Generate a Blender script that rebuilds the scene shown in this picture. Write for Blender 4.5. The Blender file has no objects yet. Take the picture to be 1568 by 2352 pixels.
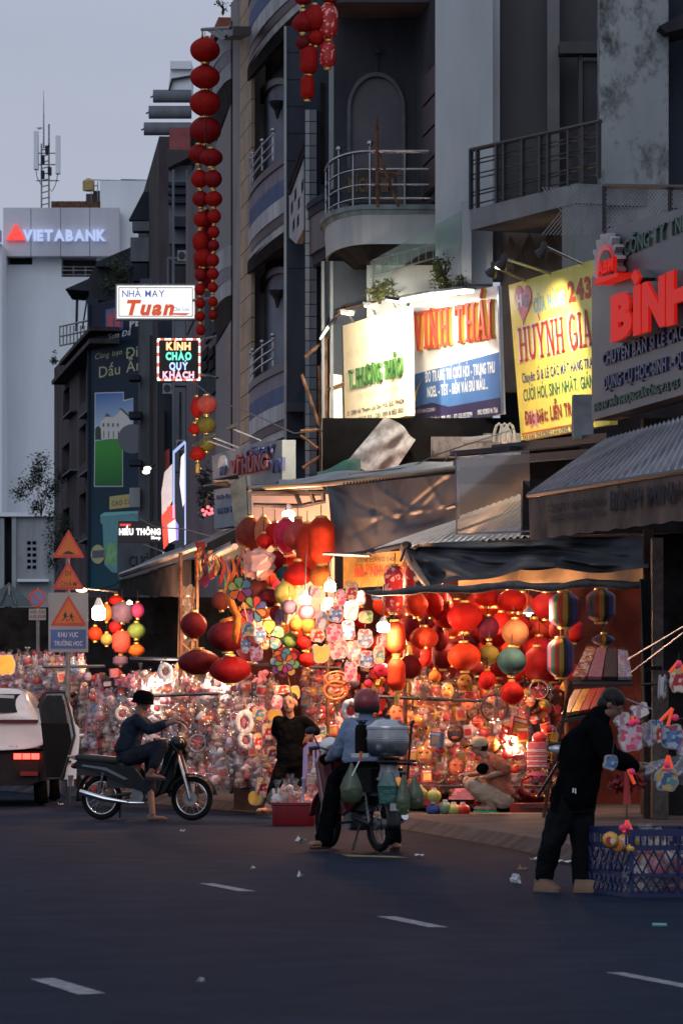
import bpy,math,random,unicodedata
from mathutils import Vector,Matrix
# ---------------------------------------------------------------- camera,sky,light,exposure
SC = bpy.context.scene
COL = SC.collection
F = 10000.0          # focal length in units of a 1568 x 2352 picture
HOR,CX,CH = 1610.0,784.0,1.5
cam_data = bpy.data.cameras.new('camera')
cam = bpy.data.objects.new('camera',cam_data)
COL.objects.link(cam)
cam.location = (0,0,CH)
cam.rotation_euler = (math.radians(90),0,0)
cam_data.sensor_fit = 'VERTICAL'
cam_data.sensor_width = 24.0
cam_data.sensor_height = 36.0
cam_data.lens = 36.0*F/2352.0
cam_data.shift_y = (HOR - 1176.0)/2352.0
cam_data.clip_start = 0.5
cam_data.clip_end = 3000
cam_data.dof.use_dof = True
cam_data.dof.focus_distance = 54.0
cam_data.dof.aperture_fstop = 9.0
SC.camera = cam
world = bpy.data.worlds.new('World')
SC.world = world
world.use_nodes = True
wt = world.node_tree
wt.nodes.clear()
w_out = wt.nodes.new('ShaderNodeOutputWorld')
w_bg = wt.nodes.new('ShaderNodeBackground')
w_sky = wt.nodes.new('ShaderNodeTexSky')
w_sky.sky_type = 'NISHITA'
w_sky.sun_disc = False
w_sky.sun_elevation = math.radians(28)
w_sky.sun_rotation = math.radians(194)
w_scale = wt.nodes.new('ShaderNodeVectorMath'); w_scale.operation = 'SCALE'
w_scale.inputs['Scale'].default_value = 0.05
w_tc = wt.nodes.new('ShaderNodeTexCoord')
w_map = wt.nodes.new('ShaderNodeMapping'); w_map.inputs['Scale'].default_value = (1.5,1.5,5.0)
w_noise = wt.nodes.new('ShaderNodeTexNoise')
w_noise.inputs['Scale'].default_value = 1.6; w_noise.inputs['Detail'].default_value = 4
w_ramp = wt.nodes.new('ShaderNodeValToRGB')
w_ramp.color_ramp.elements[0].position = 0.30; w_ramp.color_ramp.elements[0].color = (0.455,0.495,0.625,1)
w_ramp.color_ramp.elements[1].position = 0.72; w_ramp.color_ramp.elements[1].color = (0.585,0.625,0.765,1)
w_mix = wt.nodes.new('ShaderNodeMix'); w_mix.data_type = 'RGBA'; w_mix.inputs['Factor'].default_value = 0.12
wl = wt.links.new
wl(w_tc.outputs['Generated'],w_map.inputs['Vector']); wl(w_map.outputs['Vector'],w_noise.inputs['Vector'])
wl(w_noise.outputs['Fac'],w_ramp.inputs['Fac'])
wl(w_sky.outputs['Color'],w_scale.inputs[0])
wl(w_ramp.outputs['Color'],w_mix.inputs['A']); wl(w_scale.outputs['Vector'],w_mix.inputs['B'])
wl(w_mix.outputs['Result'],w_bg.inputs['Color'])
w_bg.inputs['Strength'].default_value = 0.92
wl(w_bg.outputs['Background'],w_out.inputs['Surface'])
sun_data = bpy.data.lights.new('sun','SUN')
sun_data.energy = 0.4
sun_data.angle = math.radians(40)
sun_data.color = (0.80,0.88,1.0)
sun = bpy.data.objects.new('sun',sun_data)
COL.objects.link(sun)
sun.rotation_euler = (math.radians(62),0,math.radians(-14))
SC.render.engine = 'CYCLES'
SC.view_settings.view_transform = 'Standard'
SC.view_settings.look = 'None'
SC.view_settings.exposure = 0.0
SC.view_settings.gamma = 1.0
SC.view_settings.use_curve_mapping = False
SC.cycles.use_denoising = True
SC.cycles.max_bounces = 6
SC.cycles.diffuse_bounces = 3
SC.cycles.glossy_bounces = 3
SC.cycles.transmission_bounces = 4
SC.cycles.transparent_max_bounces = 24
SC.cycles.sample_clamp_indirect = 3.0
SC.cycles.caustics_reflective = False
SC.cycles.caustics_refractive = False
# ---------------------------------------------------------------- helpers
RND = random.Random(7)
def P(x,y,d):
 return Vector(((x - CX)/F*d,d,CH+(HOR - y)/F*d))
def gd(y,h=0.0):
 return (CH - h)*F/(y - HOR)
def G(x,y,h=0.0):
 return P(x,y,gd(y,h))
def zoomer(x0,y0,s):          # enlarged-view coordinates -> picture coordinates
 k = 0.91857
 return lambda zx,zy: ((x0+zx/s)*k,(y0+zy/s)*k)
Z2 = zoomer(400,1250,2.6133)
Z3 = zoomer(900,1250,3.136)
Z1 = zoomer(0,1250,2.7509)
Z7 = zoomer(1000,1650,3.4844)
Z8 = zoomer(1250,1650,3.4311)
Z6 = zoomer(500,1650,2.6133)
Z5 = zoomer(0,1650,2.7509)
ZB = zoomer(400,600,2.2085)    # balconies middle
ZM = zoomer(600,1250,4.48)
ZP = zoomer(750,1700,4.48)
ZW = zoomer(600,1650,5.2267)
ZR = zoomer(1480,1600,5.88)
ZT = zoomer(1300,1250,3.8526)
MATS = {}
def M(key,col=(.5,.5,.5),rough=.6,metal=0.,var=.12,scale=3.,bump=0.,emit=None,estr=0.,transl=0.,spec=.5,streak=0.,coat=0.,bscale=None):
 if key in MATS: return MATS[key]
 m = bpy.data.materials.new(key); m.use_nodes = True
 nt = m.node_tree; N = nt.nodes; L = nt.links.new
 b = N['Principled BSDF']
 b.inputs['Roughness'].default_value = rough
 b.inputs['Metallic'].default_value = metal
 b.inputs['Specular IOR Level'].default_value = spec if (rough < .7 or spec < .5) else .06
 if coat: b.inputs['Coat Weight'].default_value = coat
 tc = N.new('ShaderNodeTexCoord')
 src = tc.outputs['Object']
 if var > 0:
  n = N.new('ShaderNodeTexNoise'); n.inputs['Scale'].default_value = scale
  n.inputs['Detail'].default_value = 6; n.inputs['Roughness'].default_value = .62
  mp = N.new('ShaderNodeMapping')
  if streak: mp.inputs['Scale'].default_value = (1,1,streak)
  L(src,mp.inputs['Vector']); L(mp.outputs['Vector'],n.inputs['Vector'])
  r = N.new('ShaderNodeValToRGB')
  lo = tuple(c*max(0,1 - 2.2*var) for c in col)+(1,)
  hi = tuple(min(1,c*(1+1.0*var)) for c in col)+(1,)
  r.color_ramp.elements[0].position = .30; r.color_ramp.elements[0].color = lo
  r.color_ramp.elements[1].position = .62; r.color_ramp.elements[1].color = hi
  L(n.outputs['Fac'],r.inputs['Fac']); L(r.outputs['Color'],b.inputs['Base Color'])
  csock = r.outputs['Color']
 else:
  b.inputs['Base Color'].default_value = tuple(col)+(1,)
  csock = None
 if bump:
  n2 = N.new('ShaderNodeTexNoise'); n2.inputs['Scale'].default_value = bscale or scale*6
  n2.inputs['Detail'].default_value = 4
  bp = N.new('ShaderNodeBump'); bp.inputs['Strength'].default_value = bump; bp.inputs['Distance'].default_value = .02
  L(src,n2.inputs['Vector']); L(n2.outputs['Fac'],bp.inputs['Height']); L(bp.outputs['Normal'],b.inputs['Normal'])
 if emit:
  b.inputs['Emission Color'].default_value = tuple(emit)+(1,)
  b.inputs['Emission Strength'].default_value = estr
 if transl:
  out = N['Material Output']
  t = N.new('ShaderNodeBsdfTranslucent'); mx = N.new('ShaderNodeMixShader')
  mx.inputs[0].default_value = transl
  if csock: L(csock,t.inputs['Color'])
  else: t.inputs['Color'].default_value = tuple(col)+(1,)
  L(b.outputs[0],mx.inputs[1]); L(t.outputs[0],mx.inputs[2]); L(mx.outputs[0],out.inputs['Surface'])
 MATS[key] = m
 return m
def clear_plastic(key,tint=(1,1,1),gloss=.16,rough=.12,bscale=28.,bstr=.9,milky=.0,milk=(.8,.8,.8)):
 if key in MATS: return MATS[key]
 m = bpy.data.materials.new(key); m.use_nodes = True
 nt = m.node_tree; N = nt.nodes; L = nt.links.new
 N.remove(N['Principled BSDF']); out = N['Material Output']
 tr = N.new('ShaderNodeBsdfTransparent'); tr.inputs['Color'].default_value = tuple(tint)+(1,)
 gl = N.new('ShaderNodeBsdfGlossy'); gl.inputs['Roughness'].default_value = rough
 gl.inputs['Color'].default_value = (.95,.95,.95,1)
 tc = N.new('ShaderNodeTexCoord'); no = N.new('ShaderNodeTexNoise'); no.inputs['Scale'].default_value = bscale
 no.inputs['Detail'].default_value = 3
 bp = N.new('ShaderNodeBump'); bp.inputs['Strength'].default_value = bstr; bp.inputs['Distance'].default_value = .02
 L(tc.outputs['Object'],no.inputs['Vector']); L(no.outputs['Fac'],bp.inputs['Height']); L(bp.outputs['Normal'],gl.inputs['Normal'])
 mx = N.new('ShaderNodeMixShader'); mx.inputs[0].default_value = gloss
 L(tr.outputs[0],mx.inputs[1]); L(gl.outputs[0],mx.inputs[2])
 last = mx.outputs[0]
 if milky:
  df = N.new('ShaderNodeBsdfDiffuse'); df.inputs['Color'].default_value = tuple(milk)+(1,)
  m2 = N.new('ShaderNodeMixShader'); m2.inputs[0].default_value = milky
  L(last,m2.inputs[1]); L(df.outputs[0],m2.inputs[2]); last = m2.outputs[0]
 L(last,out.inputs['Surface'])
 MATS[key] = m
 return m
def cells(key,cols,scale=20.,rough=.45,emit=0.,spec=.4,transl=0.,warp=.5):
 """flat print of many coloured patches"""
 if key in MATS: return MATS[key]
 m = bpy.data.materials.new(key); m.use_nodes = True
 nt = m.node_tree; N = nt.nodes; L = nt.links.new
 b = N['Principled BSDF']; b.inputs['Roughness'].default_value = rough; b.inputs['Specular IOR Level'].default_value = spec
 tc = N.new('ShaderNodeTexCoord'); no = N.new('ShaderNodeTexNoise'); no.inputs['Scale'].default_value = scale*.5
 mxv = N.new('ShaderNodeVectorMath'); mxv.operation = 'MULTIPLY_ADD'; mxv.inputs[1].default_value = (warp*4/scale,)*3
 vo = N.new('ShaderNodeTexVoronoi'); vo.inputs['Scale'].default_value = scale
 L(tc.outputs['Object'],no.inputs['Vector']); L(no.outputs['Color'],mxv.inputs[0]); L(tc.outputs['Object'],mxv.inputs[2])
 L(mxv.outputs['Vector'],vo.inputs['Vector'])
 r = N.new('ShaderNodeValToRGB'); r.color_ramp.interpolation = 'CONSTANT'
 el = r.color_ramp.elements
 for i,c in enumerate(cols):
  p = i/len(cols)
  e = el[i] if i < 2 else el.new(p)
  e.position = p; e.color = tuple(c)+(1,)
 sep = N.new('ShaderNodeSeparateColor')
 L(vo.outputs['Color'],sep.inputs[0]); L(sep.outputs[0],r.inputs['Fac']); L(r.outputs['Color'],b.inputs['Base Color'])
 if emit:
  L(r.outputs['Color'],b.inputs['Emission Color']); b.inputs['Emission Strength'].default_value = emit
 MATS[key] = m
 return m
def tag(o,label=None,cat=None,group=None,kind=None):
 if label: o['label'] = label
 if cat: o['category'] = cat
 if group: o['group'] = group
 if kind: o['kind'] = kind
 return o
def thing(name,label,cat,loc=(0,0,0),group=None,rz=0.):
 o = bpy.data.objects.new(name,None); COL.objects.link(o)
 o.empty_display_size = .1
 o.location = loc; o.rotation_euler = (0,0,rz)
 return tag(o,label,cat,group)
def wloc(o):
 v = Vector((0,0,0))
 while o is not None:
  v = v+o.location; o = o.parent
 return v
def link(name,me,parent=None,loc=(0,0,0),rot=None,scale=None):
 o = bpy.data.objects.new(name,me); COL.objects.link(o); o.parent = parent; o.location = loc
 if rot: o.rotation_euler = rot
 if scale: o.scale = scale if hasattr(scale,'__len__') else (scale,)*3
 return o
class MB:
 def __init__(s): s.v = []; s.f = []; s.mi = []; s.cur = 0
 def add(s,vs,fs):
  n = len(s.v); s.v += [tuple(p) for p in vs]
  for f in fs: s.f.append(tuple(i+n for i in f)); s.mi.append(s.cur)
  return s
 def hexa(s,c):   # 8 corners: bottom 4 ccw,top 4 ccw
  return s.add(c,[(0,3,2,1),(4,5,6,7),(0,1,5,4),(1,2,6,5),(2,3,7,6),(3,0,4,7)])
 def box(s,x0,x1,y0,y1,z0,z1):
  return s.hexa([(x0,y0,z0),(x1,y0,z0),(x1,y1,z0),(x0,y1,z0),(x0,y0,z1),(x1,y0,z1),(x1,y1,z1),(x0,y1,z1)])
 def cbox(s,c,sx,sy,sz,rz=0.,ry=0.):
  m = Matrix.Rotation(rz,3,'Z') @ Matrix.Rotation(ry,3,'Y'); c = Vector(c)
  q = [(-1,-1,-1),(1,-1,-1),(1,1,-1),(-1,1,-1),(-1,-1,1),(1,-1,1),(1,1,1),(-1,1,1)]
  return s.hexa([c+m @ Vector((a*sx/2,b*sy/2,e*sz/2)) for a,b,e in q])
 def poly(s,pts): return s.add(pts,[tuple(range(len(pts)))])
 def prism(s,pts,vec):
  n = len(pts); vec = Vector(vec); a = [Vector(p) for p in pts]; b = [p+vec for p in a]
  fs = [tuple(range(n)),tuple(range(2*n - 1,n - 1,-1))]+[(i,i+n,(i+1) % n+n,(i+1) % n) for i in range(n)]
  return s.add(a+b,fs)
 def ringprism(s,outer,inner,vec):
  n = len(outer); vec = Vector(vec)
  a = [Vector(p) for p in outer]; b = [Vector(p) for p in inner]
  vs = a+b+[p+vec for p in a]+[p+vec for p in b]; fs = []
  for i in range(n):
   j = (i+1) % n
   fs += [(i,j,n+j,n+i),(2*n+i,3*n+i,3*n+j,2*n+j),(i,2*n+i,2*n+j,j),(n+i,n+j,3*n+j,3*n+i)]
  return s.add(vs,fs)
 def tube(s,pts,r,n=6,cap=True,closed=False):
  pts = [Vector(p) for p in pts]; k = len(pts)
  rr = r if hasattr(r,'__len__') else [r]*k
  vs = []; up = None
  for i,p in enumerate(pts):
   if closed: t = pts[(i+1) % k] - pts[i - 1]
   else: t = pts[min(i+1,k - 1)] - pts[max(i - 1,0)]
   if t.length < 1e-9: t = Vector((0,0,1))
   t.normalize()
   if up is None:
    up = Vector((0,0,1)) if abs(t.z) < .9 else Vector((1,0,0))
   a = t.cross(up)
   if a.length < 1e-4: a = t.cross(Vector((0,1,0)))
   a.normalize(); b = a.cross(t).normalized(); up = b
   for j in range(n):
    w = 2*math.pi*j/n
    vs.append(p+a*math.cos(w)*rr[i]+b*math.sin(w)*rr[i])
  fs = []
  for i in range(k if closed else k - 1):
   i2 = (i+1) % k
   for j in range(n):
    j2 = (j+1) % n
    fs.append((i*n+j,i*n+j2,i2*n+j2,i2*n+j))
  if cap and not closed:
   fs.append(tuple(range(n - 1,-1,-1))); fs.append(tuple((k - 1)*n+j for j in range(n)))
  return s.add(vs,fs)
 def lathe(s,prof,n=16,c=(0,0,0),axis='Z',sx=1.,sy=1.,rib=0.,ribs=0):
  vs = []; c = Vector(c)
  for (r,z) in prof:
   for j in range(n):
    w = 2*math.pi*j/n
    q = r*(1 - rib*(.5+.5*math.cos(ribs*w))) if rib else r
    x,y = q*math.cos(w)*sx,q*math.sin(w)*sy
    if axis == 'Z': vs.append(c+Vector((x,y,z)))
    elif axis == 'Y': vs.append(c+Vector((x,z,y)))
    else: vs.append(c+Vector((z,x,y)))
  fs = []
  for i in range(len(prof) - 1):
   for j in range(n):
    j2 = (j+1) % n
    fs.append((i*n+j,i*n+j2,(i+1)*n+j2,(i+1)*n+j))
  fs.append(tuple(range(n - 1,-1,-1))); fs.append(tuple((len(prof) - 1)*n+j for j in range(n)))
  return s.add(vs,fs)
 def ball(s,c,rx,ry=None,rz=None,n=10,m=6):
  ry = ry or rx; rz = rz or rx
  prof = [(math.sin(math.pi*i/m)+1e-3,-math.cos(math.pi*i/m)*rz) for i in range(m+1)]
  return s.lathe(prof,n,c,sx=rx,sy=ry)
 def torus(s,c,R,r,n=20,m=6,axis='Y',jit=0.,rnd=None):
  pts = []; rs = []
  for i in range(n):
   w = 2*math.pi*i/n; q = R
   a,b = q*math.cos(w),q*math.sin(w)
   pts.append(Vector(c)+(Vector((a,0,b)) if axis == 'Y' else Vector((0,a,b)) if axis == 'X' else Vector((a,b,0))))
   rs.append(r*(1+(rnd.uniform(-jit,jit) if rnd else 0)))
  return s.tube(pts,rs,m,closed=True)
 def grid(s,fn,nu,nv):
  vs = [fn(i/nu,j/nv) for j in range(nv+1) for i in range(nu+1)]
  fs = [(j*(nu+1)+i,j*(nu+1)+i+1,(j+1)*(nu+1)+i+1,(j+1)*(nu+1)+i) for j in range(nv) for i in range(nu)]
  return s.add(vs,fs)
 def mesh(s,name,mats,smooth=False,off=(0,0,0)):
  me = bpy.data.meshes.new(name)
  ox,oy,oz = off
  me.from_pydata([(x - ox,y - oy,z - oz) for x,y,z in s.v],[],s.f)
  mats = mats if isinstance(mats,(list,tuple)) else [mats]
  for m in mats: me.materials.append(m)
  if len(mats) > 1: me.polygons.foreach_set('material_index',s.mi)
  if smooth:
   me.polygons.foreach_set('use_smooth',[True]*len(me.polygons))
   if smooth != 'all': me.set_sharp_from_angle(angle=math.radians(40))
  me.update()
  return me
 def build(s,name,mats,parent=None,smooth=False,world=True):
  """world=True: coordinates are world ones; local to the parent otherwise"""
  off = wloc(parent) if (parent is not None and world) else Vector((0,0,0))
  if parent is None and world and s.v:
   k = len(s.v)
   off = Vector((sum(p[0] for p in s.v)/k,sum(p[1] for p in s.v)/k,min(p[2] for p in s.v)))
  me = s.mesh(name,mats,smooth,off)
  o = bpy.data.objects.new(name,me); COL.objects.link(o); o.parent = parent
  if parent is None and world: o.location = off
  return o
class FR:
 """a vertical (or leaning) plane standing in the street; u along it, n out of it towards the street, z up"""
 def __init__(s,x1,d1,x2,d2,tilt=0.,z0=0.):
  s.A = Vector(((x1 - CX)/F*d1,d1,0)); B = Vector(((x2 - CX)/F*d2,d2,0))
  s.W = (B - s.A).length; s.U = (B - s.A).normalized()
  s.N = Vector((s.U.y,-s.U.x,0))
  if s.N.dot(-s.A) < 0: s.N = -s.N
  s.tilt = tilt; s.z0 = z0
 def pt(s,u,n,z):
  n2 = n+(z - s.z0)*s.tilt
  return s.A+s.U*u+s.N*n2+Vector((0,0,z))
 def uz(s,x,y,off=0.):
  D = Vector(((x - CX)/F,1,(HOR - y)/F))
  C = Vector((0,0,CH))
  a = D.dot(s.N) - D.z*s.tilt
  b = (C - s.A).dot(s.N) - off - (CH - s.z0)*s.tilt
  t = -b/a
  p = C+D*t
  return (p - s.A - s.N*((p.z - s.z0)*s.tilt+off)).dot(s.U),p.z
 def box(s,mb,u0,u1,n0,n1,z0,z1):
  c = [s.pt(u0,n0,z0),s.pt(u1,n0,z0),s.pt(u1,n1,z0),s.pt(u0,n1,z0),s.pt(u0,n0,z1),s.pt(u1,n0,z1),s.pt(u1,n1,z1),s.pt(u0,n1,z1)]
  return mb.hexa(c)
 def pbox(s,mb,x0,y0,x1,y1,n0,n1):
  ym,xm = (y0+y1)/2,(x0+x1)/2
  u0,u1 = s.uz(x0,ym,n1)[0],s.uz(x1,ym,n1)[0]
  za,zb = s.uz(xm,y0,n1)[1],s.uz(xm,y1,n1)[1]
  return s.box(mb,min(u0,u1),max(u0,u1),n0,n1,min(za,zb),max(za,zb))
 def poly(s,mb,pts,n0,n1):
  q = [s.uz(x,y,n1) for x,y in pts]
  return mb.prism([s.pt(u,n1,z) for u,z in q],-(s.N*(n1 - n0)))
 def at(s,x,y,n=0.):
  u,z = s.uz(x,y,n); return s.pt(u,n,z)
_G = {}
def glyph(ch,bold):
 k = (ch,bold)
 if k in _G: return _G[k]
 def mk(body):
  c = bpy.data.curves.new('glyph','FONT'); c.body = body; c.size = 1; c.offset = bold; c.resolution_u = 3
  o = bpy.data.objects.new('glyph',c); me = bpy.data.meshes.new_from_object(o)
  r = [(v.co.x,v.co.y) for v in me.vertices],[tuple(p.vertices) for p in me.polygons]
  bpy.data.objects.remove(o); bpy.data.curves.remove(c); bpy.data.meshes.remove(me)
  return r
 if ch == ' ':
  _G[k] = ([],[],.28); return _G[k]
 vs,fs = mk(ch)
 if not vs:
  _G[k] = ([],[],.3); return _G[k]
 x0 = min(v[0] for v in vs); x1 = max(v[0] for v in vs)
 _G[k] = ([(a - x0,b) for a,b in vs],fs,x1 - x0)
 return _G[k]
def layout(txt,bold=0.,gap=.09,shear=0.):
 V = []; FS = []; x = 0.
 w = .085+bold*1.2
 def stroke(p,q,t=w):
  dx,dy = q[0] - p[0],q[1] - p[1]; l = math.hypot(dx,dy); nx,ny = -dy/l*t/2,dx/l*t/2
  n = len(V); V.extend([(p[0]+nx,p[1]+ny),(p[0] - nx,p[1] - ny),(q[0] - nx,q[1] - ny),(q[0]+nx,q[1]+ny)]); FS.append((n,n+1,n+2,n+3))
 for ch in txt:
  bar = ch in 'Đđ'
  dec = unicodedata.normalize('NFD',{'Đ': 'D','đ': 'd'}.get(ch,ch))
  base,marks = dec[0],dec[1:]
  vs,fs,adv = glyph(base,bold)
  n = len(V); V.extend([(a+x,b) for a,b in vs]); FS.extend([tuple(i+n for i in f) for f in fs])
  top = max([b for a,b in vs] or [.7]); c = x+adv/2
  if base == 'i': top = .52
  if bar: stroke((x - .06,.36),(x+.22,.36)) if ch == 'Đ' else stroke((c,.6),(x+adv+.05,.6))
  y = top+.06
  for m in marks:
   if m == '\u0302': stroke((c - .13,y),(c,y+.11)); stroke((c,y+.11),(c+.13,y)); y += .15
   elif m == '\u0306': stroke((c - .12,y+.09),(c,y)); stroke((c,y),(c+.12,y+.09)); y += .14
   elif m == '\u0301': stroke((c - .02,y),(c+.12,y+.16))
   elif m == '\u0300': stroke((c+.02,y),(c - .12,y+.16))
   elif m == '\u0309': stroke((c - .05,y+.14),(c+.07,y+.12)); stroke((c+.07,y+.12),(c,y))
   elif m == '\u0303': stroke((c - .15,y+.03),(c - .04,y+.1)); stroke((c - .04,y+.1),(c+.05,y+.04)); stroke((c+.05,y+.04),(c+.15,y+.11))
   elif m == '\u0323': stroke((c - .05,-.16),(c+.05,-.16),.1)
   elif m == '\u031b': stroke((x+adv,top - .12),(x+adv+.06,top+.06))
  x += adv+gap
 W = max(x - gap,.01)
 if shear: V = [(a+shear*b,b) for a,b in V]
 return V,FS,W
def serif_layout(txt,gap=.16):
 """slab-serif capitals from straight strokes"""
 V = []; FS = []; x = 0.
 def st(p,q,t):
  t *= .78
  dx,dy = q[0] - p[0],q[1] - p[1]; l = math.hypot(dx,dy); nx,ny = -dy/l*t/2,dx/l*t/2
  n = len(V); V.extend([(p[0]+nx,p[1]+ny),(p[0] - nx,p[1] - ny),(q[0] - nx,q[1] - ny),(q[0]+nx,q[1]+ny)]); FS.append((n,n+1,n+2,n+3))
 def sf(cx,y): st((cx - .13,y),(cx+.13,y),.07)
 H = .72
 for ch in txt:
  dec = unicodedata.normalize('NFD',ch); c = dec[0]; w = .6
  if c == ' ': x += .3; continue
  def L(pts,t=.15):
   for p,q in zip(pts,pts[1:]): st((x+p[0],p[1]),(x+q[0],q[1]),t)
  if c == 'I': w = .2; L([(.1,0),(.1,H)]); sf(x+.1,.03); sf(x+.1,H - .03)
  elif c == 'H': L([(.1,0),(.1,H)]); L([(.5,0),(.5,H)]); L([(.1,H/2),(.5,H/2)],.08); [sf(x+a,b) for a in (.1,.5) for b in (.03,H - .03)]
  elif c == 'N': L([(.1,0),(.1,H)],.09); L([(.08,H),(.52,0)],.17); L([(.5,0),(.5,H)],.09); sf(x+.1,.03); sf(x+.06,H - .03); sf(x+.5,H - .03)
  elif c == 'V': L([(.08,H),(.3,0)],.16); L([(.3,0),(.52,H)],.09); sf(x+.08,H - .03); sf(x+.52,H - .03)
  elif c == 'A': L([(.08,0),(.3,H)],.09); L([(.3,H),(.52,0)],.16); L([(.17,.22),(.43,.22)],.07); sf(x+.08,.03); sf(x+.52,.03)
  elif c == 'T': L([(.3,0),(.3,H)]); L([(.03,H - .05),(.57,H - .05)],.1); sf(x+.3,.03); st((x+.05,H - .02),(x+.05,H - .2),.07); st((x+.55,H - .02),(x+.55,H - .2),.07)
  elif c == 'U': L([(.1,H),(.1,.18),(.2,.06),(.4,.06),(.5,.18),(.5,H)],.13); sf(x+.1,H - .03); sf(x+.5,H - .03)
  elif c == 'Y': L([(.06,H),(.3,.33)],.15); L([(.54,H),(.3,.33)],.09); L([(.3,.36),(.3,0)]); sf(x+.3,.03); sf(x+.07,H - .03); sf(x+.53,H - .03)
  elif c in 'GO':
   ar = [(.3+.24*math.cos(a*math.pi/8),.36+.33*math.sin(a*math.pi/8)) for a in range(2 if c == 'G' else 0,15 if c == 'G' else 17)]
   L(ar,.14)
   if c == 'G': L([(.52,.02),(.52,.32)],.13); L([(.34,.31),(.6,.31)],.07)
  for m in dec[1:]:
   if m == '\u0301': st((x+w/2 - .03,H+.06),(x+w/2+.1,H+.2),.09)
   elif m == '\u0300': st((x+w/2+.03,H+.06),(x+w/2 - .1,H+.2),.09)
  x += w+gap
 return V,FS,x - gap
def put_text(mb,fr,txt,x0,yb,x1,hpx,n0,n1,bold=.02,shear=0.,gap=.09,lay=None):
 """letters with their baseline at pixel (x0,yb) on plane n1, as wide as x0..x1 and hpx tall (capitals)"""
 V,FS,W = lay(txt) if lay else layout(txt,bold,gap,shear)
 u0,z0 = fr.uz(x0,yb,n1); u1 = fr.uz(x1,yb,n1)[0]
 zt = fr.uz(x0,yb - hpx,n1)[1]
 put_local(mb,fr,V,FS,u0,z0,(u1 - u0)/W,(zt - z0)/.72,n0,n1)
def put_local(mb,fr,V,FS,u0,z0,kx,kz,n0,n1):
 a = [fr.pt(u0+p[0]*kx,n1,z0+p[1]*kz) for p in V]
 if n1 - n0 < .008:
  mb.add(a,FS); return
 b = [fr.pt(u0+p[0]*kx,n0,z0+p[1]*kz) for p in V]
 cnt = {}
 for f in FS:
  for i in range(len(f)):
   e = (f[i],f[(i+1) % len(f)]); cnt[tuple(sorted(e))] = cnt.get(tuple(sorted(e)),0)+1
 n = len(a); sides = []
 for f in FS:
  for i in range(len(f)):
   p,q = f[i],f[(i+1) % len(f)]
   if cnt[tuple(sorted((p,q)))] == 1: sides.append((p,p+n,q+n,q))
 mb.add(a+b,list(FS)+sides)
ORD = ['first','second','third','fourth','fifth','sixth','seventh','eighth','ninth','tenth','eleventh','twelfth','thirteenth','fourteenth',
       'fifteenth','sixteenth','seventeenth','eighteenth','nineteenth','twentieth','twenty-first','twenty-second','twenty-third','twenty-fourth',
       'twenty-fifth','twenty-sixth','twenty-seventh','twenty-eighth','twenty-ninth','thirtieth','thirty-first','thirty-second','thirty-third','thirty-fourth','thirty-fifth']
def point_light(name,loc,power,color,parent=None,r=.04):
 l = bpy.data.lights.new(name,'POINT'); l.energy = power; l.color = color; l.shadow_soft_size = r
 o = bpy.data.objects.new(name,l); COL.objects.link(o); o.parent = parent
 o.location = Vector(loc) - (wloc(parent) if parent else Vector((0,0,0)))
 return o
WARM = (1.0,.49,.26)
white_wall = M('white_wall',(.30,.325,.34),.85,var=.16,scale=.9,bump=.15,streak=.25)
bank_wall = M('bank_wall',(.78,.82,.85),.8,var=.07,scale=.25,streak=.2)
grey_wall = M('grey_wall',(.135,.15,.17),.85,var=.2,scale=1.1,bump=.15,streak=.3)
dark_wall = M('dark_wall',(.035,.036,.042),.85,var=.3,scale=.8,streak=.25)
slate_wall = M('slate_wall',(.036,.043,.058),.85,var=.2,scale=1.,streak=.3)
brown_wall = M('brown_wall',(.07,.06,.064),.85,var=.25,scale=.9,streak=.3)
pink_wall = M('pink_wall',(.15,.115,.125),.8,var=.12,scale=1.,streak=.3)
maroon = M('maroon_paint',(.035,.014,.019),.55,var=.2,scale=2)
tan_tile = M('tan_tile',(.36,.27,.19),.7,var=.15,scale=2.)
blue_band = M('blue_band',(.085,.11,.21),.7,var=.1)
lilac_band = M('lilac_band',(.20,.18,.22),.7,var=.1)
black = M('black_paint',(.012,.012,.014),.5,var=.2)
dark_glass = M('dark_glass',(.010,.012,.015),.12,var=0,spec=.25)
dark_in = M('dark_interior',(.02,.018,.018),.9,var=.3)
steel = M('steel',(.36,.37,.40),.3,1.,var=.15)
dull_metal = M('dull_metal',(.22,.22,.23),.45,.7,var=.2)
rust = M('rusty_metal',(.14,.075,.05),.75,.3,var=.35,scale=6)
gold = M('gold_trim',(.62,.42,.12),.35,.6,var=.15,scale=20)
white_paint = M('white_paint',(.72,.72,.72),.5,var=.05)
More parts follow.
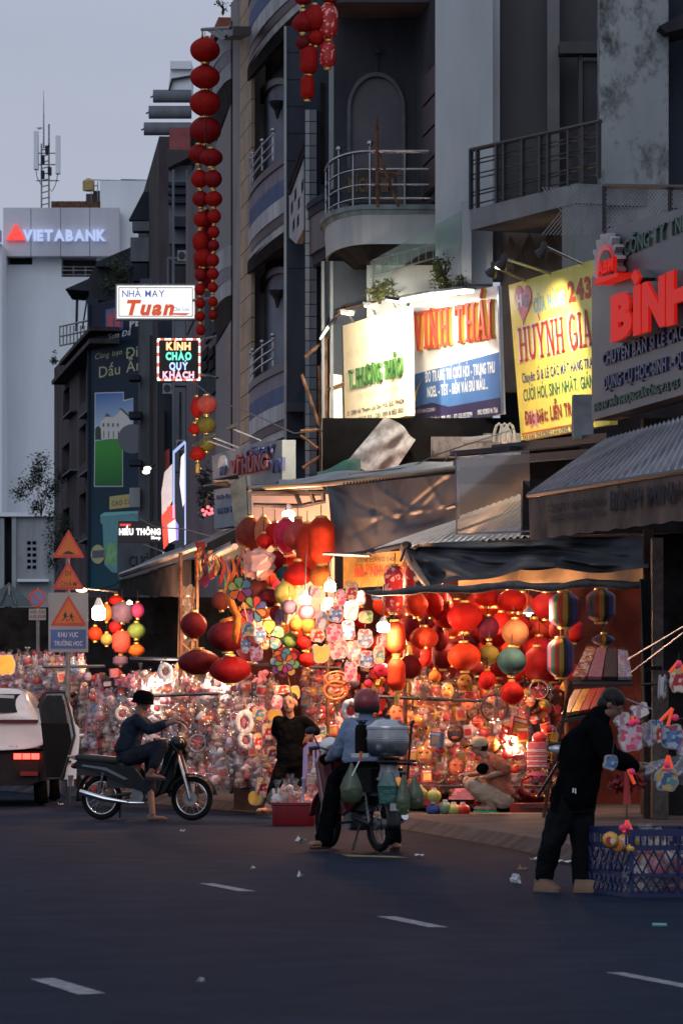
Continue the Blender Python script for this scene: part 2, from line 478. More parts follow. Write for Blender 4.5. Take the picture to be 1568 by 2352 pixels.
# ---------------------------------------------------------------- the setting: road,pavement
def asphalt():
 m = bpy.data.materials.new('asphalt'); m.use_nodes = True
 nt = m.node_tree; N = nt.nodes; L = nt.links.new; b = N['Principled BSDF']
 tc = N.new('ShaderNodeTexCoord')
 def noise(scale,det=6,st=None):
  n = N.new('ShaderNodeTexNoise'); n.inputs['Scale'].default_value = scale; n.inputs['Detail'].default_value = det
  if st:
   mp = N.new('ShaderNodeMapping'); mp.inputs['Rotation'].default_value = (0,0,.22); mp.inputs['Scale'].default_value = st
   L(tc.outputs['Object'],mp.inputs['Vector']); L(mp.outputs['Vector'],n.inputs['Vector'])
  else: L(tc.outputs['Object'],n.inputs['Vector'])
  return n
 a = noise(.12,6,(1.4,.6,1)); g = noise(60,2); s = noise(1.7,6)
 r = N.new('ShaderNodeValToRGB'); r.color_ramp.elements[0].position = .3; r.color_ramp.elements[0].color = (.0115,.0205,.038,1)
 r.color_ramp.elements[1].position = .7; r.color_ramp.elements[1].color = (.019,.031,.055,1)
 L(a.outputs['Fac'],r.inputs['Fac'])
 r2 = N.new('ShaderNodeValToRGB'); r2.color_ramp.elements[0].position = .35; r2.color_ramp.elements[0].color = (.78,.78,.8,1)
 r2.color_ramp.elements[1].position = .7; r2.color_ramp.elements[1].color = (1.12,1.12,1.12,1)
 L(s.outputs['Fac'],r2.inputs['Fac'])
 r3 = N.new('ShaderNodeValToRGB'); r3.color_ramp.elements[0].position = .3; r3.color_ramp.elements[0].color = (.6,.6,.6,1)
 r3.color_ramp.elements[1].position = .75; r3.color_ramp.elements[1].color = (1.35,1.35,1.35,1)
 L(g.outputs['Fac'],r3.inputs['Fac'])
 def mul(x,y):
  mm = N.new('ShaderNodeMix'); mm.data_type = 'RGBA'; mm.blend_type = 'MULTIPLY'; mm.inputs['Factor'].default_value = 1
  L(x,mm.inputs['A']); L(y,mm.inputs['B']); return mm.outputs['Result']
 L(mul(mul(r.outputs['Color'],r2.outputs['Color']),r3.outputs['Color']),b.inputs['Base Color'])
 b.inputs['Roughness'].default_value = .78; b.inputs['Specular IOR Level'].default_value = .015
 bp = N.new('ShaderNodeBump'); bp.inputs['Strength'].default_value = .35; bp.inputs['Distance'].default_value = .01
 L(g.outputs['Fac'],bp.inputs['Height']); L(bp.outputs['Normal'],b.inputs['Normal'])
 return m
asphalt_mat = asphalt()
mb = MB(); mb.add([(-700,-60,0),(700,-60,0),(700,1600,0),(-700,1600,0)],[(0,1,2,3)])
tag(mb.build('road',asphalt_mat,world=False),'dark asphalt road with thin lane dashes',kind='structure')
paver = M('pavement_concrete',(.075,.066,.068),.85,var=.22,scale=1.3,bump=.3)
kerb_mat = M('kerb_concrete',(.045,.045,.052),.85,var=.3,scale=2.5,bump=.3)
KP = [(1900,2150),(1568,2042),(1362,1988),(1150,1945),(940,1907),(760,1882),(570,1866),(200,1832),(0,1816),(-500,1775)]
kb = [G(x,y) for x,y in KP]
kt = [p+Vector((.16,.22,.12)) for p in kb]
mb = MB(); n = len(kb)
mb.add(kb+kt,[(i,n+i,n+i+1,i+1) for i in range(n - 1)])
kerb_root = MB()
kt2 = [p+Vector((.0,.0,0)) for p in kt]
mb2 = MB()
far = [Vector((60,p.y+.0,.12)) for p in kt]
far[-1] = Vector((60,200,.12)); far[-2] = Vector((60,160,.12))
mb2.add(kt+far,[(i,n+i,n+i+1,i+1) for i in range(n - 1)])
sw = mb2.build('pavement',paver)
gm = MB(); ga = [q - Vector((.10,.14,-.003)) for q in kb]; gb2 = [q+Vector((0,0,.003)) for q in kb]; gm.add(ga+gb2,[(i,n+i,n+i+1,i+1) for i in range(n - 1)]); tag(gm.build('gutter',M('gutter_dark',(.007,.007,.008),.9,var=.4,scale=4)),'dark gutter line at the foot of the kerb',kind='structure')  # dark strip laid along the foot of the kerb
tag(sw,'grey concrete pavement in front of the shops',kind='structure')
tag(mb.build('kerb',kerb_mat),'low sloping concrete kerb along the road',kind='structure')
dash_mat = M('lane_paint',(.24,.26,.29),.7,var=.35,scale=9)
def at_ground(x,y,z=.004):
 p = G(x,y); p.z = z; return p
for k,(q,lab) in enumerate([([(458,2030),(490,2030),(588,2048),(548,2048)],'worn white lane dash nearest to the parked motorbikes'),
  ([(865,2106),(908,2106),(1030,2131),(985,2131)],'worn white lane dash in the middle of the empty road'),
  ([(1390,2235),(1430,2235),(1640,2274),(1590,2274)],'white lane dash cut off by the right picture edge'),
  ([(70,2250),(125,2248),(243,2283),(180,2286)],'broad white lane dash low in the left corner')]):
 mb = MB(); mb.poly([at_ground(*p) for p in q][::-1])
 tag(mb.build('lane_marking',dash_mat),lab,kind='structure')
mb = MB(); mb.poly([at_ground(*p,z=.0035) for p in [(782,1963),(905,1967),(940,1971),(800,1968)]][::-1])
tag(mb.build('yellow_road_mark',M('yellow_line',(.30,.22,.08),.7,var=.5,scale=14)),'faint worn yellow mark beneath the loaded motorbike',kind='structure')
def ff(d,tilt=0.,z0=0.): return FR(0,d,1568,d,tilt,z0)
def holed(fr,mb,x0,y0,x1,y1,holes,n0,n1):
 ym,xm = (y0+y1)/2,(x0+x1)/2
 ux = lambda x: fr.uz(x,ym,n1)[0]
 zy = lambda y: fr.uz(xm,y,n1)[1]
 xs = sorted(set([x0,x1]+[h[0] for h in holes]+[h[2] for h in holes])); ys = sorted(set([y0,y1]+[h[1] for h in holes]+[h[3] for h in holes]))
 for a,b in zip(xs,xs[1:]):
  run = None
  for c,e in list(zip(ys,ys[1:]))+[(None,None)]:
   inside = c is None or any(h[0] <= a and b <= h[2] and h[1] <= c and e <= h[3] for h in holes)
   if not inside: run = (run[0],e) if run else (c,e)
   if inside and run:
    fr.box(mb,ux(a),ux(b),n0,n1,zy(run[1]),zy(run[0])); run = None
def part(fr,name,mat,parent,rects,n0,n1,smooth=False):
 mb = MB()
 for r in (rects if isinstance(rects[0],(tuple,list)) else [rects]): fr.pbox(mb,*r,n0,n1)
 return mb.build(name,mat,parent,smooth)
def ppoly(fr,name,mat,parent,pts,n0,n1):
 mb = MB(); fr.poly(mb,pts,n0,n1); return mb.build(name,mat,parent)
def ptext(fr,name,mat,parent,txt,x0,yb,x1,h,n0,n1,**k):
 if h >= 15 and len(txt) > 1:
  lay = k.get('lay')
  L_ = lay if lay else (lambda t: layout(t,k.get('bold',.02),k.get('gap',.09),0))
  W = L_(txt)[2]; g = k.get('gap',.09) if not lay else L_('II')[2] - 2*L_('I')[2]
  kx_ = (x1 - x0)/W; x = x0
  u0,z0 = fr.uz(x0,yb,n1); u1 = fr.uz(x1,yb,n1)[0]; ku = (u1 - u0)/W; zt = fr.uz(x0,yb - h,n1)[1]
  off = 0.; out = None
  for ch in txt:
   if ch == ' ':
    off += (.28+g) if not lay else .3; continue
   V,FS,w = lay(ch) if lay else layout(ch,k.get('bold',.02),.09,k.get('shear',0.))
   mb = MB(); put_local(mb,fr,V,FS,u0+off*ku,z0,ku,(zt - z0)/.72,n0,n1)
   if mb.v: out = mb.build('letter',mat,parent)
   off += w+g
  return out
 mb = MB(); put_text(mb,fr,txt,x0,yb,x1,h,n0,n1,**k); return mb.build(name,mat,parent)
def ground_of(fr,x,n=0.):
 u = fr.uz(x,1500,n)[0]; p = fr.pt(u,n,0); p.z = 0; return p
# ---------------------------------------------------------------- far left: bank and neighbours
fb = ff(230)
bank = thing('bank_building','white bank block with lit blue name on its top band','building',ground_of(fb,150))
mb = MB(); holed(fb,mb,8,588,345,1700,[(17,590,75,608),(142,592,222,636)],-10,0)
mb.build('wall',bank_wall,bank)
part(fb,'window_recess',black,bank,[(10,588,230,645)],-1.6,-1.4)
mb = MB()
for y in (612,620,630): fb.pbox(mb,142,y,222,y+1.6,-.1,.05)
for x in (168,196): fb.pbox(mb,x,612,x+1.4,636,-.12,.04)
mb.build('railing',dull_metal,bank)
panel_mat = M('bank_panel',(.56,.57,.62),.55,var=.08,scale=.35,streak=.15)
for a,b in [(8,71),(72.5,139),(140.5,206),(207.5,274)]:
 part(fb,'fascia_panel',panel_mat,bank,(a,477,b,588),.02,1.0)
part(fb,'fascia_core',dull_metal,bank,(10,479,272,586),-2,.9)
part(fb,'stair_block',bank_wall,bank,(230,415,348,588),-9,-.5)
part(fb,'roof_edge',rust,bank,(118,462,231,477),-3,-.5)
part(fb,'roof_hut',brown_wall,bank,[(198,445,230,463),(214,438,230,447)],-3,-1)
mb = MB()
for a in [((210,462),(210,413),(345,416)),((225,462),(225,417)),((278,417),(278,412),(345,414)),((210,428),(226,426))]:
 mb.tube([fb.at(x,y,-1) for x,y in a],.03,5)
mb.build('roof_pipe',dull_metal,bank)
mb = MB(); mb.lathe([(.1,0),(.32,.05),(.32,.55),(.1,.7)],12,fb.at(204,440,-1))
mb.build('water_tank',M('tank_yellow',(.4,.28,.1),.5),bank)
glow_white = M('lit_white_letters',(.5,.55,.7),.4,var=0,emit=(.55,.66,1.0),estr=.55)
x = 53
V_,_,W_ = layout('VIETABANK',.02)
kx = (243 - 53)/W_; x = 53.0
for ch in 'VIETABANK':
 adv = glyph(ch,.02)[2]*kx
 ptext(fb,'letter',glow_white,bank,ch,x,552,x+adv,25,1.02,1.32,bold=.035)
 x += adv+.09*kx
lit_red = M('lit_red',(.7,.05,.04),.4,var=0,emit=(1.,.07,.05),estr=.8)
for q in ([(37,514),(48,532),(33,540),(27,531)],[(26,533),(32,541),(28,546),(20,541)],[(15,551),(20,543),(29,551)],[(31,551),(29,544),(49,533.5),(58,551)]):
 ppoly(fb,'logo_piece',lit_red,bank,q,1.02,1.3)
fl = ff(226)
ns = thing('neighbour_block','strip of pale block with blue sign edge at far left','building',ground_of(fl,-30))
part(fl,'wall',bank_wall,ns,(-90,560,5,1400),-8,0)
part(fl,'sign_edge',M('blue_sign',(.05,.07,.25),.4,var=0,emit=(.1,.15,.6),estr=.3),ns,(-40,528,2,553),0,.8)
fm = ff(229)
mast = thing('antenna_mast','telecom mast with white panel antennas on the bank roof','antenna',fm.at(105,476,-2))
mb = MB()
for x in (96,113): mb.tube([fm.at(x,478,-2),fm.at(x,330,-2)],.05,5)
for y in range(345,475,14): mb.tube([fm.at(96,y,-2),fm.at(113,y - 4,-2)],.03,4)
for y in (352,378,415): mb.tube([fm.at(84,y,-2),fm.at(136,y,-2)],.03,4)
mb.build('lattice',dull_metal,mast)
mb = MB(); mb.tube([fm.at(101,340,-2),fm.at(101,285,-2),fm.at(101,208,-2)],[.05,.04,.012],5); mb.tube([fm.at(113,340,-2),fm.at(113,285,-2)],.05,5)
mb.build('whip_aerial',dull_metal,mast)
for x0,x1,y0,y1 in [(78,88,301,388),(128,138,311,398)]:
 part(fm,'panel_antenna',bank_wall,mast,(x0,y0,x1,y1),-2.3,-1.7)
mb = MB(); mb.lathe([(.02,0),(.14,.06),(.16,.12),(.02,.13)],10,fm.at(91,298,-2)); mb.build('dish',white_paint,mast)
for x,y in ((98,365),(114,392),(98,400),(108,343)):
 part(fm,'radio_unit',slate_wall,mast,(x - 4,y - 9,x+4,y+9),-2.3,-1.8)
mb = MB()
for pts in ([(83,390),(86,408),(96,425)],[(134,398),(128,425),(120,440),(113,432)]): mb.tube([fm.at(x,y,-1.9) for x,y in pts],.02,4)
mb.build('cable',black,mast)
fp = ff(190)
pod = thing('low_white_house','low white house with small lattice vent behind the road signs','building',ground_of(fp,60))
mb = MB(); holes = [(63+i*12,1243+j*14,72+i*12,1251+j*14) for i in range(2) for j in range(5)]
holed(fp,mb,28,1180,135,1640,holes,-6,0); mb.build('wall',white_wall,pod)
part(fp,'vent_back',black,pod,(55,1235,95,1315),-.9,-.8)
part(fp,'cornice',bank_wall,pod,(-8,1177,138,1186),-6,.3)
part(fp,'side_wall',dark_wall,pod,(-10,1187,27,1640),-6,-.6)
part(fp,'column',white_wall,pod,[(0,1190,10,1600),(28,1187,38,1600)],-.5,.15)
part(fp,'ledge',bank_wall,pod,(40,1330,112,1336),0,.5)
fo = FR(125,168,205,150)
old = thing('old_dark_house','soot-dark old house with tall windows beside the teal banner','building',ground_of(fo,165))
mb = MB(); wins = [(146,880,160,950),(183,870,198,950),(143,1010,160,1085),(182,1000,198,1085),(145,1160,160,1240),(182,1150,198,1240)]
holed(fo,mb,125,800,206,1700,wins,-3,0); mb.build('wall',brown_wall,old)
for w in wins:
 part(fo,'window',dark_glass,old,w,-.6,-.5)
 part(fo,'sill',grey_wall,old,(w[0] - 3,w[3],w[2]+2,w[3]+4),0,.25)
part(fo,'cornice',brown_wall,old,[(119,826,206,836),(136,790,206,799)],-3,.5)
mb = MB()
for y in (742,765,786): mb.tube([fo.at(138,y+8,.2),fo.at(204,y - 6,.2)],.035,4)
for x in range(138,206,8): mb.tube([fo.at(x,792,.2),fo.at(x,748,.2)],.025,4)
mb.build('balcony_rail',dull_metal,old)
mb = MB()
mb.tube([fo.at(176,760,.1),fo.at(178,672,.1)],.05,5); mb.tube([fo.at(190,755,.1),fo.at(200,690,.1)],.03,5)
mb.build('roof_rod',black,old)
fo2 = ff(150)
ppoly(fo2,'roof_canopy',dark_wall,old,[(150,664),(204,640),(225,600),(300,568),(330,560),(330,690),(204,690),(205,668)],-4,0)
part(fo2,'roof_edge',slate_wall,old,[(222,600,330,612)],-.2,.4)
def leaf_mat(key,col): return M(key,col,.6,var=.35,scale=6,transl=.25)
leaf_dark = leaf_mat('leaf_dark',(.035,.055,.03)); leaf_olive = leaf_mat('leaf_olive',(.07,.085,.03))
def foliage(center,rx,ry,rz,n,size,seed,stems=0):
 r = random.Random(seed); mb = MB(); c = Vector(center)
 cl = [(Vector((r.gauss(0,.5),r.gauss(0,.5),r.gauss(0,.5))),r.uniform(.25,.5)) for _ in range(9)]
 for i in range(n):
  k,s = r.choice(cl)
  v = k+Vector((r.gauss(0,1),r.gauss(0,1),r.gauss(0,1)))*s*.6
  p = c+Vector((v.x*rx,v.y*ry,v.z*rz))
  a = Vector((r.uniform(-1,1),r.uniform(-1,1),r.uniform(-.6,.6))).normalized(); b = a.cross(Vector((r.uniform(-1,1),r.uniform(-1,1),r.uniform(-1,1)))).normalized()
  L = size*r.uniform(.6,1.3)
  mb.add([p,p+a*L*.5+b*L*.28,p+a*L,p+a*L*.5 - b*L*.28],[(0,1,2,3)])
 return mb
def shrub(name,label,x,y,d,rx,rz,n,size,seed,mat,stem_to=None):
 c = P(x,y,d); t = thing(name,label,'plant',c - Vector((0,0,rz)))
 foliage(c,rx,rx*.8,rz,n,size,seed).build('crown',mat,t)
 mb = MB(); b = c - Vector((0,0,rz*1.2))
 r = random.Random(seed)
 for _ in range(5): mb.tube([b,b.lerp(c,.6)+Vector((r.uniform(-.2,.2)*rx,0,0)),c+Vector((r.uniform(-.7,.7)*rx,0,r.uniform(0,.7)*rz))],[.02,.014,.006],5)
 mb.build('trunk',M('bark',(.05,.04,.03),.9),t)
 return t
shrub('roof_creeper','dark creeper spilling over the roof beside the teal banner',270,625,149,.45,.55,1400,.10,3,leaf_dark)
shrub('wall_bush','dark bush growing from the old house wall above the road signs',95,1130,160,.7,.75,2200,.10,5,leaf_dark)
shrub('hanging_weeds','dark weeds hanging on the old house wall behind the warning signs',130,1230,158,.45,1.1,1700,.09,6,leaf_dark)
shrub('ledge_weeds','small weed tuft on the cornice corner of the old dark house',122,826,150,.12,.15,90,.1,8,leaf_dark)
shrub('rooftop_plant','wispy plant against the sky above the beige pilaster',512,12,77,.14,.14,60,.05,9,leaf_dark)
ft = FR(200,146,335,141)
ban = thing('teal_banner','tall dark teal paint advert banner with house picture','banner',ground_of(ft,260))
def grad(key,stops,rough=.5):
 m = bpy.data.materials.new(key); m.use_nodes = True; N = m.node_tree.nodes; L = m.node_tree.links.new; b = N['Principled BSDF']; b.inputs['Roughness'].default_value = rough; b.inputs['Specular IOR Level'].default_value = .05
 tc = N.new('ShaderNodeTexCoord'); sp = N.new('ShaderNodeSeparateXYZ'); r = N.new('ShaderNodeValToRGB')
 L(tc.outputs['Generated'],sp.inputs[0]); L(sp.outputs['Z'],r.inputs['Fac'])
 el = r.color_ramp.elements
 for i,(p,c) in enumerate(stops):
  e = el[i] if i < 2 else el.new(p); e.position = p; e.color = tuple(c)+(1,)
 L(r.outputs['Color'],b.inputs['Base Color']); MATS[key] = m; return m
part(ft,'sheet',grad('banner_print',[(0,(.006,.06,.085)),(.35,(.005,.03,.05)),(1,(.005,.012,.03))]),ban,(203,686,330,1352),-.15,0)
part(ft,'frame',slate_wall,ban,[(201,684,203.5,1354)],-.3,.05)
pale = M('banner_pale',(.62,.62,.66),.5,var=0); cream = M('banner_cream',(.42,.42,.22),.5,var=0)
part(ft,'logo',M('logo_blue',(.05,.06,.22),.5,var=0),ban,(243,707,283,762),0,.012)
ptext(ft,'logo_letter',M('logo_red',(.45,.03,.05),.5,var=0),ban,'n',248,754,277,48,.012,.02,bold=.06)
ptext(ft,'lettering',pale,ban,'Sơn Đẳ',248,780,300,13,0,.006,bold=.01,shear=.2)
ptext(ft,'lettering',pale,ban,'PE',298,752,322,16,0,.006,bold=.04)
ptext(ft,'lettering',cream,ban,'Cùng bạn',218,826,280,13,0,.006,bold=.0,shear=.15)
ptext(ft,'lettering',cream,ban,'Điể',291,824,332,26,0,.006,bold=.0)
ptext(ft,'lettering',cream,ban,'Dấu Ấn',228,868,326,26,0,.006,bold=.0)
key_pts = [(220,904),(283,902),(283,922),(305,916),(305,1000),(281,1010),(281,1116),(218,1116)]
ppoly(ft,'picture_border',pale,ban,[(218.5,902),(284.5,900),(284.5,919),(306,914),(306,1002),(282.5,1012),(282.5,1118),(216.5,1118)],0,.008)
def picture():
 m = grad('house_picture_lawn',[(0,(.02,.12,.03)),(.42,(.05,.30,.05)),(.5,(.06,.28,.06)),(.505,(.45,.55,.60)),(.66,(.40,.52,.66)),(1,(.05,.16,.42))])
 return m
ppoly(ft,'picture',picture(),ban,key_pts,.008,.014)
hw = M('house_white',(.62,.60,.55),.6,var=0); hd = M('house_dark',(.08,.08,.09),.6,var=0)
ppoly(ft,'pictured_house',hw,ban,[(232,1008),(232,968),(246,955),(260,960),(280,940),(300,955),(300,1008)],.014,.018)
ppoly(ft,'pictured_roof',hd,ban,[(240,957),(246,948),(255,957)],.018,.022); ppoly(ft,'pictured_roof',hd,ban,[(274,938),(300,962),(300,955),(280,938)],.018,.022)
for i in range(4):
 part(ft,'pictured_window',hd,ban,(236+i*11,972,240+i*11,980),.018,.021); part(ft,'pictured_column',hd,ban,(238+i*11,990,240+i*11,1006),.018,.021)
ppoly(ft,'pictured_tree',leaf_dark,ban,[(219,1010),(219,985),(226,978),(232,985),(233,1010)],.014,.019)
mb = MB(); u,z = ft.uz(310,1010,0); mb.lathe([(.0,-.0),(.85,0),(.85,.02),(.0,.02)],24,(0,0,0))
circ = [(305+34*math.cos(a*math.pi/12),1008+34*math.sin(a*math.pi/12)) for a in range(24)]
ppoly(ft,'dark_disc',M('disc_navy',(.012,.02,.04),.4,var=0),ban,circ,.014,.02)
part(ft,'yellow_label',M('label_yellow',(.45,.36,.08),.5,var=0),ban,(252,1136,325,1166),0,.01)
ptext(ft,'lettering',hd,ban,'CAO CẤP',257,1162,308,11,.01,.014,bold=.03)
ptext(ft,'lettering',cream,ban,'SƠN NỘI THẤT',256,1147,310,6,.01,.014,bold=.01)
teal = M('bucket_teal',(.03,.24,.26),.4,var=.1); tealg = M('bucket_green',(.12,.36,.10),.4,var=.25,scale=5)
ppoly(ft,'bucket',teal,ban,[(231,1183),(328,1178),(328,1315),(258,1315),(240,1296),(236,1205),(231,1200)],0,.015)
ppoly(ft,'bucket_rim',M('rim_teal',(.10,.42,.42),.4,var=0),ban,[(231,1183),(240,1177),(328,1173),(328,1178),(231,1186)],.015,.022)
ppoly(ft,'bucket_label',tealg,ban,[(243,1250),(264,1243),(270,1262),(266,1300),(243,1294)],.015,.022)
circ = [(225+16*math.cos(a*math.pi/9),1273+22*math.sin(a*math.pi/9)) for a in range(18)]
ppoly(ft,'round_badge',M('badge_gold',(.42,.40,.16),.5,var=.2,scale=9),ban,circ,.022,.03)
part(ft,'badge_strip',hd,ban,(212,1264,239,1281),.03,.036)
# ---------------------------------------------------------------- middle-left facades
def house(name,label,fr,xg): return thing(name,label,'building',ground_of(fr,xg))
fh = FR(300,138,345,120)
h1 = house('slate_narrow_house','narrow slate house with boxy concrete canopies beside the bank',fh,330)
part(fh,'wall',brown_wall,h1,(318,398,366,1700),-3,0)
fh0 = ff(121)
ppoly(fh0,'canopy',slate_wall,h1,[(296,505),(330,440),(362,440),(362,506)],-.5,0)
part(fh0,'canopy',grey_wall,h1,[(304,508,362,530)],-.5,.2)
part(fh0,'balcony',grey_wall,h1,[(300,545,350,600)],-.5,.1); part(fh0,'balcony',slate_wall,h1,[(306,605,340,645)],-.5,.1)
fh2 = ff(118)
part(fh2,'pilaster',grey_wall,h1,[(322,640,362,1700)],-1,0)
part(fh2,'window_strip',dark_glass,h1,[(344,770,352,1650)],0,.03)
part(fh2,'balcony_slab',slate_wall,h1,[(296,860,322,872),(296,945,325,960),(296,1055,325,1068)],-.6,.4)
part(fh2,'air_unit',white_wall,h1,[(298,1120,322,1165)],-.3,.3)
ptext(fh2,'faded_lettering',slate_wall,h1,'CƯỚ',296,1300,345,24,0,.02,bold=.0)
part(fh2,'low_wall',grey_wall,h1,[(270,1230,364,1330)],-.5,-.02)
fg = ff(108)
h2 = house('louvre_house','grey house with three concrete tube sunshades jutting into the sky',fg,400)
part(fg,'wall',slate_wall,h2,(392,300,470,1700),-2,0)
mb_t = []
for x0,y in ((352,221),(342,258),(331,296)):
 mb = MB(); a = fg.at(x0,y,.5); b = fg.at(440,y,.5); r = 15*108/F
 mb.tube([a,b],r,12); mb.build('sunshade',grey_wall,h2,smooth=True)
 mb = MB(); mb.tube([a+Vector((-.07,0,-.03)),a],.02,4); mb.build('spout',black,h2)
ppoly(fg,'parapet_frame',bank_wall,h2,[(391,140,),(440,140),(440,158),(391,158)],-1,.6)
ppoly(fg,'parapet_frame',bank_wall,h2,[(392,160),(440,160),(440,216),(386,216),(388,195)],-1,.45)
ppoly(fg,'frame_recess',slate_wall,h2,[(386,217),(398,183),(440,176),(440,172),(394,180),(384,217)],.45,.6)
part(fg,'red_panel',M('red_panel',(.26,.085,.085),.7,var=.1),h2,(389,293,436,345),-.6,.7)
ppoly(fg,'eave',black,h2,[(381,343),(436,345),(436,360),(386,385)],-.6,.9)
part(fg,'pilaster',grey_wall,h2,(388,380,440,560),0,.25)
for y in (418,438,458): part(fg,'ledge',slate_wall,h2,(386,y,440,y+8),.25,.6)
part(fg,'bracket',slate_wall,h2,[(398,497,436,520)],.0,.9)
part(fg,'window_frame',grey_wall,h2,(384,590,434,662),0,.2)
part(fg,'window',dark_glass,h2,(388,595,430,660),.2,.23)
part(fg,'pilaster',slate_wall,h2,[(362,730,402,1700)],0,.4); part(fg,'pilaster',grey_wall,h2,[(402,690,425,1700)],0,.7)
part(fg,'window_slot',dark_glass,h2,[(366,940,378,1290),(412,900,417,1100)],.4,.72)
mb = MB()
for y in (700,1020,1085): mb.tube([fg.at(402,y,.8),fg.at(416,y - 2,.8)],.015,4)
mb.build('hook',black,h2)
ppoly(fg,'red_chair_sign',M('red_thing',(.3,.03,.03),.5),h2,[(371,1040),(390,1030),(390,1085),(371,1098)],.45,.6)
fk = FR(430,98,500,88)
h3 = house('pink_house','dusty pink house front behind the long lantern string',fk,460)
part(fk,'wall',pink_wall,h3,(430,330,520,1700),-2,0)
part(fk,'top_box',M('orange_box',(.2,.07,.045),.7),h3,(462,85,502,110),-.6,.2)
part(fk,'column',grey_wall,h3,(478,110,505,500),-.4,.1)
part(fk,'wall_band',slate_wall,h3,[(470,520,520,760),(455,790,530,900)],0,.05)
for x,y in ((464,803),(478,801),(464,832),(478,830)): part(fk,'vent_block',dark_in,h3,(x,y,x+11,y+20),.05,.1)
def curved(fr,name,mat,parent,x0,x1,y0,y1,bulge,n_base=0.,tapers=1.,seg=14,lo=0.,hi=1.):
 """band bulging out of the facade between pixel columns x0..x1"""
 u0 = fr.uz(x0,(y0+y1)/2)[0]; u1 = fr.uz(x1,(y0+y1)/2)[0]
 zt = fr.uz((x0+x1)/2,y0)[1]; zb = fr.uz((x0+x1)/2,y1)[1]
 mb = MB(); top = []; bot = []
 for i in range(seg+1):
  t = lo+(hi - lo)*i/seg; u = u0+(u1 - u0)*t
  n = n_base+bulge*math.sin(math.pi*t) ** .6
  top.append(fr.pt(u,n,zt)); bot.append(fr.pt(u,n_base+(n - n_base)*tapers,zb))
 bt = [fr.pt(u0+(u1 - u0)*hi,n_base - .05,zt),fr.pt(u0+(u1 - u0)*lo,n_base - .05,zt)]; bb = [fr.pt(u0+(u1 - u0)*hi,n_base - .05,zb),fr.pt(u0+(u1 - u0)*lo,n_base - .05,zb)]
 T = top+bt; B = bot+bb; k = len(T)
 mb.add(T+B,[tuple(range(k)),tuple(range(2*k - 1,k - 1,-1))]+[(i,i+k,(i+1) % k+k,(i+1) % k) for i in range(k)])
 return mb.build(name,mat,parent,smooth=True)
fq = FR(492,86,534,79)
h4 = house('maroon_balcony_house','dark maroon house with white banded balconies left of the beige pilaster',fq,515)
part(fq,'wall',maroon,h4,(496,100,530,1700),-1.5,0)
for y,in ((120,),(600,)):
 curved(fq,'balcony_band',white_wall,h4,494,530,y,y+45,.22); curved(fq,'balcony_band',lilac_band,h4,494,530,y+45,y+75,.2)
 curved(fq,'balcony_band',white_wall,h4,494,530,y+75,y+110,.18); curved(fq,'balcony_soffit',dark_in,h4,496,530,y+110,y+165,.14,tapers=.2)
ppoly(fq,'roof_bracket',black,h4,[(470,68),(500,62),(535,60),(535,80),(510,92)],.1,.4)
mb = MB(); mb.tube([fq.at(464,68,.8),fq.at(530,64,.8)],.03,5); mb.tube([fq.at(498,66,.8),fq.at(520,84,.8)],.03,5); mb.tube([fq.at(465,66,.8),fq.at(465,90,.8)],.012,4)
mb.build('lantern_bracket',black,h4)
fc = FR(530,80,578,76)
pil = thing('beige_pilaster','tall beige pilaster of large square blocks between two balcony houses','pillar',ground_of(fc,555))
part(fc,'shaft',M('pilaster_plaster',(.24,.225,.225),.8,var=.15,scale=1.2,streak=.3),pil,(530,-30,576,1087),-.6,0)
y = -28.
while y < 1080:
 part(fc,'block',tan_tile,pil,(551,y,577,min(y+53,1086)),-.01,.05); y += 55
part(fc,'foot_wall',dark_wall,pil,(528,1087,580,1700),-.6,-.05)
fx = FR(566,76,700,69)
bh = house('banded_balcony_house','house with round banded balconies and tall arched niches',fx,620)
mb = MB(); part(fx,'wall',M('warm_grey_wall',(.10,.095,.098),.85,var=.25,scale=1.,streak=.2),bh,(560,-60,662,1700),-1.6,-.35)
niche = M('niche_plaster',(.20,.22,.27),.85,var=.12,scale=1.)
def arch(fr,parent,x0,x1,ytop,yb,wid,n0,mat_f,mat_in,ax=None):
 xm = (x0+x1)/2; r = (x1 - x0)/2; ry = r*1.3
 def outl(k):
  rr = r - k; ryy = ry - k*1.2
  pts = [(xm - rr,yb)]+[(xm - rr*math.cos(math.pi*i/14),ytop+ry - ryy*math.sin(math.pi*i/14)) for i in range(15)]+[(xm+rr,yb)]
  return pts
 o,inn = outl(0),outl(wid)
 q = [fr.uz(x,y,n0+.1) for x,y in o]; q2 = [fr.uz(x,y,n0+.1) for x,y in inn]
 mb = MB(); mb.ringprism([fr.pt(u,n0+.1,z) for u,z in q],[fr.pt(u,n0+.1,z) for u,z in q2],-fr.N*.12)
 mb.build('arch_frame',mat_f,parent)
 ppoly(fr,'arch_niche',mat_in,parent,inn,n0,n0+.03)
for (yt,yb) in ((178,420),(612,880)):
 arch(fx,bh,584,700,yt,yb,12,-.36,maroon,niche)
 mb = MB(); c = fx.at(637,yt+68,-.25); mb.lathe([(.02,-.2),(.06,-.05),(.14,.05),(.16,.1)],10,c); mb.build('wall_lamp',black,bh)
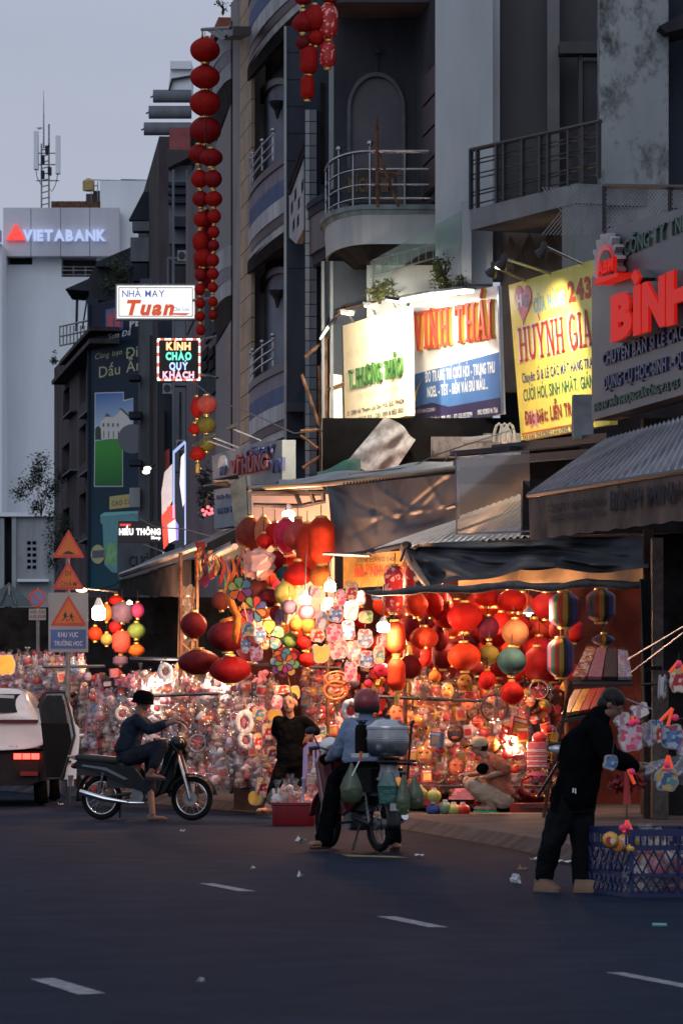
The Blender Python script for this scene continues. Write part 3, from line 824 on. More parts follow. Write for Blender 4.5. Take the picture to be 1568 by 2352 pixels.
for y0 in (-85,385,850):
 bw_ = M('band_white',(.40,.41,.43),.75,var=.2,scale=1.5,streak=.2)
 bands = [(0,18,maroon,.55,1.05),(18,50,lilac_band,.5,1),(50,88,blue_band,.5,.98),(88,125,bw_,.48,.98),(125,145,maroon,.42,.9),(145,162,bw_,.34,.9)]
 for a,b,mt,bl,tp in bands:
  curved(fx,'balcony_band',mt,bh,574,726,y0+a,y0+b,bl*.45,tapers=tp)
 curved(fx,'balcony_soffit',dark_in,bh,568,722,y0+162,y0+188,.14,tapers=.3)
 mb = MB()
 for k,yy in enumerate((-58,-36,-16)):
  pts = []
  for i in range(13):
   t = .02+.55*i/12; u0 = fx.uz(580,y0)[0]; u1 = fx.uz(724,y0)[0]; z = fx.uz(640,y0+yy)[1]
   pts.append(fx.pt(u0+(u1 - u0)*t,.22*math.sin(math.pi*t) ** .6,z))
  mb.tube(pts,.022,6)
 for t in (.03,.06,.12,.15,.38,.56):
  u = u0+(u1 - u0)*t; n = .22*math.sin(math.pi*t) ** .6
  mb.tube([fx.pt(u,n,fx.uz(640,y0)[1]),fx.pt(u,n,fx.uz(640,y0 - 66)[1])],.018,6); mb.ball(fx.pt(u,n,fx.uz(640,y0 - 70)[1]),.04)
 mb.build('balcony_rail',steel,bh,smooth=True)
fw = ff(68)
fin = house('fin_house','grey wall fin with bright white edge and cut-out stair panel',fw,690)
part(fw,'edge',white_wall,fin,(652,60,658,1120),-.5,.03); part(fw,'wall',slate_wall,fin,(658,60,702,1200),-.8,0)  # bright edge and shaded face of the fin put into two wall colours
for i in range(9):
 part(fw,'wall_panel',slate_wall,fin,(659,62+i*62,701,120+i*62),.0,.012)
fs2 = FR(662,68.5,705,66.5)
mb = MB(); fs2.poly(mb,[(664,440),(700,330),(700,520),(680,560),(664,545)],.0,.1); mb.build('stair_panel',white_wall,fin)
for (a,b) in ((668,470),(676,440),(684,460),(692,420),(672,510),(682,500)):
 ppoly(fs2,'cutout',dark_in,fin,[(a,b),(a+4,b - 10),(a+4,b+14),(a,b+24)],.1,.105)
mb = MB(); mb.tube([fs2.at(664,425,.12),fs2.at(702,318,.12)],.03,5); mb.tube([fs2.at(664,445,.12),fs2.at(702,340,.12)],.03,5); mb.build('stair_rail',slate_wall,fin)
part(fw,'lower_ledge',slate_wall,fin,(660,925,705,945),0,.5); part(fw,'lower_ledge',slate_wall,fin,(660,1000,740,1006),0,.5)
fz = ff(65.5)
tc_ = house('tiled_column_house','pale tiled column with maroon rounded balcony behind the signs',fz,720)
part(fz,'wall',slate_wall,tc_,(702,-60,760,1600),-1.2,-.1)
part(fz,'column_core',slate_wall,tc_,(698,250,728,1200),-.12,-.01)
y = 252
while y < 1150:
 part(fz,'tile',white_wall,tc_,(701,y,711,y+26),-.012,.02); part(fz,'tile',grey_wall,tc_,(712,y,727,y+26),-.012,.012); y += 28
part(fz,'dark_band',dark_in,tc_,[(735,190,744,420)],-.1,-.06)
fz2 = FR(694,67,800,63)
for a,b,mt,bl in ((456,470,slate_wall,.6),(470,490,slate_wall,.52),(490,575,maroon,.45),(575,600,slate_wall,.3)):
 curved(fz2,'balcony_band',mt,tc_,704,800,a,b,bl*.35)
part(fz,'column',white_wall,tc_,(755,150,766,700),-.1,.02)
fd1 = ff(104)
for k,(x0,y0,x1,y1) in enumerate([(404,560,428,600),(404,700,426,720),(440,420,462,500),(440,560,462,650),(404,860,424,880),(440,760,466,860)]):
 part(fd1,'ledge',grey_wall,h2,(x0 - 4,y1,x1+4,y1+6),-.1,.45)
 if y1 - y0 > 45:
  part(fd1,'window_frame',white_wall,h2,(x0,y0,x1,y1),-.1,.3); part(fd1,'window',dark_glass,h2,(x0+3,y0+3,x1 - 3,y1 - 3),.3,.32)
for x,y in ((408,575),(374,880),(405,1010)):
 part(fd1,'air_unit',M('unit_white',(.30,.31,.33),.6),h2,(x,y,x+20,y+24),.1,.5)
 circ_ = [(x+10+8*math.cos(a*math.pi/8),y+12+9*math.sin(a*math.pi/8)) for a in range(16)]; ppoly(fd1,'fan_grille',black,h2,circ_,.5,.52)
mb = MB()
for x in (398,430,452): mb.tube([P(x,390,103.2),P(x+1,1250,103.2)],.03,5)
mb.build('drain_pipe',grey_wall,h2)
for k,q in enumerate(([(300,1180,88),(420,1215,80),(560,1205,66)],[(330,1250,80),(450,1262,72),(640,1105,62)],[(180,1362,70),(330,1300,74),(440,1240,66)],[(420,860,84),(600,960,68),(760,985,61)])):
 mb = MB(); mb.tube([P(*q[0]),P(*q[0]).lerp(P(*q[1]),.5) - Vector((0,0,.12)),P(*q[1]),P(*q[1]).lerp(P(*q[2]),.5) - Vector((0,0,.15)),P(*q[2])],.011,4)
 tag(mb.build('overhead_cable',black),['black cable sagging past the tall glowing sign','black cable rising from the dark awning to the grey wall sign','black cable from the school sign to the dark awning','black cable from the LED panel to the iron scaffold'][k],'cable')
# ---------------------------------------------------------------- arch house (dark recess,chrome balcony)
fa = ff(63.5)
ah = house('arch_house','dark house front with blind arch and chrome balcony rail',fa,880)
recess_mat = M('recess_shade_plaster',(.06,.062,.075),.85,var=.2,scale=.9,streak=.3)  # plaster tone darkened to carry the shade of the recess
part(fa,'back_wall',recess_mat,ah,(766,-60,1010,1300),-1.2,0)
arch(fa,ah,797,930,165,470,8,0,M('arch_trim',(.12,.13,.15),.8),M('arch_inner',(.13,.125,.14),.85,var=.12,scale=.8))
mb = MB(); fa.pbox(mb,860,110,874,122,0,.08); fa.pbox(mb,865,122,868,170,0,.03); mb.build('finial',recess_mat,ah)
fa2 = FR(955,63.4,1002,61)
part(fa2,'side_wall',recess_mat,ah,(948,-60,1004,480),-.3,0)
part(fa2,'shutter_frame',brown_wall,ah,(966,150,1001,445),0,.04)
mb = MB()
for k in range(4): fa2.pbox(mb,969,165+k*70,998,228+k*70,.04,.06)
mb.build('shutter',maroon,ah)
part(ff(61.8),'ceiling_beam',recess_mat,ah,(766,-80,1010,5),-1.5,0)
def bal_pts(dy=0.):
 pts = []
 for i in range(9):
  a = i/8*math.pi/2
  pts.append((850 - (105+dy)*math.sin(math.pi/2 - a) ,63.6 - 2.2*math.sin(a) - dy*.004))
 pts += [(930,61.4 - dy*.004),(1016+dy*.3,61.4 - dy*.004)]
 return pts
def bal_slab(name,mat,y0,y1,dy0,dy1,parent):
 mb = MB(); z0 = P(900,y0,61.4).z; z1 = P(900,y1,61.4).z
 def plan(dy,z):
  a = [Vector(((x - CX)/F*d,d,z)) for x,d in bal_pts(dy)]
  return a+[Vector((a[-1].x,64.2,z)),Vector((a[0].x,64.2,z))]
 T,B = plan(dy0,z0),plan(dy1,z1); k = len(T)
 mb.add(T+B,[tuple(range(k)),tuple(range(2*k - 1,k - 1,-1))]+[(i,i+k,(i+1) % k+k,(i+1) % k) for i in range(k)])
 return mb.build(name,mat,parent)
pale_trim = M('balcony_trim',(.16,.20,.21),.8,var=.25,scale=2,streak=.3)
bal_slab('balcony_lip',pale_trim,470,481,10,10,ah); bal_slab('balcony_lip',pale_trim,481.2,492,5,2,ah)
bal_slab('balcony_body',white_wall,492.2,560,0,-4,ah)
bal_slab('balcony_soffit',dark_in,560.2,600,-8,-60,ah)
def rail(y,r,mat_mb):
 z = P(900,y,61.4).z
 pts = [Vector(((x - CX)/F*d,d,z)) for x,d in bal_pts(-4)]
 mat_mb.tube(pts,r,6)
mb = MB(); rail(348,.026,mb)
for y in (388,424,455): rail(y,.016,mb)
bp_ = bal_pts(-4); zt = P(900,345,61.4).z; zb = P(900,470,61.4).z
for i in (0,2,4,6,8,9,10):
 x,d = bp_[i]; q = Vector(((x - CX)/F*d,d,0)); mb.tube([q+Vector((0,0,zb)),q+Vector((0,0,zt+(.06 if i in (4,8) else 0)))],.018,6)
 if i in (4,8): mb.ball(q+Vector((0,0,zt+.1)),.045)
mb.build('balcony_rail',steel,ah,smooth=True)
flw = ff(61.9)
ppoly(flw,'lower_wall',white_wall,ah,[(842,492),(1060,492),(1060,1000),(842,1000)],-.8,-.06)
part(ff(62.6),'lower_recess',slate_wall,ah,(745,600,845,1200),-.6,0)
mb = MB()
for x in (741,761): mb.tube([P(x,600,62),P(x+2,1100,62)],.025,6)
mb.build('drain_pipe',grey_wall,ah)
bb = thing('balcony_board','old black signboard with dull gold letters lying on the chrome balcony','sign',P(850,470,62.3))
fbb = ff(62.2)
part(fbb,'board',black,bb,(786,385,912,466),-.1,0)
ptext(fbb,'lettering',M('old_gold',(.16,.10,.04),.6),bb,'KÍCH HIM',800,440,903,32,0,.02,bold=.03)
bp2 = thing('wooden_prop','rusty upright post with slanted brace on the chrome balcony','post',P(866,470,61.2))
mb = MB(); mb.tube([P(867,475,61.2),P(865,290,61.2),P(866,268,61.2)],[.03,.028,.01],6); mb.build('upright',rust,bp2)
mb = MB(); mb.tube([P(868,350,61.1),P(915,475,61.1)],.022,5); mb.tube([P(868,395,61.15),P(925,402,61.15)],.02,5); mb.build('brace',rust,bp2)
# ---------------------------------------------------------------- stained corner house on the right
fr_ = FR(1080,59.5,1320,56.6)
sh = house('stained_house','pale stained house with black balcony railing and deep openings',fr_,1200)
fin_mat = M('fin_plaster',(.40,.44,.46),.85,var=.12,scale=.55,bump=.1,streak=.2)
rec2 = M('recess_shade_grey',(.075,.075,.08),.85,var=.15,scale=.6,streak=.3)  # shade inside the recess is put into this wall colour
part(ff(60),'fin_wall',fin_mat,sh,(1000,-70,1131,652),-.35,0); part(ff(61.6),'fin_wall',fin_mat,sh,(1000,640,1131,1040),-.35,0)
part(ff(60.4),'fin_return',M('fin_return',(.45,.47,.48),.85,var=.06,scale=.6),sh,(1126,-70,1147,468),-.3,0)
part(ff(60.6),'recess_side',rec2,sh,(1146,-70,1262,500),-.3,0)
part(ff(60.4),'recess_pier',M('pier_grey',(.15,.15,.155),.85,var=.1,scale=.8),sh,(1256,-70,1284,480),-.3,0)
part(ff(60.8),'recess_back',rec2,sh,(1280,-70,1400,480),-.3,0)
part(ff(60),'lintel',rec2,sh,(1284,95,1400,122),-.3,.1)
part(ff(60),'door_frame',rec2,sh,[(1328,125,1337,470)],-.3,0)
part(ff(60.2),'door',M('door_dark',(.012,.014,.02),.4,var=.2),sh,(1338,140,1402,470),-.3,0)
def stained():
 m = M('stained_plaster',(.29,.315,.32),.88,var=.1,scale=.7,bump=.2,streak=.3)
 N = m.node_tree.nodes; L = m.node_tree.links.new; b = N['Principled BSDF']
 src = b.inputs['Base Color'].links[0].from_socket
 tc = N.new('ShaderNodeTexCoord'); n = N.new('ShaderNodeTexNoise'); n.inputs['Scale'].default_value = 2.6; n.inputs['Detail'].default_value = 9; n.inputs['Roughness'].default_value = .75
 mp = N.new('ShaderNodeMapping'); mp.inputs['Scale'].default_value = (1,1,.6); mp.inputs['Location'].default_value = (3.1,1.7,.4)
 L(tc.outputs['Object'],mp.inputs['Vector']); L(mp.outputs['Vector'],n.inputs['Vector'])
 r = N.new('ShaderNodeValToRGB'); r.color_ramp.elements[0].position = .36; r.color_ramp.elements[0].color = (.22,.21,.20,1); r.color_ramp.elements[1].position = .52; r.color_ramp.elements[1].color = (1,1,1,1)
 L(n.outputs['Fac'],r.inputs['Fac'])
 mm = N.new('ShaderNodeMix'); mm.data_type = 'RGBA'; mm.blend_type = 'MULTIPLY'; mm.inputs['Factor'].default_value = 1
 L(src,mm.inputs['A']); L(r.outputs['Color'],mm.inputs['B']); L(mm.outputs['Result'],b.inputs['Base Color'])
 return m
stain_mat = stained()
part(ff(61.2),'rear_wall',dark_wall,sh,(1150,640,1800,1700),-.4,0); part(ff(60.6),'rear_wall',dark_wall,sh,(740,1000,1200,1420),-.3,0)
part(ff(57),'pillar',stain_mat,sh,(1376,-70,1534,520),-.5,0)
part(ff(56.8),'pillar_base',stain_mat,sh,(1320,425,1380,700),-.5,0)
part(ff(58),'dark_bay',slate_wall,sh,(1530,-70,1700,600),-.5,0)
ppoly(ff(57.2),'bay_beam',dark_wall,sh,[(1512,60),(1700,-40),(1700,30),(1530,75)],-.5,.6)
slab_mat = M('slab_plaster',(.20,.215,.225),.85,var=.16,scale=.9,streak=.4)
mb = MB(); fr_.poly(mb,[(1080,481),(1322,421),(1322,466),(1080,529)],-2.2,0); mb.build('balcony_slab',slab_mat,sh)
part(ff(59.6),'slab_post',fin_mat,sh,(1060,462,1082,650),-.3,0)
mb = MB(); fr_.poly(mb,[(1290,474),(1322,466),(1322,760),(1290,760)],-.4,-.02); mb.build('lower_pier',slab_mat,sh)
part(ff(60.2),'lower_niche_wall',M('niche_warm_lit',(.26,.21,.165),.8,var=.1),sh,(1150,480,1330,900),-.2,0)  # warm light on this back wall is put into its beige colour
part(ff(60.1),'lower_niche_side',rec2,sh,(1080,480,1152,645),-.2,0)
for x in (1172,1215,1262):
 ppoly(ff(60),'diamond_ornament',M('ornament',(.14,.10,.085),.8),sh,[(x,540 - (x - 1172)*.15),(x+18,580 - (x - 1172)*.15),(x,625 - (x - 1172)*.15),(x - 18,580 - (x - 1172)*.15)],-.09,.05)
mb = MB()
tops = [fr_.at(x,345 - (x - 1080)*.222,.0) for x in (1080,1378)]
mb.tube(tops,.032,6)
mb.build('handrail',black,sh)
for x in (1081,1096,1141,1158,1200,1241,1259,1306,1340,1374):
 mb = MB(); yt,yb = 345 - (x - 1080)*.222,481 - (x - 1080)*.245
 a,b = fr_.at(x,yb,0),fr_.at(x,yt,0); mb.cbox((a+b)/2,.05,.05,(b - a).length,rz=.4); mb.build('baluster',black,sh)
mb = MB()
for k,t in enumerate((.18,.25,.42,.5,.72,.78,.93)):
 mb.tube([fr_.at(x,(345 - (x - 1080)*.222)*(1 - t)+(481 - (x - 1080)*.245)*t,0) for x in (1081,1376)],.011,4)
mb.build('rail_bars',black,sh)
ffn = FR(1385,52.5,1700,49.5)
cl = thing('chain_link_fence','chain-link panel in dark frame above the big grey sign','fence',ffn.at(1386,530,0))
mb = MB()
for q in ([(1387,427),(1387,530)],[(1387,427),(1700,432)],[(1538,428),(1538,500)]): mb.tube([ffn.at(x,y,0) for x,y in q],.03,5)
mb.build('frame',black,cl)
mb = MB()
for i in range(-12,40):
 for s in (1,-1):
  pts = []
  for j in range(2):
   yy = 430+j*110; pts.append(ffn.at(1390+i*8.5+s*(yy - 485)*.8,yy,0))
  mb.tube(pts,.006,3,cap=False)
mb.build('wire_mesh',dull_metal,cl)
ng = thing('net_fence','sagging green net on thin wires in front of the pale wall','fence',P(860,620,60.4))
mb = MB(); net = clear_plastic('green_net',(.62,.72,.68),.03,.5,milky=.28,milk=(.30,.42,.38))
mb.grid(lambda a,b: P(850+230*a,(600 - 128*a)*(1 - b)+(640 - 95*a)*b+8*math.sin(a*9)*b,60.5 - a*.9),16,3); mb.build('net',net,ng)
mb = MB()
for q in ([(857,598),(1052,545)],[(857,632),(1052,578)],[(857,596),(857,660)],[(1052,540),(1052,660)]): mb.tube([P(x,y,60.3) for x,y in q],.012,4)
for i in range(12): mb.tube([P(862+i*16.5,597 - i*4.5,60.3),P(862+i*16.5,630 - i*4.5,60.3)],.008,3)
mb.build('wire_frame',dull_metal,ng)
shrub('potted_tree','round leafy shrub above the yellow shop sign',1022,628,59.6,.16,.24,750,.055,11,leaf_olive)
shrub('low_shrub','small spreading shrub between the glaring sign and blue sign',872,668,60.2,.17,.15,450,.06,12,leaf_olive)
shrub('low_shrub','tuft of leaves right of the round shrub above the yellow sign',1052,662,59.5,.09,.08,150,.05,13,leaf_olive)
# ---------------------------------------------------------------- shop signs
sign_white = M('sign_white',(.82,.70,.48),.5,var=.05,scale=2)
f1 = FR(787,62.5,930,59.5,tilt=.03,z0=6)
s1 = thing('white_shop_sign','glaring floodlit white shop sign with green lettering','sign',f1.at(790,990,0))
part_mb = MB(); f1.poly(part_mb,[(787,748),(929,704),(933,955),(792,992)],-.12,0); part_mb.build('panel',sign_white,s1)
green_l = M('letter_green',(.025,.085,.015),.5,var=.1); pale_l = M('letter_pale',(.62,.56,.40),.5,var=0); red_l = M('letter_red',(.38,.045,.03),.5,var=.1)  # pale_l print is only a little darker than the panel
ptext(f1,'lettering',pale_l,s1,'CỬA HÀNG',828,790,900,15,0,.006,bold=.02)
ptext(f1,'lettering',pale_l,s1,'ĐỒ TRANG TRÍ TIỆC CƯỚI',797,822,915,14,0,.006,bold=.0)
ptext(f1,'raised_lettering',green_l,s1,'T. PHƯƠNG THẢO',800,893,922,44,0,.04,bold=.012)
ptext(f1,'lettering',pale_l,s1,'TẠI THANH ÁNH SÁNG',820,918,912,14,0,.006,bold=.0)
hdk = M('letter_dark',(.06,.05,.05),.5,var=0)
ptext(f1,'lettering',hdk,s1,'Đ: 239B Hải Thượng Lãn Ông, P.13, Q.5, TPHCM',798,955,928,10,0,.006,bold=.02)
ptext(f1,'lettering',hdk,s1,'ĐT: 08.38547 359 - DĐ: 090 8 853 803',798,975,926,11,0,.006,bold=.02)
f1b = ff(62.4)
ppoly(f1b,'side_panel',sign_white,s1,[(757,858),(784,862),(788,1000),(756,1000)],-.1,0)
part(f1b,'side_post',sign_white,s1,(758,770,764,1000),-.06,.02)
def flood(root,a,b,w,hgt,mat_lit,power,aim,name='lamp'):
 """flat LED floodlight at b on an arm from a"""
 mb = MB(); mb.tube([a,b],.014,5); mb.build('lamp_arm',dull_metal,root)
 mb = MB(); mb.cbox(b,w,w*.8,hgt,ry=.15); mb.build('lamp_head',black,root)
 mb = MB(); mb.cbox(b - Vector((0,.0,hgt*.75)),w*.85,w*.65,hgt*.4,ry=.15); mb.build('lamp_lens',mat_lit,root)
 l = bpy.data.lights.new('lamp_light','SPOT'); l.energy = power; l.color = (1,.86,.62); l.spot_size = math.radians(105); l.spot_blend = .9; l.shadow_soft_size = .08
 o = bpy.data.objects.new('lamp_light',l); COL.objects.link(o); o.parent = root
 o.location = b - Vector((0,0,hgt*1.2)) - wloc(root)
 o.rotation_euler = (aim - b).to_track_quat('-Z','Y').to_euler()
lamp_lit = M('lamp_lens',(.9,.85,.7),.4,var=0,emit=(1,.8,.5),estr=3)
tube_lit = M('tube_lens',(.9,.9,.9),.4,var=0,emit=(1,.93,.82),estr=4)
fl1 = thing('sign_floodlights','row of hooded lamps glaring onto the white sign','lamp',f1.at(800,745,.5))
for x,y,x2,y2,pw in ((812,740,797,716,900),(862,722,850,700,1000),(908,706,900,686,900)):
 flood(fl1,f1.at(x,y,0),f1.at(x2,y2,.7),.2,.04,lamp_lit,pw,f1.at(x+10,870,0))
lt2 = thing('side_reflector_lamp','tilted reflector lamp beside the glaring sign edge','lamp',P(752,750,62))
mb = MB(); mb.add([P(738,772,61.9),P(770,735,61.9),P(770,742,62.2),P(738,779,62.2)],[(0,1,2,3)]); mb.prism([P(735,770,61.9),P(768,732,61.9),P(773,738,62.2),P(737,777,62.2)],(0.01,.02,.04)); mb.build('reflector',black,lt2)
mb = MB(); mb.prism([P(734,777,61.85),P(752,748,61.85),P(755,753,61.9),P(736,779,61.9)],(0,.01,-.01)); mb.build('lens',lamp_lit,lt2)
mb = MB(); mb.tube([P(762,735,62.1),P(800,700,62.3)],.02,5); mb.tube([P(776,715,62),P(880,688,61)],.015,5); mb.build('lamp_arm',rust,lt2)
f2 = FR(935,61,1148,58.5,tilt=.025,z0=6)
s2 = thing('blue_white_sign','white and blue shop sign with red gold raised letters','sign',f2.at(945,980,0))
q = MB(); f2.poly(q,[(934,694),(1143,656),(1153,951),(943,984)],-.05,0); q.build('panel',M('sign_cream',(.70,.68,.67),.45,var=.05),s2)
q = MB(); f2.poly(q,[(934,694),(938,693),(947,983),(943,984)],0,.02); q.build('frame',steel,s2); q = MB(); f2.poly(q,[(1140,657),(1143.5,656),(1153.5,951),(1150,951.5)],0,.02); q.build('frame',steel,s2)
q = MB(); f2.poly(q,[(942,862),(1148,808),(1151,912),(1030,934),(990,924),(944,938)],0,.01); q.build('blue_band',M('sign_blue',(.05,.13,.33),.45,var=.06),s2)
q = MB(); f2.poly(q,[(944,938),(990,924.2),(1030,934.2),(1151,912.2),(1152.5,950),(945,982)],0,.01); q.build('navy_band',M('sign_navy',(.025,.02,.07),.45,var=.1),s2)
gold_side = M('letter_gold',(.50,.30,.03),.4,var=.05)
ptext(f2,'letter_backing',gold_side,s2,'VINH THÁI',953,806,1131,88,.0,.05,lay=serif_layout)
ptext(f2,'raised_lettering',red_l,s2,'VINH THÁI',949,806,1127,88,.051,.08,lay=serif_layout)
wht = M('letter_white',(.66,.68,.72),.5,var=0)
ptext(f2,'lettering',wht,s2,'ĐỒ TRANG TRÍ CƯỚI HỎI - TRUNG THU',977,878,1136,25,.01,.016,bold=.025)
ptext(f2,'lettering',wht,s2,'NOEL - TẾT - ĐÈN VẢI ĐỦ MẪU...',981,912,1120,24,.01,.016,bold=.025)
ptext(f2,'lettering',wht,s2,'ĐỊA CHỈ KINH DOANH',947,951,998,9,.01,.016,bold=.0)
ptext(f2,'lettering',wht,s2,'241 HẢI THƯỢNG LÃN ÔNG - P.13 - Q.5',947,975,1034,11,.01,.016,bold=.02)
ptext(f2,'lettering',wht,s2,'ĐT: 028.39570799',1042,963,1084,12,.01,.016,bold=.02)
ptext(f2,'lettering',wht,s2,'0902.920850 Mr.Thái',1096,953,1142,12,.01,.016,bold=.02)
yl = M('swoosh_yellow',(.7,.40,.05),.5,var=0)
q = MB(); f2.poly(q,[(949,920),(953,900),(970,868),(957,896),(952,922)],.01,.018); q.build('swoosh',yl,s2)
fl2 = thing('sign_tube_lamp','long white tube lamp glowing above the blue and white sign','lamp',f2.at(990,690,.4))
q = MB()
for (xa,ya,xb,yb) in ((930,689,1018,672),(1024,672,1092,664)):
 a,b = f2.at(xa,ya,.35),f2.at(xb,yb,.35)
 d_ = (b - a); q2 = MB(); q2.prism([a+Vector((0,0,0)),b,b+f2.N*.2,a+f2.N*.2],Vector((0,0,.03))); q2.build('lamp_hood',dull_metal,fl2)
 q3 = MB(); q3.prism([a+Vector((0,0,-.05))+f2.N*.03,b+Vector((0,0,-.05))+f2.N*.03,b+f2.N*.17+Vector((0,0,-.05)),a+f2.N*.17+Vector((0,0,-.05))],Vector((0,0,.045))); q3.build('lamp_tube',tube_lit,fl2)
 al = bpy.data.lights.new('tube_light','AREA'); al.shape = 'RECTANGLE'; al.size = d_.length*.95; al.size_y = .14; al.energy = 20; al.color = (1,.92,.8); ao = bpy.data.objects.new('tube_light',al); COL.objects.link(ao); ao.parent = fl2
 ao.location = (a+b)/2+f2.N*.1+Vector((0,0,-.06)) - wloc(fl2); ao.rotation_euler = (0,0,math.atan2(d_.y,d_.x))
f3 = FR(1168,58,1358,54.7,tilt=.075,z0=6)
s3 = thing('yellow_shop_sign','bright yellow shop sign with pink heart and red name','sign',f3.at(1200,1010,0))
q = MB(); f3.poly(q,[(1167,655),(1400,585),(1400,975),(1196,1012)],-.1,0); q.build('panel',M('sign_yellow',(.74,.66,.12),.45,var=.05),s3)
hp = []
for i in range(28):
 t = 2*math.pi*i/28; hp.append((1200+19*(math.sin(t) ** 3),693 - 3.3*(13*math.cos(t) - 5*math.cos(2*t) - 2*math.cos(3*t) - math.cos(4*t))*.95))
q = MB(); f3.poly(q,hp,0,.012); q.build('heart_emblem',M('heart_pink',(.55,.13,.22),.5,var=.3,scale=3),s3)
ptext(f3,'emblem_letters',wht,s3,'H',1186,706,1198,28,.012,.018,bold=.05); ptext(f3,'emblem_letters',M('letter_violet',(.10,.06,.25),.5,var=0),s3,'G',1200,706,1213,28,.012,.018,bold=.05)
lb = M('letter_skyblue',(.20,.40,.55),.5,var=0); rd = M('letter_bright_red',(.50,.03,.02),.5,var=0); nb = M('letter_navy',(.03,.05,.22),.5,var=0); gb = M('letter_deep_green',(.02,.16,.08),.5,var=0)
ptext(f3,'lettering',lb,s3,'CỬA HÀNG',1224,718,1298,32,0,.006,bold=.05)
ptext(f3,'lettering',rd,s3,'243',1304,694,1358,46,0,.006,bold=.05)
ptext(f3,'letter_outline',wht,s3,'HUỲNH GIAO',1191,835,1382,84,0,.005,lay=lambda t: serif_layout(t,.12))
ptext(f3,'lettering',rd,s3,'HUỲNH GIAO',1194,833,1384,80,.006,.012,lay=lambda t: serif_layout(t,.12))
ptext(f3,'lettering',nb,s3,'Chuyên: SỈ & LẺ CÁC MẶT HÀNG TRANG TRÍ',1199,880,1395,23,0,.006,bold=.02)
ptext(f3,'lettering',gb,s3,'CƯỚI HỎI, SINH NHẬT, GIÁNG SINH',1202,922,1405,28,0,.006,bold=.02)
star = [(1224+(22 if i % 2 else 12)*math.cos(i*math.pi/9),963+(24 if i % 2 else 12)*math.sin(i*math.pi/9)) for i in range(18)]
q = MB(); f3.poly(q,star,0,.005); q.build('starburst',M('burst_pink',(.55,.30,.30),.5,var=0),s3)
mr = M('letter_maroon',(.26,.02,.03),.5,var=0)
ptext(f3,'lettering',mr,s3,'Đặc biệt: LIỄN TRANG',1206,975,1345,31,.006,.012,bold=.03)
q = MB(); f3.poly(q,[(1198,995),(1400,957),(1400,960),(1198,999)],0,.006); q.build('rule',M('rule_orange',(.5,.12,.03),.5,var=0),s3)
ptext(f3,'lettering',nb,s3,'243 HẢI THƯỢNG LÃN ÔNG, PHƯỜNG',1200,1012,1345,12,0,.006,bold=.02)
for k,(bx,by,hx,hy,lab) in enumerate([(1205,645,1135,612,'left'),(1262,628,1158,594,'middle'),(1335,606,1250,566,'right')]):
 t = thing('arm_spotlight',{'left': 'dark spotlight on a short steel arm, leftmost above the yellow sign','middle': 'glowing spotlight on a long steel arm above the yellow sign','right': 'dark spotlight on a steel arm nearest the gear emblem'}[lab],'lamp',f3.at(bx,by,0),'arm lamps of the yellow sign')
 a,b = f3.at(bx,by,.02),P(hx,hy,55.6+k*-.5)
 mb = MB(); mb.tube([a,b],.02,6); mb.build('arm',steel,t)
 mb = MB(); dirv = Vector((.03,.05,-.12)); c = b
 mb.tube([c+Vector((-.02,0,.06)),c - Vector((.0,0,.02)),c+Vector((-.05,.05,-.10))],[.03,.05,.085],10); mb.build('lamp_head',black,t,smooth=True)
 mb = MB(); mb.ball(c+Vector((-.05,.05,-.105)),.075 if lab == 'middle' else .05,.07,.03); mb.build('lamp_lens',lamp_lit if lab == 'middle' else dull_metal,t)
 if lab == 'middle':
  l = bpy.data.lights.new('lamp_light','SPOT'); l.energy = 640; l.color = (1,.83,.58); l.spot_size = math.radians(100); l.spot_blend = .9; l.shadow_soft_size = .06
  o = bpy.data.objects.new('lamp_light',l); COL.objects.link(o); o.parent = t; o.location = c+Vector((-.05,.02,-.16)) - wloc(t)
  o.rotation_euler = (f3.at(1290,830,0) - c).to_track_quat('-Z','Y').to_euler()
f4 = FR(1358,52,1568,47.6)
s4 = thing('grey_company_sign','large dark grey sign with thick red raised letters','sign',f4.at(1400,965,0))
q = MB(); f4.poly(q,[(1358,640),(1395,525),(1700,440),(1700,868),(1358,966)],-.3,0); q.build('panel',M('sign_grey',(.085,.09,.105),.45,.2,var=.12,scale=1.2),s4)
lit_sign_red = M('raised_red',(.36,.008,.006),.45,var=0,emit=(1,.02,.01),estr=.34,spec=.05)
x = 1401.
for ch,w in (('B',48),('Ì',17),('N',52),('H',58)):
 side = MB(); yb = 778 - (x - 1405)*.30
 put_text(side,f4,ch,x+5,yb,x+w+5,96+(x - 1405)*.12,.0,.16,bold=.06); side.build('letter_side',dull_metal,s4)
 ptext(f4,'letter',lit_sign_red,s4,ch,x,yb,x+w,96+(x - 1405)*.12,.162,.2,bold=.06)
 x += w+3.5
ptext(f4,'lettering',M('letter_forest',(.02,.07,.05),.5,var=0),s4,'CÔNG TY TNHH VPP',1432,588,1640,36,.0,.03,bold=.01)
ptext(f4,'lettering',M('letter_ink',(.02,.025,.10),.45,var=0),s4,'CHUYÊN BÁN SỈ LẺ CÁC CH',1382,840,1600,30,0,.03,bold=.03)
ptext(f4,'lettering',MATS['letter_ink'],s4,'DỤNG CỤ HỌC SINH - QUÀ T',1385,895,1600,30,0,.03,bold=.03)
ptext(f4,'lettering',MATS['letter_forest'],s4,'245-247 HẢI THƯỢNG LÃN ÔNG, P.13, Q.5',1362,945,1556,18,0,.02,bold=.02)
ge = thing('gear_emblem','red gear-shaped emblem with lettered arch on the grey sign corner','emblem',f4.at(1385,650,.1))
gp = []
for i in range(40):
 a = math.pi*1.15 - i/39*math.pi*1.3; r = 1.0 if i % 4 < 2 else .78
 gp.append((1388+30*r*math.cos(a),605 - 70*r*math.sin(a)))
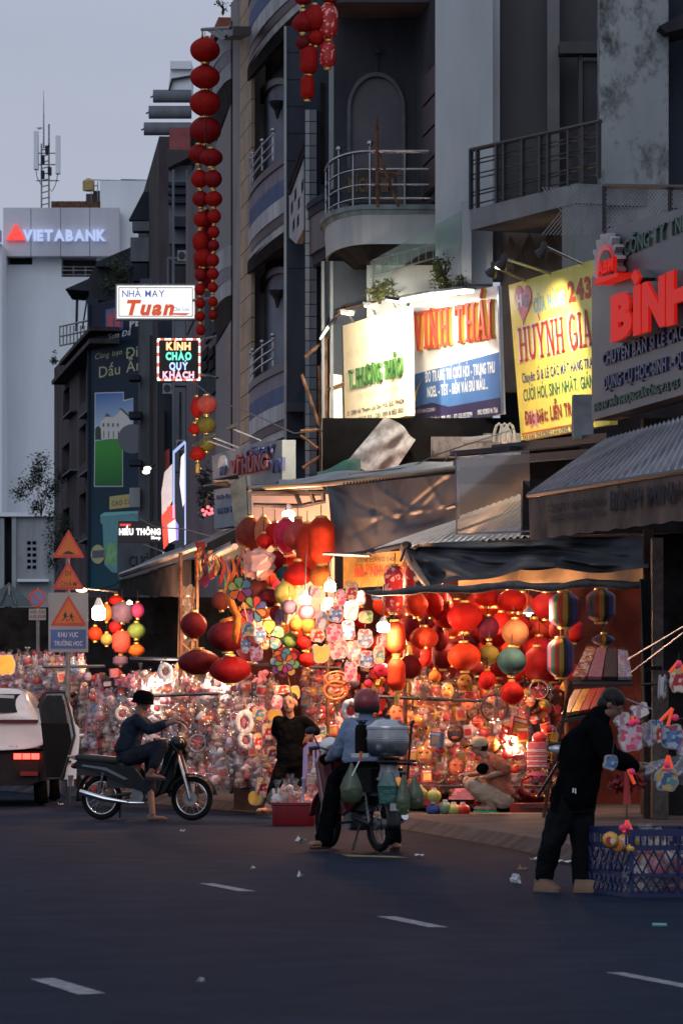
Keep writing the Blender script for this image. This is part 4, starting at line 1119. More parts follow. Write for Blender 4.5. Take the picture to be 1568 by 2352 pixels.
q = MB(); f4.poly(q,gp,.02,.12); q.build('gear',M('gear_grey',(.35,.33,.34),.5,.3),ge)
ap = [(1388+22*math.cos(math.pi*i/12),640 - 78*math.sin(math.pi*i/12)) for i in range(13)]
q = MB(); f4.poly(q,ap,.12,.15); q.build('arch',M('arch_red',(.5,.03,.03),.4,var=0,emit=(1,.05,.04),estr=.15),ge)
ap = [(1388+16*math.cos(math.pi*i/12),636 - 62*math.sin(math.pi*i/12)) for i in range(13)]
q = MB(); f4.poly(q,ap,.15,.17); q.build('arch_inner',M('arch_dark',(.07,.04,.05),.5),ge)
ptext(f4,'letters',lit_sign_red,ge,'ABM',1371,632,1406,28,.17,.22,bold=.03)
q = MB(); f4.poly(q,[(1366,640),(1418,626),(1418,634),(1362,655)],.02,.22); q.build('foot_bar',lit_sign_red,ge)
# ---------------------------------------------------------------- awnings,roofs and tarpaulins
fv = FR(1213,48,1568,43)
aw = thing('corrugated_awning','corrugated metal awning with brown lettered valance at the right shop','awning',fv.at(1400,1100,0))
tin = M('corrugated_tin',(.34,.36,.40),.42,.35,var=.22,scale=1.2)
A0,A1 = fv.at(1213,1138,0),fv.at(1720,1058,0)
B0,B1 = P(1388,1012,51.5),f4.at(1720,915,.05)
mb = MB(); nr = 64
def corr(a,b):
 p = A0.lerp(A1,a).lerp(B0.lerp(B1,a),b); p = p+Vector((0,0,.03*math.sin(a*nr*math.pi))); return p
mb.grid(corr,nr*6,3); mb.build('sheet',tin,aw,smooth='all')
mb = MB(); mb.tube([A0,A1],.03,6); mb.tube([A0,B0],.03,6); mb.build('edge_trim',black,aw)
val = M('valance_brown',(.13,.09,.075),.75,var=.2,scale=2)
mb = MB(); C0,C1 = fv.at(1216,1232,0),fv.at(1720,1165,0)
mb.grid(lambda a,b: A0.lerp(A1,a).lerp(C0.lerp(C1,a),b) - Vector((0,0,.03))+fv.N*.012*math.sin(a*60)*b+Vector((0,0,-.02*abs(math.sin(a*37))*(b > .99))),60,4)
mb.build('valance',val,aw)
ink = M('valance_ink',(.035,.035,.05),.7,var=.3)
ptext(fv,'lettering',ink,aw,'BÌNH MINH',1400,1172,1562,44,.03,.036,bold=.03)
ptext(fv,'lettering',ink,aw,'CÔNG TY VĂN PHÒNG PHẨM',1258,1176,1385,17,.03,.036,bold=.03)
ptext(fv,'lettering',ink,aw,'DỤNG CỤ HỌC SINH QUÀ TẶNG',1260,1198,1385,14,.03,.036,bold=.03)
fbk = ff(53.5)
tag(part(fbk,'concrete_block',M('block_grey',(.20,.21,.225),.8,var=.15),None,(1316,906,1362,1008),-.4,0),'grey concrete stub between the yellow sign and the grey sign','block')
rb = thing('dark_roof_beams','dark metal gutter beams below the yellow sign','beam',P(1200,1040,54))
part(FR(1130,55.5,1390,53),'gutter',black,rb,(1128,1008,1392,1028),-.15,0)
part(FR(1030,56,1150,55),'gutter',slate_wall,rb,(1032,1030,1170,1042),-.15,0)
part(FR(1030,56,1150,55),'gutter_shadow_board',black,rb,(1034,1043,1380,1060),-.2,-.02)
ds = thing('dark_shop','unlit shop front under the corrugated awning','building',P(1530,1880,54))
part(ff(52.5),'back_wall',dark_in,ds,(1476,960,1750,1885),-.5,0)
part(ff(51),'post',M('post_brown',(.05,.03,.025),.7),ds,(1478,1215,1500,1900),-.2,0)
part(ff(50.6),'shutter_stack',M('shutter_brown',(.07,.045,.035),.6,var=.3,scale=9),ds,[(1497,1540,1534,1880),(1497,1235,1522,1530)],-.3,0)
part(ff(52),'ceiling',dark_in,ds,(1200,1100,1750,1225),-.6,0)
mb = MB()
for i in range(8): mb.tube([P(1470+i*3,1330,50.9),P(1478+i*2,1560+i*20,50.8),P(1484+i*2,1700,50.8)],.012,4)
mb.build('cable',black,ds)
clear = clear_plastic('clear_sheet',(.80,.82,.80),.22,.22,bscale=2.2,bstr=.5,milky=.30,milk=(.36,.36,.34))
cs = thing('clear_plastic_sheet','see-through plastic rain sheet hanging beside the grey tarpaulin','sheet',P(1200,1230,52.5))
mb = MB(); mb.grid(lambda a,b: P(1047+168*a+b*2,1052 - 20*a+(178 - 4*a)*b,53.3 - 1.4*a - .25*math.sin(b*3+a*2)),20,14); mb.build('sheet',clear,cs,smooth='all')
mb = MB(); mb.tube([P(1047,1228,53.2),P(1216,1220,51.9)],.012,5); mb.tube([P(1046,1040,53.3),P(1048,1230,53.2)],.01,4); mb.build('hem',grey_wall,cs)
ia = thing('pale_corrugated_roof','pale corrugated roof strip between grey and dark tarpaulins','awning',P(1000,1240,54.5))
mb = MB(); q0,q1,q2_,q3_ = P(858,1262,55.2),P(1216,1232,52.9),P(1330,1085,55.2),P(1005,1205,57)
def corr2(a,b):
 p = q0.lerp(q1,a).lerp(q3_.lerp(q2_,a),b); return p+Vector((0,0,.015*math.sin(a*46*math.pi)))
mb.grid(corr2,184,3); mb.build('sheet',M('pale_tin',(.48,.50,.54),.35,.5,var=.15,scale=2),ia,smooth='all')
mb = MB(); mb.tube([P(1048,1160,53.8),P(955,1195,55),P(880,1232,55.4)],.03,6); mb.build('pole',black,ia)
mb = MB(); mb.tube([P(845,1270,55),P(880,1262,54.8),P(932,1250,54.4)],[.03,.035,.03],6); mb.build('edge_roll',slate_wall,ia)
tarp_grey = M('tarp_grey',(.055,.06,.072),.5,var=.15,scale=3,bump=.3,bscale=5,transl=.06,spec=.5)
gt = thing('grey_tarpaulin','creased grey tarpaulin curtain in the middle of the stall','tarpaulin',P(900,1260,55.5))
mb = MB()
def tarp(a,b):
 x = 752+296*a+8*math.sin(b*2); yt = 1118 - 30*a; yb = 1272 - 75*max(0,a - .25) - 25*a
 f_ = .05*math.sin(a*5 - b*2)
 for a0,b0,a1,b1,w,am in ((.0,.0,.30,.95,.025,.07),(.02,.02,.55,.70,.02,.05),(.0,.1,.12,1.,.03,-.06),(.33,.0,.36,.75,.018,.06),(.36,.05,.62,.55,.02,-.05),(.62,.0,.50,.8,.02,.05),(.75,.0,.85,.6,.02,-.05),(.98,.0,.70,.65,.025,.06),(.9,.1,.55,.62,.018,.05),(.2,.5,.75,.62,.02,-.05),(.15,.75,.45,.55,.02,.04),(.45,.0,.42,.4,.014,-.04)):
  dx,dy = a1 - a0,b1 - b0; t = max(0.,min(1.,((a - a0)*dx+(b - b0)*dy)/(dx*dx+dy*dy))); q = math.hypot(a - a0 - dx*t,(b - b0 - dy*t)*.5)
  f_ += am*.6*math.exp(-(q/w) ** 2*.5)
 return P(x,yt+(yb - yt)*b,56 - 2.2*a+f_)
mb.grid(tarp,120,50); mb.build('cloth',tarp_grey,gt,smooth='all')
mb = MB(); mb.tube([P(575,1122,57.6),P(760,1110,56.2),P(1050,1075,53.9)],.035,8); mb.build('top_pole',M('pole_tan',(.32,.25,.17),.5),gt)
mb = MB()
for i in range(34): mb.cbox(P(790+i*7.4,1112 - i*.72,55.7 - i*.05),.02,.02,.045)
mb.build('hanging_clips',black,gt)
tr = thing('roof_tarpaulin','thin grey sheet edge lying over the stall roof pole','tarpaulin',P(800,1110,56.5))
mb = MB(); mb.grid(lambda a,b: P(640+400*a,1117 - 45*a - 16*b+4*math.sin(a*14)*b,57 - 3*a+b*1.2),30,3); mb.build('cloth',M('tarp_bluegrey',(.20,.235,.26),.45,var=.25,scale=2),tr,smooth='all')
tarp_dark = M('tarp_dark',(.030,.034,.042),.62,var=.25,scale=1.5,bump=.2,bscale=8)
dt = thing('dark_tarpaulin','dark navy tarpaulin sagging over the red lantern stall','tarpaulin',P(1180,1330,53))
def tarp2(a,b):
 x = 928+560*a+(1 - a)*b*30
 yt = 1250 - 18*a - 4*math.sin(a*3)+(8 if a < .05 else 0); yb = 1356 - 48*min(1,a*2.2) - 6*math.sin(a*14)+(a > .6)*2
 fold = .08*math.sin(b*9+a*7)*(1 - a*.6)+.04*math.sin(b*17 - a*11)+.02*math.sin(a*40+b*6)
 for a0,b0,a1,b1,w,am in ((.0,.05,.35,.75,.03,.16),(.0,.1,.22,.95,.03,-.15),(.02,.1,.6,.6,.03,.14),(.0,.2,.10,1.,.02,.14),(.05,.05,.9,.4,.03,-.12),(.1,.3,.8,.9,.035,.13),(.3,.6,1.,.8,.03,-.1),(.0,.0,.5,.2,.02,.1)):
  dx,dy = a1 - a0,b1 - b0; t = max(0.,min(1.,((a - a0)*dx+(b - b0)*dy)/(dx*dx+dy*dy))); q = math.hypot(a - a0 - dx*t,(b - b0 - dy*t)*.35); fold += am*math.exp(-(q/w) ** 2*.5)
 y = yt+(yb - yt)*b - 8*math.sin(a*5)*b*(1 - b)
 return P(x,y,54.4 - 2.6*a - .9*b+fold)
mb = MB(); mb.grid(tarp2,110,40); mb.build('cloth',tarp_dark,dt,smooth='all')
mb = MB(); mb.grid(lambda a,b: P(1052+450*a,1312 - 12*a+(44 - 4*a)*b+3*math.sin(a*20),53.2 - .6*a - .25*b+.05*math.sin(a*33)),40,4)
mb.build('lining',M('tarp_cream',(.60,.46,.27),.6,var=.12,scale=3,transl=.45),dt,smooth='all')
mb = MB(); pts = [P(842+640*i/24,1360 - 16*i/24+4*math.sin(i*.9) - (4 if i > 6 else 0),52.9 - 1.4*i/24) for i in range(25)]
mb.tube(pts,[.022+.028*min(1,i/4)+.01*math.sin(i*2.1) for i in range(25)],8); mb.build('rolled_edge',M('tarp_roll',(.075,.072,.075),.6,var=.35,scale=5),dt,smooth='all')
mb = MB(); mb.tube([P(925,1262,54.2),P(960,1315,53.8),P(985,1350,53.2)],[.05,.06,.03],6); mb.build('side_fold',M('tarp_tan',(.30,.21,.16),.6,var=.2),dt,smooth='all')
mb = MB(); mb.ball(P(933,1252,54),.07,.07,.05); mb.tube([P(920,1290,53.9),P(932,1252,54),P(945,1290,53.8)],.02,5); mb.build('knot',black,dt)
wt_ = thing('white_cloth_bundle','whitish printed cloth draped below the glaring sign','cloth',P(880,1085,58.5))
def wcl(a,b):
 x = 812+128*(a*.35+b*.65)+10*math.sin(a*5) ; y = 1065 - 108*b+62*a*(1.05 - b*.2) - 20*a*(1 - b)
 return P(x+(a*60 - 20)*(1 - b*.4),min(y,1088 - 40*b*(1 - a)),58.8+.06*math.sin(a*7+b*4)+.025*math.sin(a*13 - b*9))
mb = MB(); mb.grid(wcl,22,14); mb.build('cloth',M('cloth_print',(.30,.30,.32),.8,var=.2,scale=9,bump=.2),wt_,smooth='all')
gc = thing('green_cloth_bundle','dark green tarpaulin heap at the left end of the stall roof','cloth',P(780,1090,58.6))
mb = MB(); mb.grid(lambda a,b: P(728+100*a,1098 - (14+38*a)*b+3*math.sin(a*7),58.4+b*.5+.05*math.sin(a*9+b*5)),16,6); mb.build('cloth',M('cloth_green',(.02,.075,.065),.6,var=.25),gc,smooth='all')
orl = thing('orange_roll','orange rolled banner poking up below the glaring sign','banner',P(800,1060,59))
mb = MB(); mb.tube([P(776,1054,59.2),P(800,1020,59.2),P(826,990,59.2)],[.05,.09,.07],8); mb.build('roll',M('roll_orange',(.55,.11,.02),.5,var=.15),orl,smooth=True)
jk = thing('roof_parapet','stained broken parapet with pipes behind the stall roof','wall',P(1050,1050,57.8))
part(ff(58.3),'parapet',stain_mat,jk,[(990,1003,1110,1050),(1110,995,1195,1045)],-.3,0)
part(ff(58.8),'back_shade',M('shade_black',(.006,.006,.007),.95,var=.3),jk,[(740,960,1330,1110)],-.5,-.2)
mb = MB(); mb.tube([P(1062,1013,57.7),P(1128,1006,57.7)],.045,8); mb.build('pipe',white_wall,jk)
for x in (1145,1158,1170):
 mb = MB(); mb.tube([P(x+12*math.cos(math.pi*i/6),1015 - 42*math.sin(math.pi*i/6),57.6) for i in range(7)],.022,6); mb.build('bent_tube',white_wall,jk)
mb = MB(); mb.ball(P(1160,1000,57.7),.09,.09,.12); mb.build('plastic_jug',white_paint,jk)
ir = thing('iron_frame','rusty angle-iron scaffold left of the glaring sign','frame',P(730,1100,62))
mb = MB()
for q in ([(733,840),(737,1100)],[(748,780),(750,1090)],[(690,990),(760,985)],[(695,1075),(760,1030)],[(700,820),(760,770)],[(690,1000),(730,1030)],[(755,1100),(830,1000)],[(740,900),(790,880)],[(693,860),(738,990)]):
 mb.tube([P(x,y,62.3) for x,y in q],.022,4)
mb.build('bars',rust,ir)
mb = MB()
for q in ([(940,1075),(1000,1045),(1180,985)],[(800,1090),(1050,1060),(1150,1035)],[(1000,1085),(1040,1035)]): mb.tube([P(x,y,55.5) for x,y in q],.008,4)
tag(mb.build('loose_wire',grey_wall),'thin pale wires strung across the stall roof','wire')
ls = thing('stall_canopy','warmly lit canvas back of the left lantern stall under a dark ridge pole','canopy',P(660,1250,58.5))
mb = MB(); mb.grid(lambda a,b: P(578+190*a,1135+330*b,59.0 - .8*a+.04*math.sin(a*8+b*5)),14,10); mb.build('canvas',M('canvas_pinkish',(.62,.47,.38),.7,var=.1,scale=1.5),ls,smooth='all')
mb = MB(); mb.tube([P(570,1123,57.9),P(745,1118,56.7)],.035,8); mb.build('ridge_pole',black,ls)
perf = M('perforated_steel',(.09,.09,.10),.5,.6,var=.2,scale=30)
for q in ([(581,1160),(690,1162),(748,1150)],[(712,1125),(722,1158)],[(741,1122),(743,1152)],[(676,1125),(690,1160)]):
 mb = MB(); mb.tube([P(x,y,57.4) for x,y in q],.03,4); mb.build('angle_bar',perf,ls)
part(ff(57.3),'roof_strip',M('strip_dark',(.03,.03,.035),.6),ls,(575,1128,745,1134),-.6,0)
la = thing('dark_metal_awning','dark sloping awning left of the garlands','awning',P(350,1330,66))
mb = MB(); mb.prism([P(275,1318,70),P(470,1250,62),P(470,1272,62),P(275,1332,70)],Vector((.6,1.2,.35))); mb.build('roof',black,la)
mb = MB(); mb.tube([P(278,1320,69.8),P(470,1252,61.8)],.04,6); mb.build('front_bar',dull_metal,la)
mb = MB(); mb.prism([P(275,1335,70.2),P(440,1285,63.6),P(440,1372,63.6),P(275,1365,70.2)],Vector((.1,.2,0))); mb.build('inner_board',dark_in,la)
lb2 = thing('small_shutter_awning','grey box awning with pale lit edge above the garlands','awning',P(500,1270,60))
mb = MB(); mb.prism([P(468,1282,61),P(548,1245,59.2),P(560,1280,59.2),P(478,1300,61)],Vector((.1,.5,.05))); mb.build('box',grey_wall,lb2)
mb = MB(); mb.tube([P(466,1290,60.9),P(540,1255,59.1)],.045,6); mb.build('lit_edge',M('edge_cream',(.65,.55,.4),.5),lb2)
# ---------------------------------------------------------------- lit signs on the left
def frontal_thing(name,label,cat,x,y,d,group=None): return thing(name,label,cat,P(x,y,d),group)
ft1 = ff(86)
lb1 = frontal_thing('light_box_sign','white glowing tailor light box with red script name','sign',357,735,86)
part(ft1,'case',dull_metal,lb1,(265,652,450,735),-.25,-.01)
part(ft1,'face',M('lightbox_face',(.85,.85,.80),.4,var=.03,emit=(1.,.98,.93),estr=.85),lb1,(269,656,447,731),-.008,0)
mb = MB()
for r in ((273,660,443,661.5),(273,725.5,443,727),(273,661.5,274.5,725.5),(441.5,661.5,443,725.5)): ft1.pbox(mb,*r,0,.006)
mb.build('border_line',slate_wall,lb1)
lbb = M('box_blue',(.13,.17,.42),.5,var=0,emit=(.2,.28,.8),estr=.35); lbr = M('box_red',(.55,.08,.03),.5,var=0,emit=(1.,.14,.05),estr=.5)
ptext(ft1,'lettering',lbb,lb1,'NHÀ MAY',281,682,378,16,0,.008,bold=.008)
ptext(ft1,'lettering',lbr,lb1,'Tuan',285,722,397,33,0,.008,bold=.05,shear=.25)
ppoly(ft1,'underline',lbr,lb1,[(395,719),(436,719),(428,724),(395,723)],0,.008)
ptext(ft1,'lettering',lbb,lb1,'Cho Lon',398,714,434,9,0,.008,bold=.0)
mb = MB(); mb.tube([P(445,690,86),P(520,680,84)],.03,5); mb.tube([P(446,735,86),P(430,770,86)],.02,5); mb.build('bracket',black,lb1)
ft2 = ff(82)
ld = frontal_thing('led_panel','square black LED panel with coloured greeting and red white border','sign',410,875,82)
part(ft2,'case',black,ld,(360,775,462,876),-.12,0)
def lit(key,c,s=2.2): return M(key,tuple(.5*k for k in c),.5,var=0,emit=c,estr=s)
bw,br_ = lit('led_white',(1.,.93,.85),1.6),lit('led_red',(1.,.12,.08),1.3)
k = 0
for i in range(12):
 for (x,y) in ((362+i*8.2,777),(362+i*8.2,870),(361,779+i*7.9),(456,779+i*7.9)):
  horiz = y in (777,870)
  part(ft2,'border_light',br_ if (i % 3 == 1) else bw,ld,(x,y,x+(7 if horiz else 4.5),y+(4.5 if horiz else 7)),0,.015)
ptext(ft2,'lettering',lit('led_orange',(1.,.45,.2)),ld,'KÍNH',382,803,438,17,0,.012,bold=.05)
ptext(ft2,'lettering',lit('led_green',(.15,.9,.6),1.5),ld,'CHÀO',381,826,440,17,0,.012,bold=.05)
ptext(ft2,'lettering',lit('led_blue',(.45,.6,1.),1.5),ld,'QUÝ',389,849,432,17,0,.012,bold=.04)
ptext(ft2,'lettering',lit('led_pink',(1.,.45,.55),1.6),ld,'KHÁCH',374,868,446,15,0,.012,bold=.05)
mb = MB(); mb.tube([P(462,780,82),P(500,772,81)],.025,5); mb.tube([P(462,860,82),P(500,868,81)],.025,5); mb.build('bracket',black,ld)
ft3 = ff(92)
hs = frontal_thing('black_shop_sign','black hanging sign with glowing white letters and red bar','sign',322,1245,92)
part(ft3,'case',M('sign_black',(.02,.018,.02),.4),hs,(272,1197,371,1246),-.2,0)
part(ft3,'red_bar',lit_red,hs,(276,1203,301,1208),0,.01)
gw = lit('neon_white',(1.,.95,.95),1.8)
ptext(ft3,'lettering',gw,hs,'HIẾU THÔNG',274,1228,369,14,0,.02,bold=.05)
ptext(ft3,'lettering',gw,hs,'Shop',347,1238,369,7,0,.02,bold=.04)
ft4 = ff(84)
vd = frontal_thing('vertical_light_sign','tall glowing white and red sign with blue neon frame','sign',400,1280,86)
blue_n = lit('neon_blue',(.45,.58,1.),.8); wglow = lit('panel_white',(1.,.9,.86),.9); rglow = lit('panel_red',(1.,.08,.05),.9)
part(ft4,'frame_tube',blue_n,vd,(397,1036,401,1190),0,.1); part(ft4,'frame_tube',blue_n,vd,(424,1015,427,1270),0,.1)
ppoly(ft4,'frame_tube',blue_n,vd,[(397,1036),(424,1012),(427,1016),(402,1040)],0,.1)
ppoly(ft4,'white_panel',wglow,vd,[(416,1050),(424,1040),(426,1150),(420,1165),(413,1110)],-.05,0)
ppoly(ft4,'bottle_picture',M('bottle_grey',(.5,.45,.42),.5,emit=(.9,.8,.75),estr=.5),vd,[(378,1085),(396,1065),(396,1150),(372,1195),(371,1130)],-.05,0)
ppoly(ft4,'red_panel',rglow,vd,[(384,1165),(402,1157),(403,1190),(398,1215),(386,1220)],0,.05)
ppoly(ft4,'red_panel',rglow,vd,[(371,1185),(384,1170),(386,1250),(376,1262)],0,.04)
ppoly(ft4,'white_panel',wglow,vd,[(385,1205),(403,1192),(404,1240),(388,1248)],.05,.08)
ppoly(ft4,'violet_panel',lit('panel_violet',(.3,.25,.8),.8),vd,[(403,1195),(410,1205),(410,1240),(404,1242)],.0,.05)
part(ft4,'low_lights',blue_n,vd,[(374,1268,377,1277),(396,1266,399,1275)],0,.05)
point_light('sign_light',P(400,1200,83),25,(1,.5,.45),vd,.3)
ft5 = FR(488,66,650,62)
vh = frontal_thing('grey_wall_sign','unlit grey shop sign with maroon raised letters left of the stall','sign',570,1110,64)
mb = MB(); ft5.poly(mb,[(486,1048),(560,1022),(648,1010),(648,1110),(490,1120)],-.2,0); mb.build('panel',M('sign_slate',(.16,.18,.20),.5,var=.1),vh)
part(ft5,'lower_panel',MATS['sign_slate'],vh,[(492,1120,556,1210)],-.2,-.02)
ring = [(510+9*math.cos(math.pi*i/10),1068 - 22*math.sin(math.pi*i/10)) for i in range(11)]+[(502,1085),(518,1085)][::-1]
mb = MB(); ft5.poly(mb,[(520,1075)]+ring[:11]+[(500,1075)],0,.05); mb.build('round_emblem',M('emblem_white',(.45,.46,.48),.5),vh)
ptext(ft5,'lettering',M('letter_wine',(.16,.025,.035),.5,var=0),vh,'VĨ HÙNG',528,1092,612,33,0,.08,bold=.05)
ptext(ft5,'lettering',M('letter_navyblue',(.04,.05,.16),.5,var=0),vh,'VIN',618,1086,648,30,0,.05,bold=.03)
ptext(ft5,'lettering',MATS['letter_navyblue'],vh,'CÔNG TY',564,1052,626,18,0,.05,bold=.03)
ptext(ft5,'lettering',MATS['letter_navyblue'],vh,'MV',504,1092,517,20,.05,.09,bold=.03)
ptext(ft5,'lettering',MATS['letter_navyblue'],vh,'kinh doanh',497,1148,538,10,-.02,0,bold=.02)
ptext(ft5,'lettering',MATS['letter_navyblue'],vh,'0903 847',498,1180,545,12,-.02,0,bold=.05)
lv = thing('street_lamp_arms','thin lamp arms with dark heads over the grey wall sign','lamp',P(480,1010,63))
mb = MB()
for q in ([(548,1028),(490,1004)],[(540,1035),(478,1012)],[(600,1012),(535,985)]): mb.tube([P(x,y,62.6) for x,y in q],.014,5)
mb.build('arm',steel,lv)
for x,y in ((455,1020),(484,1003),(533,980)):
 mb = MB(); mb.cbox(P(x,y,62.5),.17,.12,.05,ry=-.35); mb.build('lamp_head',black,lv)
for x,y in ((365,1170),(371,1180)):
 pass
wl2 = frontal_thing('wall_flood_lamps','two small lit flood lamps on the slate house wall','lamp',370,1080,100)
for x,y in ((366,1170 - 96),(363,1178 - 96)):
 mb = MB(); mb.ball(P(x - 27,y+2,100),.09,.06,.05); mb.build('lens',lit('lamp_warm',(1,.9,.7),3.),wl2)
mb = MB(); mb.tube([P(345,1072,100),P(358,1066,100)],.03,5); mb.build('arm',black,wl2)
sb = frontal_thing('grey_notice_board','tilted grey notice board edge beside the grey wall sign','board',555,1210,61)
ppoly(ff(61),'board',M('board_grey',(.13,.135,.14),.7,var=.2,scale=6),sb,[(528,1112),(566,1092),(572,1195),(538,1212)],-.05,0)
ppoly(ff(61),'edge',grey_wall,sb,[(566,1090),(575,1092),(581,1192),(572,1196)],-.05,.02)
mb = MB(); mb.prism([P(487,1103,61),P(545,1090,60.5),P(548,1100,60.5),P(500,1112,61)],(0,.2,.03)); mb.prism([P(465,1118,61),P(520,1108,60.5),P(530,1118,60.5),P(470,1128,61)],(0,.2,.03))
tag(mb.build('cable_bundle',black),'dark tangle of cables and lamp heads under the grey wall sign','cable')
shrub('festive_tree','dark tinsel tree with red lights beside the grey wall sign',474,1125,64,.13,.3,500,.07,21,M('tinsel_dark',(.03,.035,.05),.3,.5))
fr_lights = frontal_thing('red_flower_lights','cluster of glowing red bulbs on the tinsel tree','light',476,1178,63.6)
for x,y in ((466,1172),(478,1165),(486,1170),(470,1182),(481,1180),(487,1178),(474,1176)):
 mb = MB(); mb.ball(P(x,y,63.5),.025); mb.build('bulb',lit('bulb_red',(1.,.12,.15),2.2),fr_lights)
# ---------------------------------------------------------------- lanterns
def silk(key,col,transl=.45,rough=.6): return M(key,col,rough,var=.14,scale=6,transl=transl,spec=.2)
LM = {'red': silk('silk_red',(.50,.018,.014)),'deep red': silk('silk_deep_red',(.30,.010,.014),.3),'maroon': silk('silk_maroon',(.17,.012,.016),.3),
      'orange red': silk('silk_orange_red',(.62,.06,.02)),'pink': silk('silk_pink',(.66,.16,.24)),'yellow green': silk('silk_yellowgreen',(.42,.40,.12)),'olive': silk('silk_olive',(.26,.22,.05)),
      'teal': silk('silk_teal',(.05,.15,.17)),'plum': silk('silk_plum',(.13,.015,.05)),'tan': silk('silk_tan',(.50,.24,.12)),'purple grey': silk('silk_purplegrey',(.16,.12,.20)),
      'magenta': silk('silk_magenta',(.45,.06,.22)),'green': silk('silk_green',(.20,.36,.10)),'orange': silk('silk_orange',(.62,.20,.04)),'dark brown': silk('silk_brown',(.24,.06,.04)),'salmon': silk('silk_salmon',(.62,.12,.10)),'hot pink': silk('silk_hotpink',(.62,.05,.13))}
dot_silk = cells('silk_dotted',[(.42,.015,.015)]*6+[(.8,.35,.3)],26,warp=.2)
def prof(kind,w,h,n=10):
 R = w/2; out = []
 for i in range(n+1):
  t = i/n; a = math.pi*t
  if kind == 'round': r = R*max(.28,(1 - (2*t - 1) ** 2*.98) ** .55)
  elif kind == 'long': r = R*min(1.,(math.sin(a)*2.2) ** .6+.0); r = max(r,R*.45)
  elif kind == 'drop': r = R*(math.sin(math.pi*t ** .72)) ** .8; r = max(r,R*.22)
  elif kind == 'drum': r = R*(1. if .12 < t < .88 else .72)
  else: r = R
  out.append((r,-h/2+h*t))
 return out
LCOUNT = {}
def lantern(x,y,w,h,d,col,kind='round',label='',ribs=14,tassel=False,cord=30,group=None,cap=True,mat=None,tilt=0.):
 w *= 1.17; h *= 1.1
 s = d/F; c = P(x,y,d)
 t = thing('lantern',label,'lantern',c,group)
 mb = MB(); n = 28 if w > 34 else 16
 mb.lathe(prof(kind,w*s,h*s),n,(0,0,0),rib=.09 if ribs else 0,ribs=n // 2)
 sh_o = mb.build('shade',mat or LM[col],t,smooth='all',world=False)
 hh = h*s/2; rr = w*s*(.14 if kind != 'long' else .22)
 if cap:
  mb = MB(); mb.lathe([(rr,hh - .01),(rr,hh+.022),(rr*.7,hh+.028)],12); mb.build('cap',gold,sh_o,smooth=True,world=False)
  mb = MB(); mb.lathe([(rr*.8,-hh - .028),(rr,-hh - .022),(rr,-hh+.01)],12); mb.build('cap',gold,sh_o,smooth=True,world=False)
 if cord:
  mb = MB(); mb.tube([(0,0,hh),(0,0,hh+cord*s)],.006,4); mb.build('cord',black,t,world=False)
 if tassel:
  mb = MB(); mb.lathe([(.02,-hh - .04),(.028,-hh - .06),(.03,-hh - .18),(.01,-hh - .19)],8); mb.build('tassel',M('tassel_yellow',(.55,.34,.08),.7),t,world=False)
 if tilt: t.rotation_euler = (0,tilt,0)
 return t
G1 = 'long lantern string on the facade'
col1 = [(471,115,60,52),(471,177,60,50),(471,237,62,55),(472,299,63,58)]
for i,(x,y,w,h) in enumerate(col1):
 lantern(x,y,w,h,74+.1*i,'red' if i < 3 else 'deep red','round',f'large red lantern, {ORD[i]} from the top of the long facade string',group=G1,cord=14)
left_run = [(456,354,42,40),(459,411,36,38),(461,457,34,34),(462,504,31,34),(460,555,32,46),(467,592,40,40),(461,631,26,30),(459,665,23,26),(460,696,22,24),(459,727,23,22),(461,758,21,24)]
right_run = [(485,362,47,38),(489,411,37,38),(491,457,35,33),(492,497,29,30),(491,533,25,26),(491,564,24,24),(489,598,27,28),(489,629,25,26),(489,660,22,22),(489,693,21,22),(489,723,21,22)]
for nm,run in (('left',left_run),('right',right_run)):
 for i,(x,y,w,h) in enumerate(run):
  lantern(x,y,w,h,74+(.2 if nm == 'left' else 0),RND.choice(['red','deep red']),'round',f'{ORD[i]} lantern below the fork in the {nm} branch of the facade string',group=G1,cord=16)
for (x,y,w,h,lab) in [(475,515,19,62,'narrow tall red lantern squeezed between the two branches of the facade string'),(457,600,20,48,'narrow dark lantern at the left flank of the facade string'),(477,640,24,44,'oval red lantern in the lower middle of the facade string'),(474,560,22,40,'oval red lantern in the centre thicket of the facade string')]:
 lantern(x,y,w,h,74.4,'deep red','long',lab,group=G1)
mb = MB(); mb.tube([P(468,88,74),P(472,330,74),P(459,400,74.2),P(461,770,74.2)],.008,4); mb.tube([P(472,330,74),P(488,400,74),P(489,730,74)],.008,4)
tag(mb.build('hanging_wire',black),'forked dark cord carrying the long facade lantern string','wire')
G2 = 'lantern cluster hanging at the top of the arch house'
for (x,y,w,h,kind,col,lab) in [(696,50,46,46,'drop','deep red','heart-like red lantern at the left of the top cluster'),(723,42,46,56,'round','red','fat red lantern in the centre of the top cluster'),(754,50,38,74,'long','red','tall speckled red lantern at the right of the top cluster'),
  (696,-2,34,26,'round','deep red','red lantern cut by the upper picture edge, left'),(756,-3,32,24,'round','deep red','red lantern cut by the upper picture edge, right'),(696,98,32,30,'round','maroon','small dark lantern under the heart-like one in the top cluster'),
  (725,86,34,34,'round','red','middle red lantern second from above in the top cluster'),(709,138,36,60,'long','red','long red lantern low in the top cluster'),(752,125,32,56,'long','red','long red lantern below the speckled one'),(706,200,29,52,'long','red','lowest lone long lantern of the top cluster')]:
 lantern(x,y,w,h,60.8,col,kind,lab,group=G2,mat=dot_silk if 'speckled' in lab else None,cord=18)
G3 = 'loose lanterns over the grey wall sign'
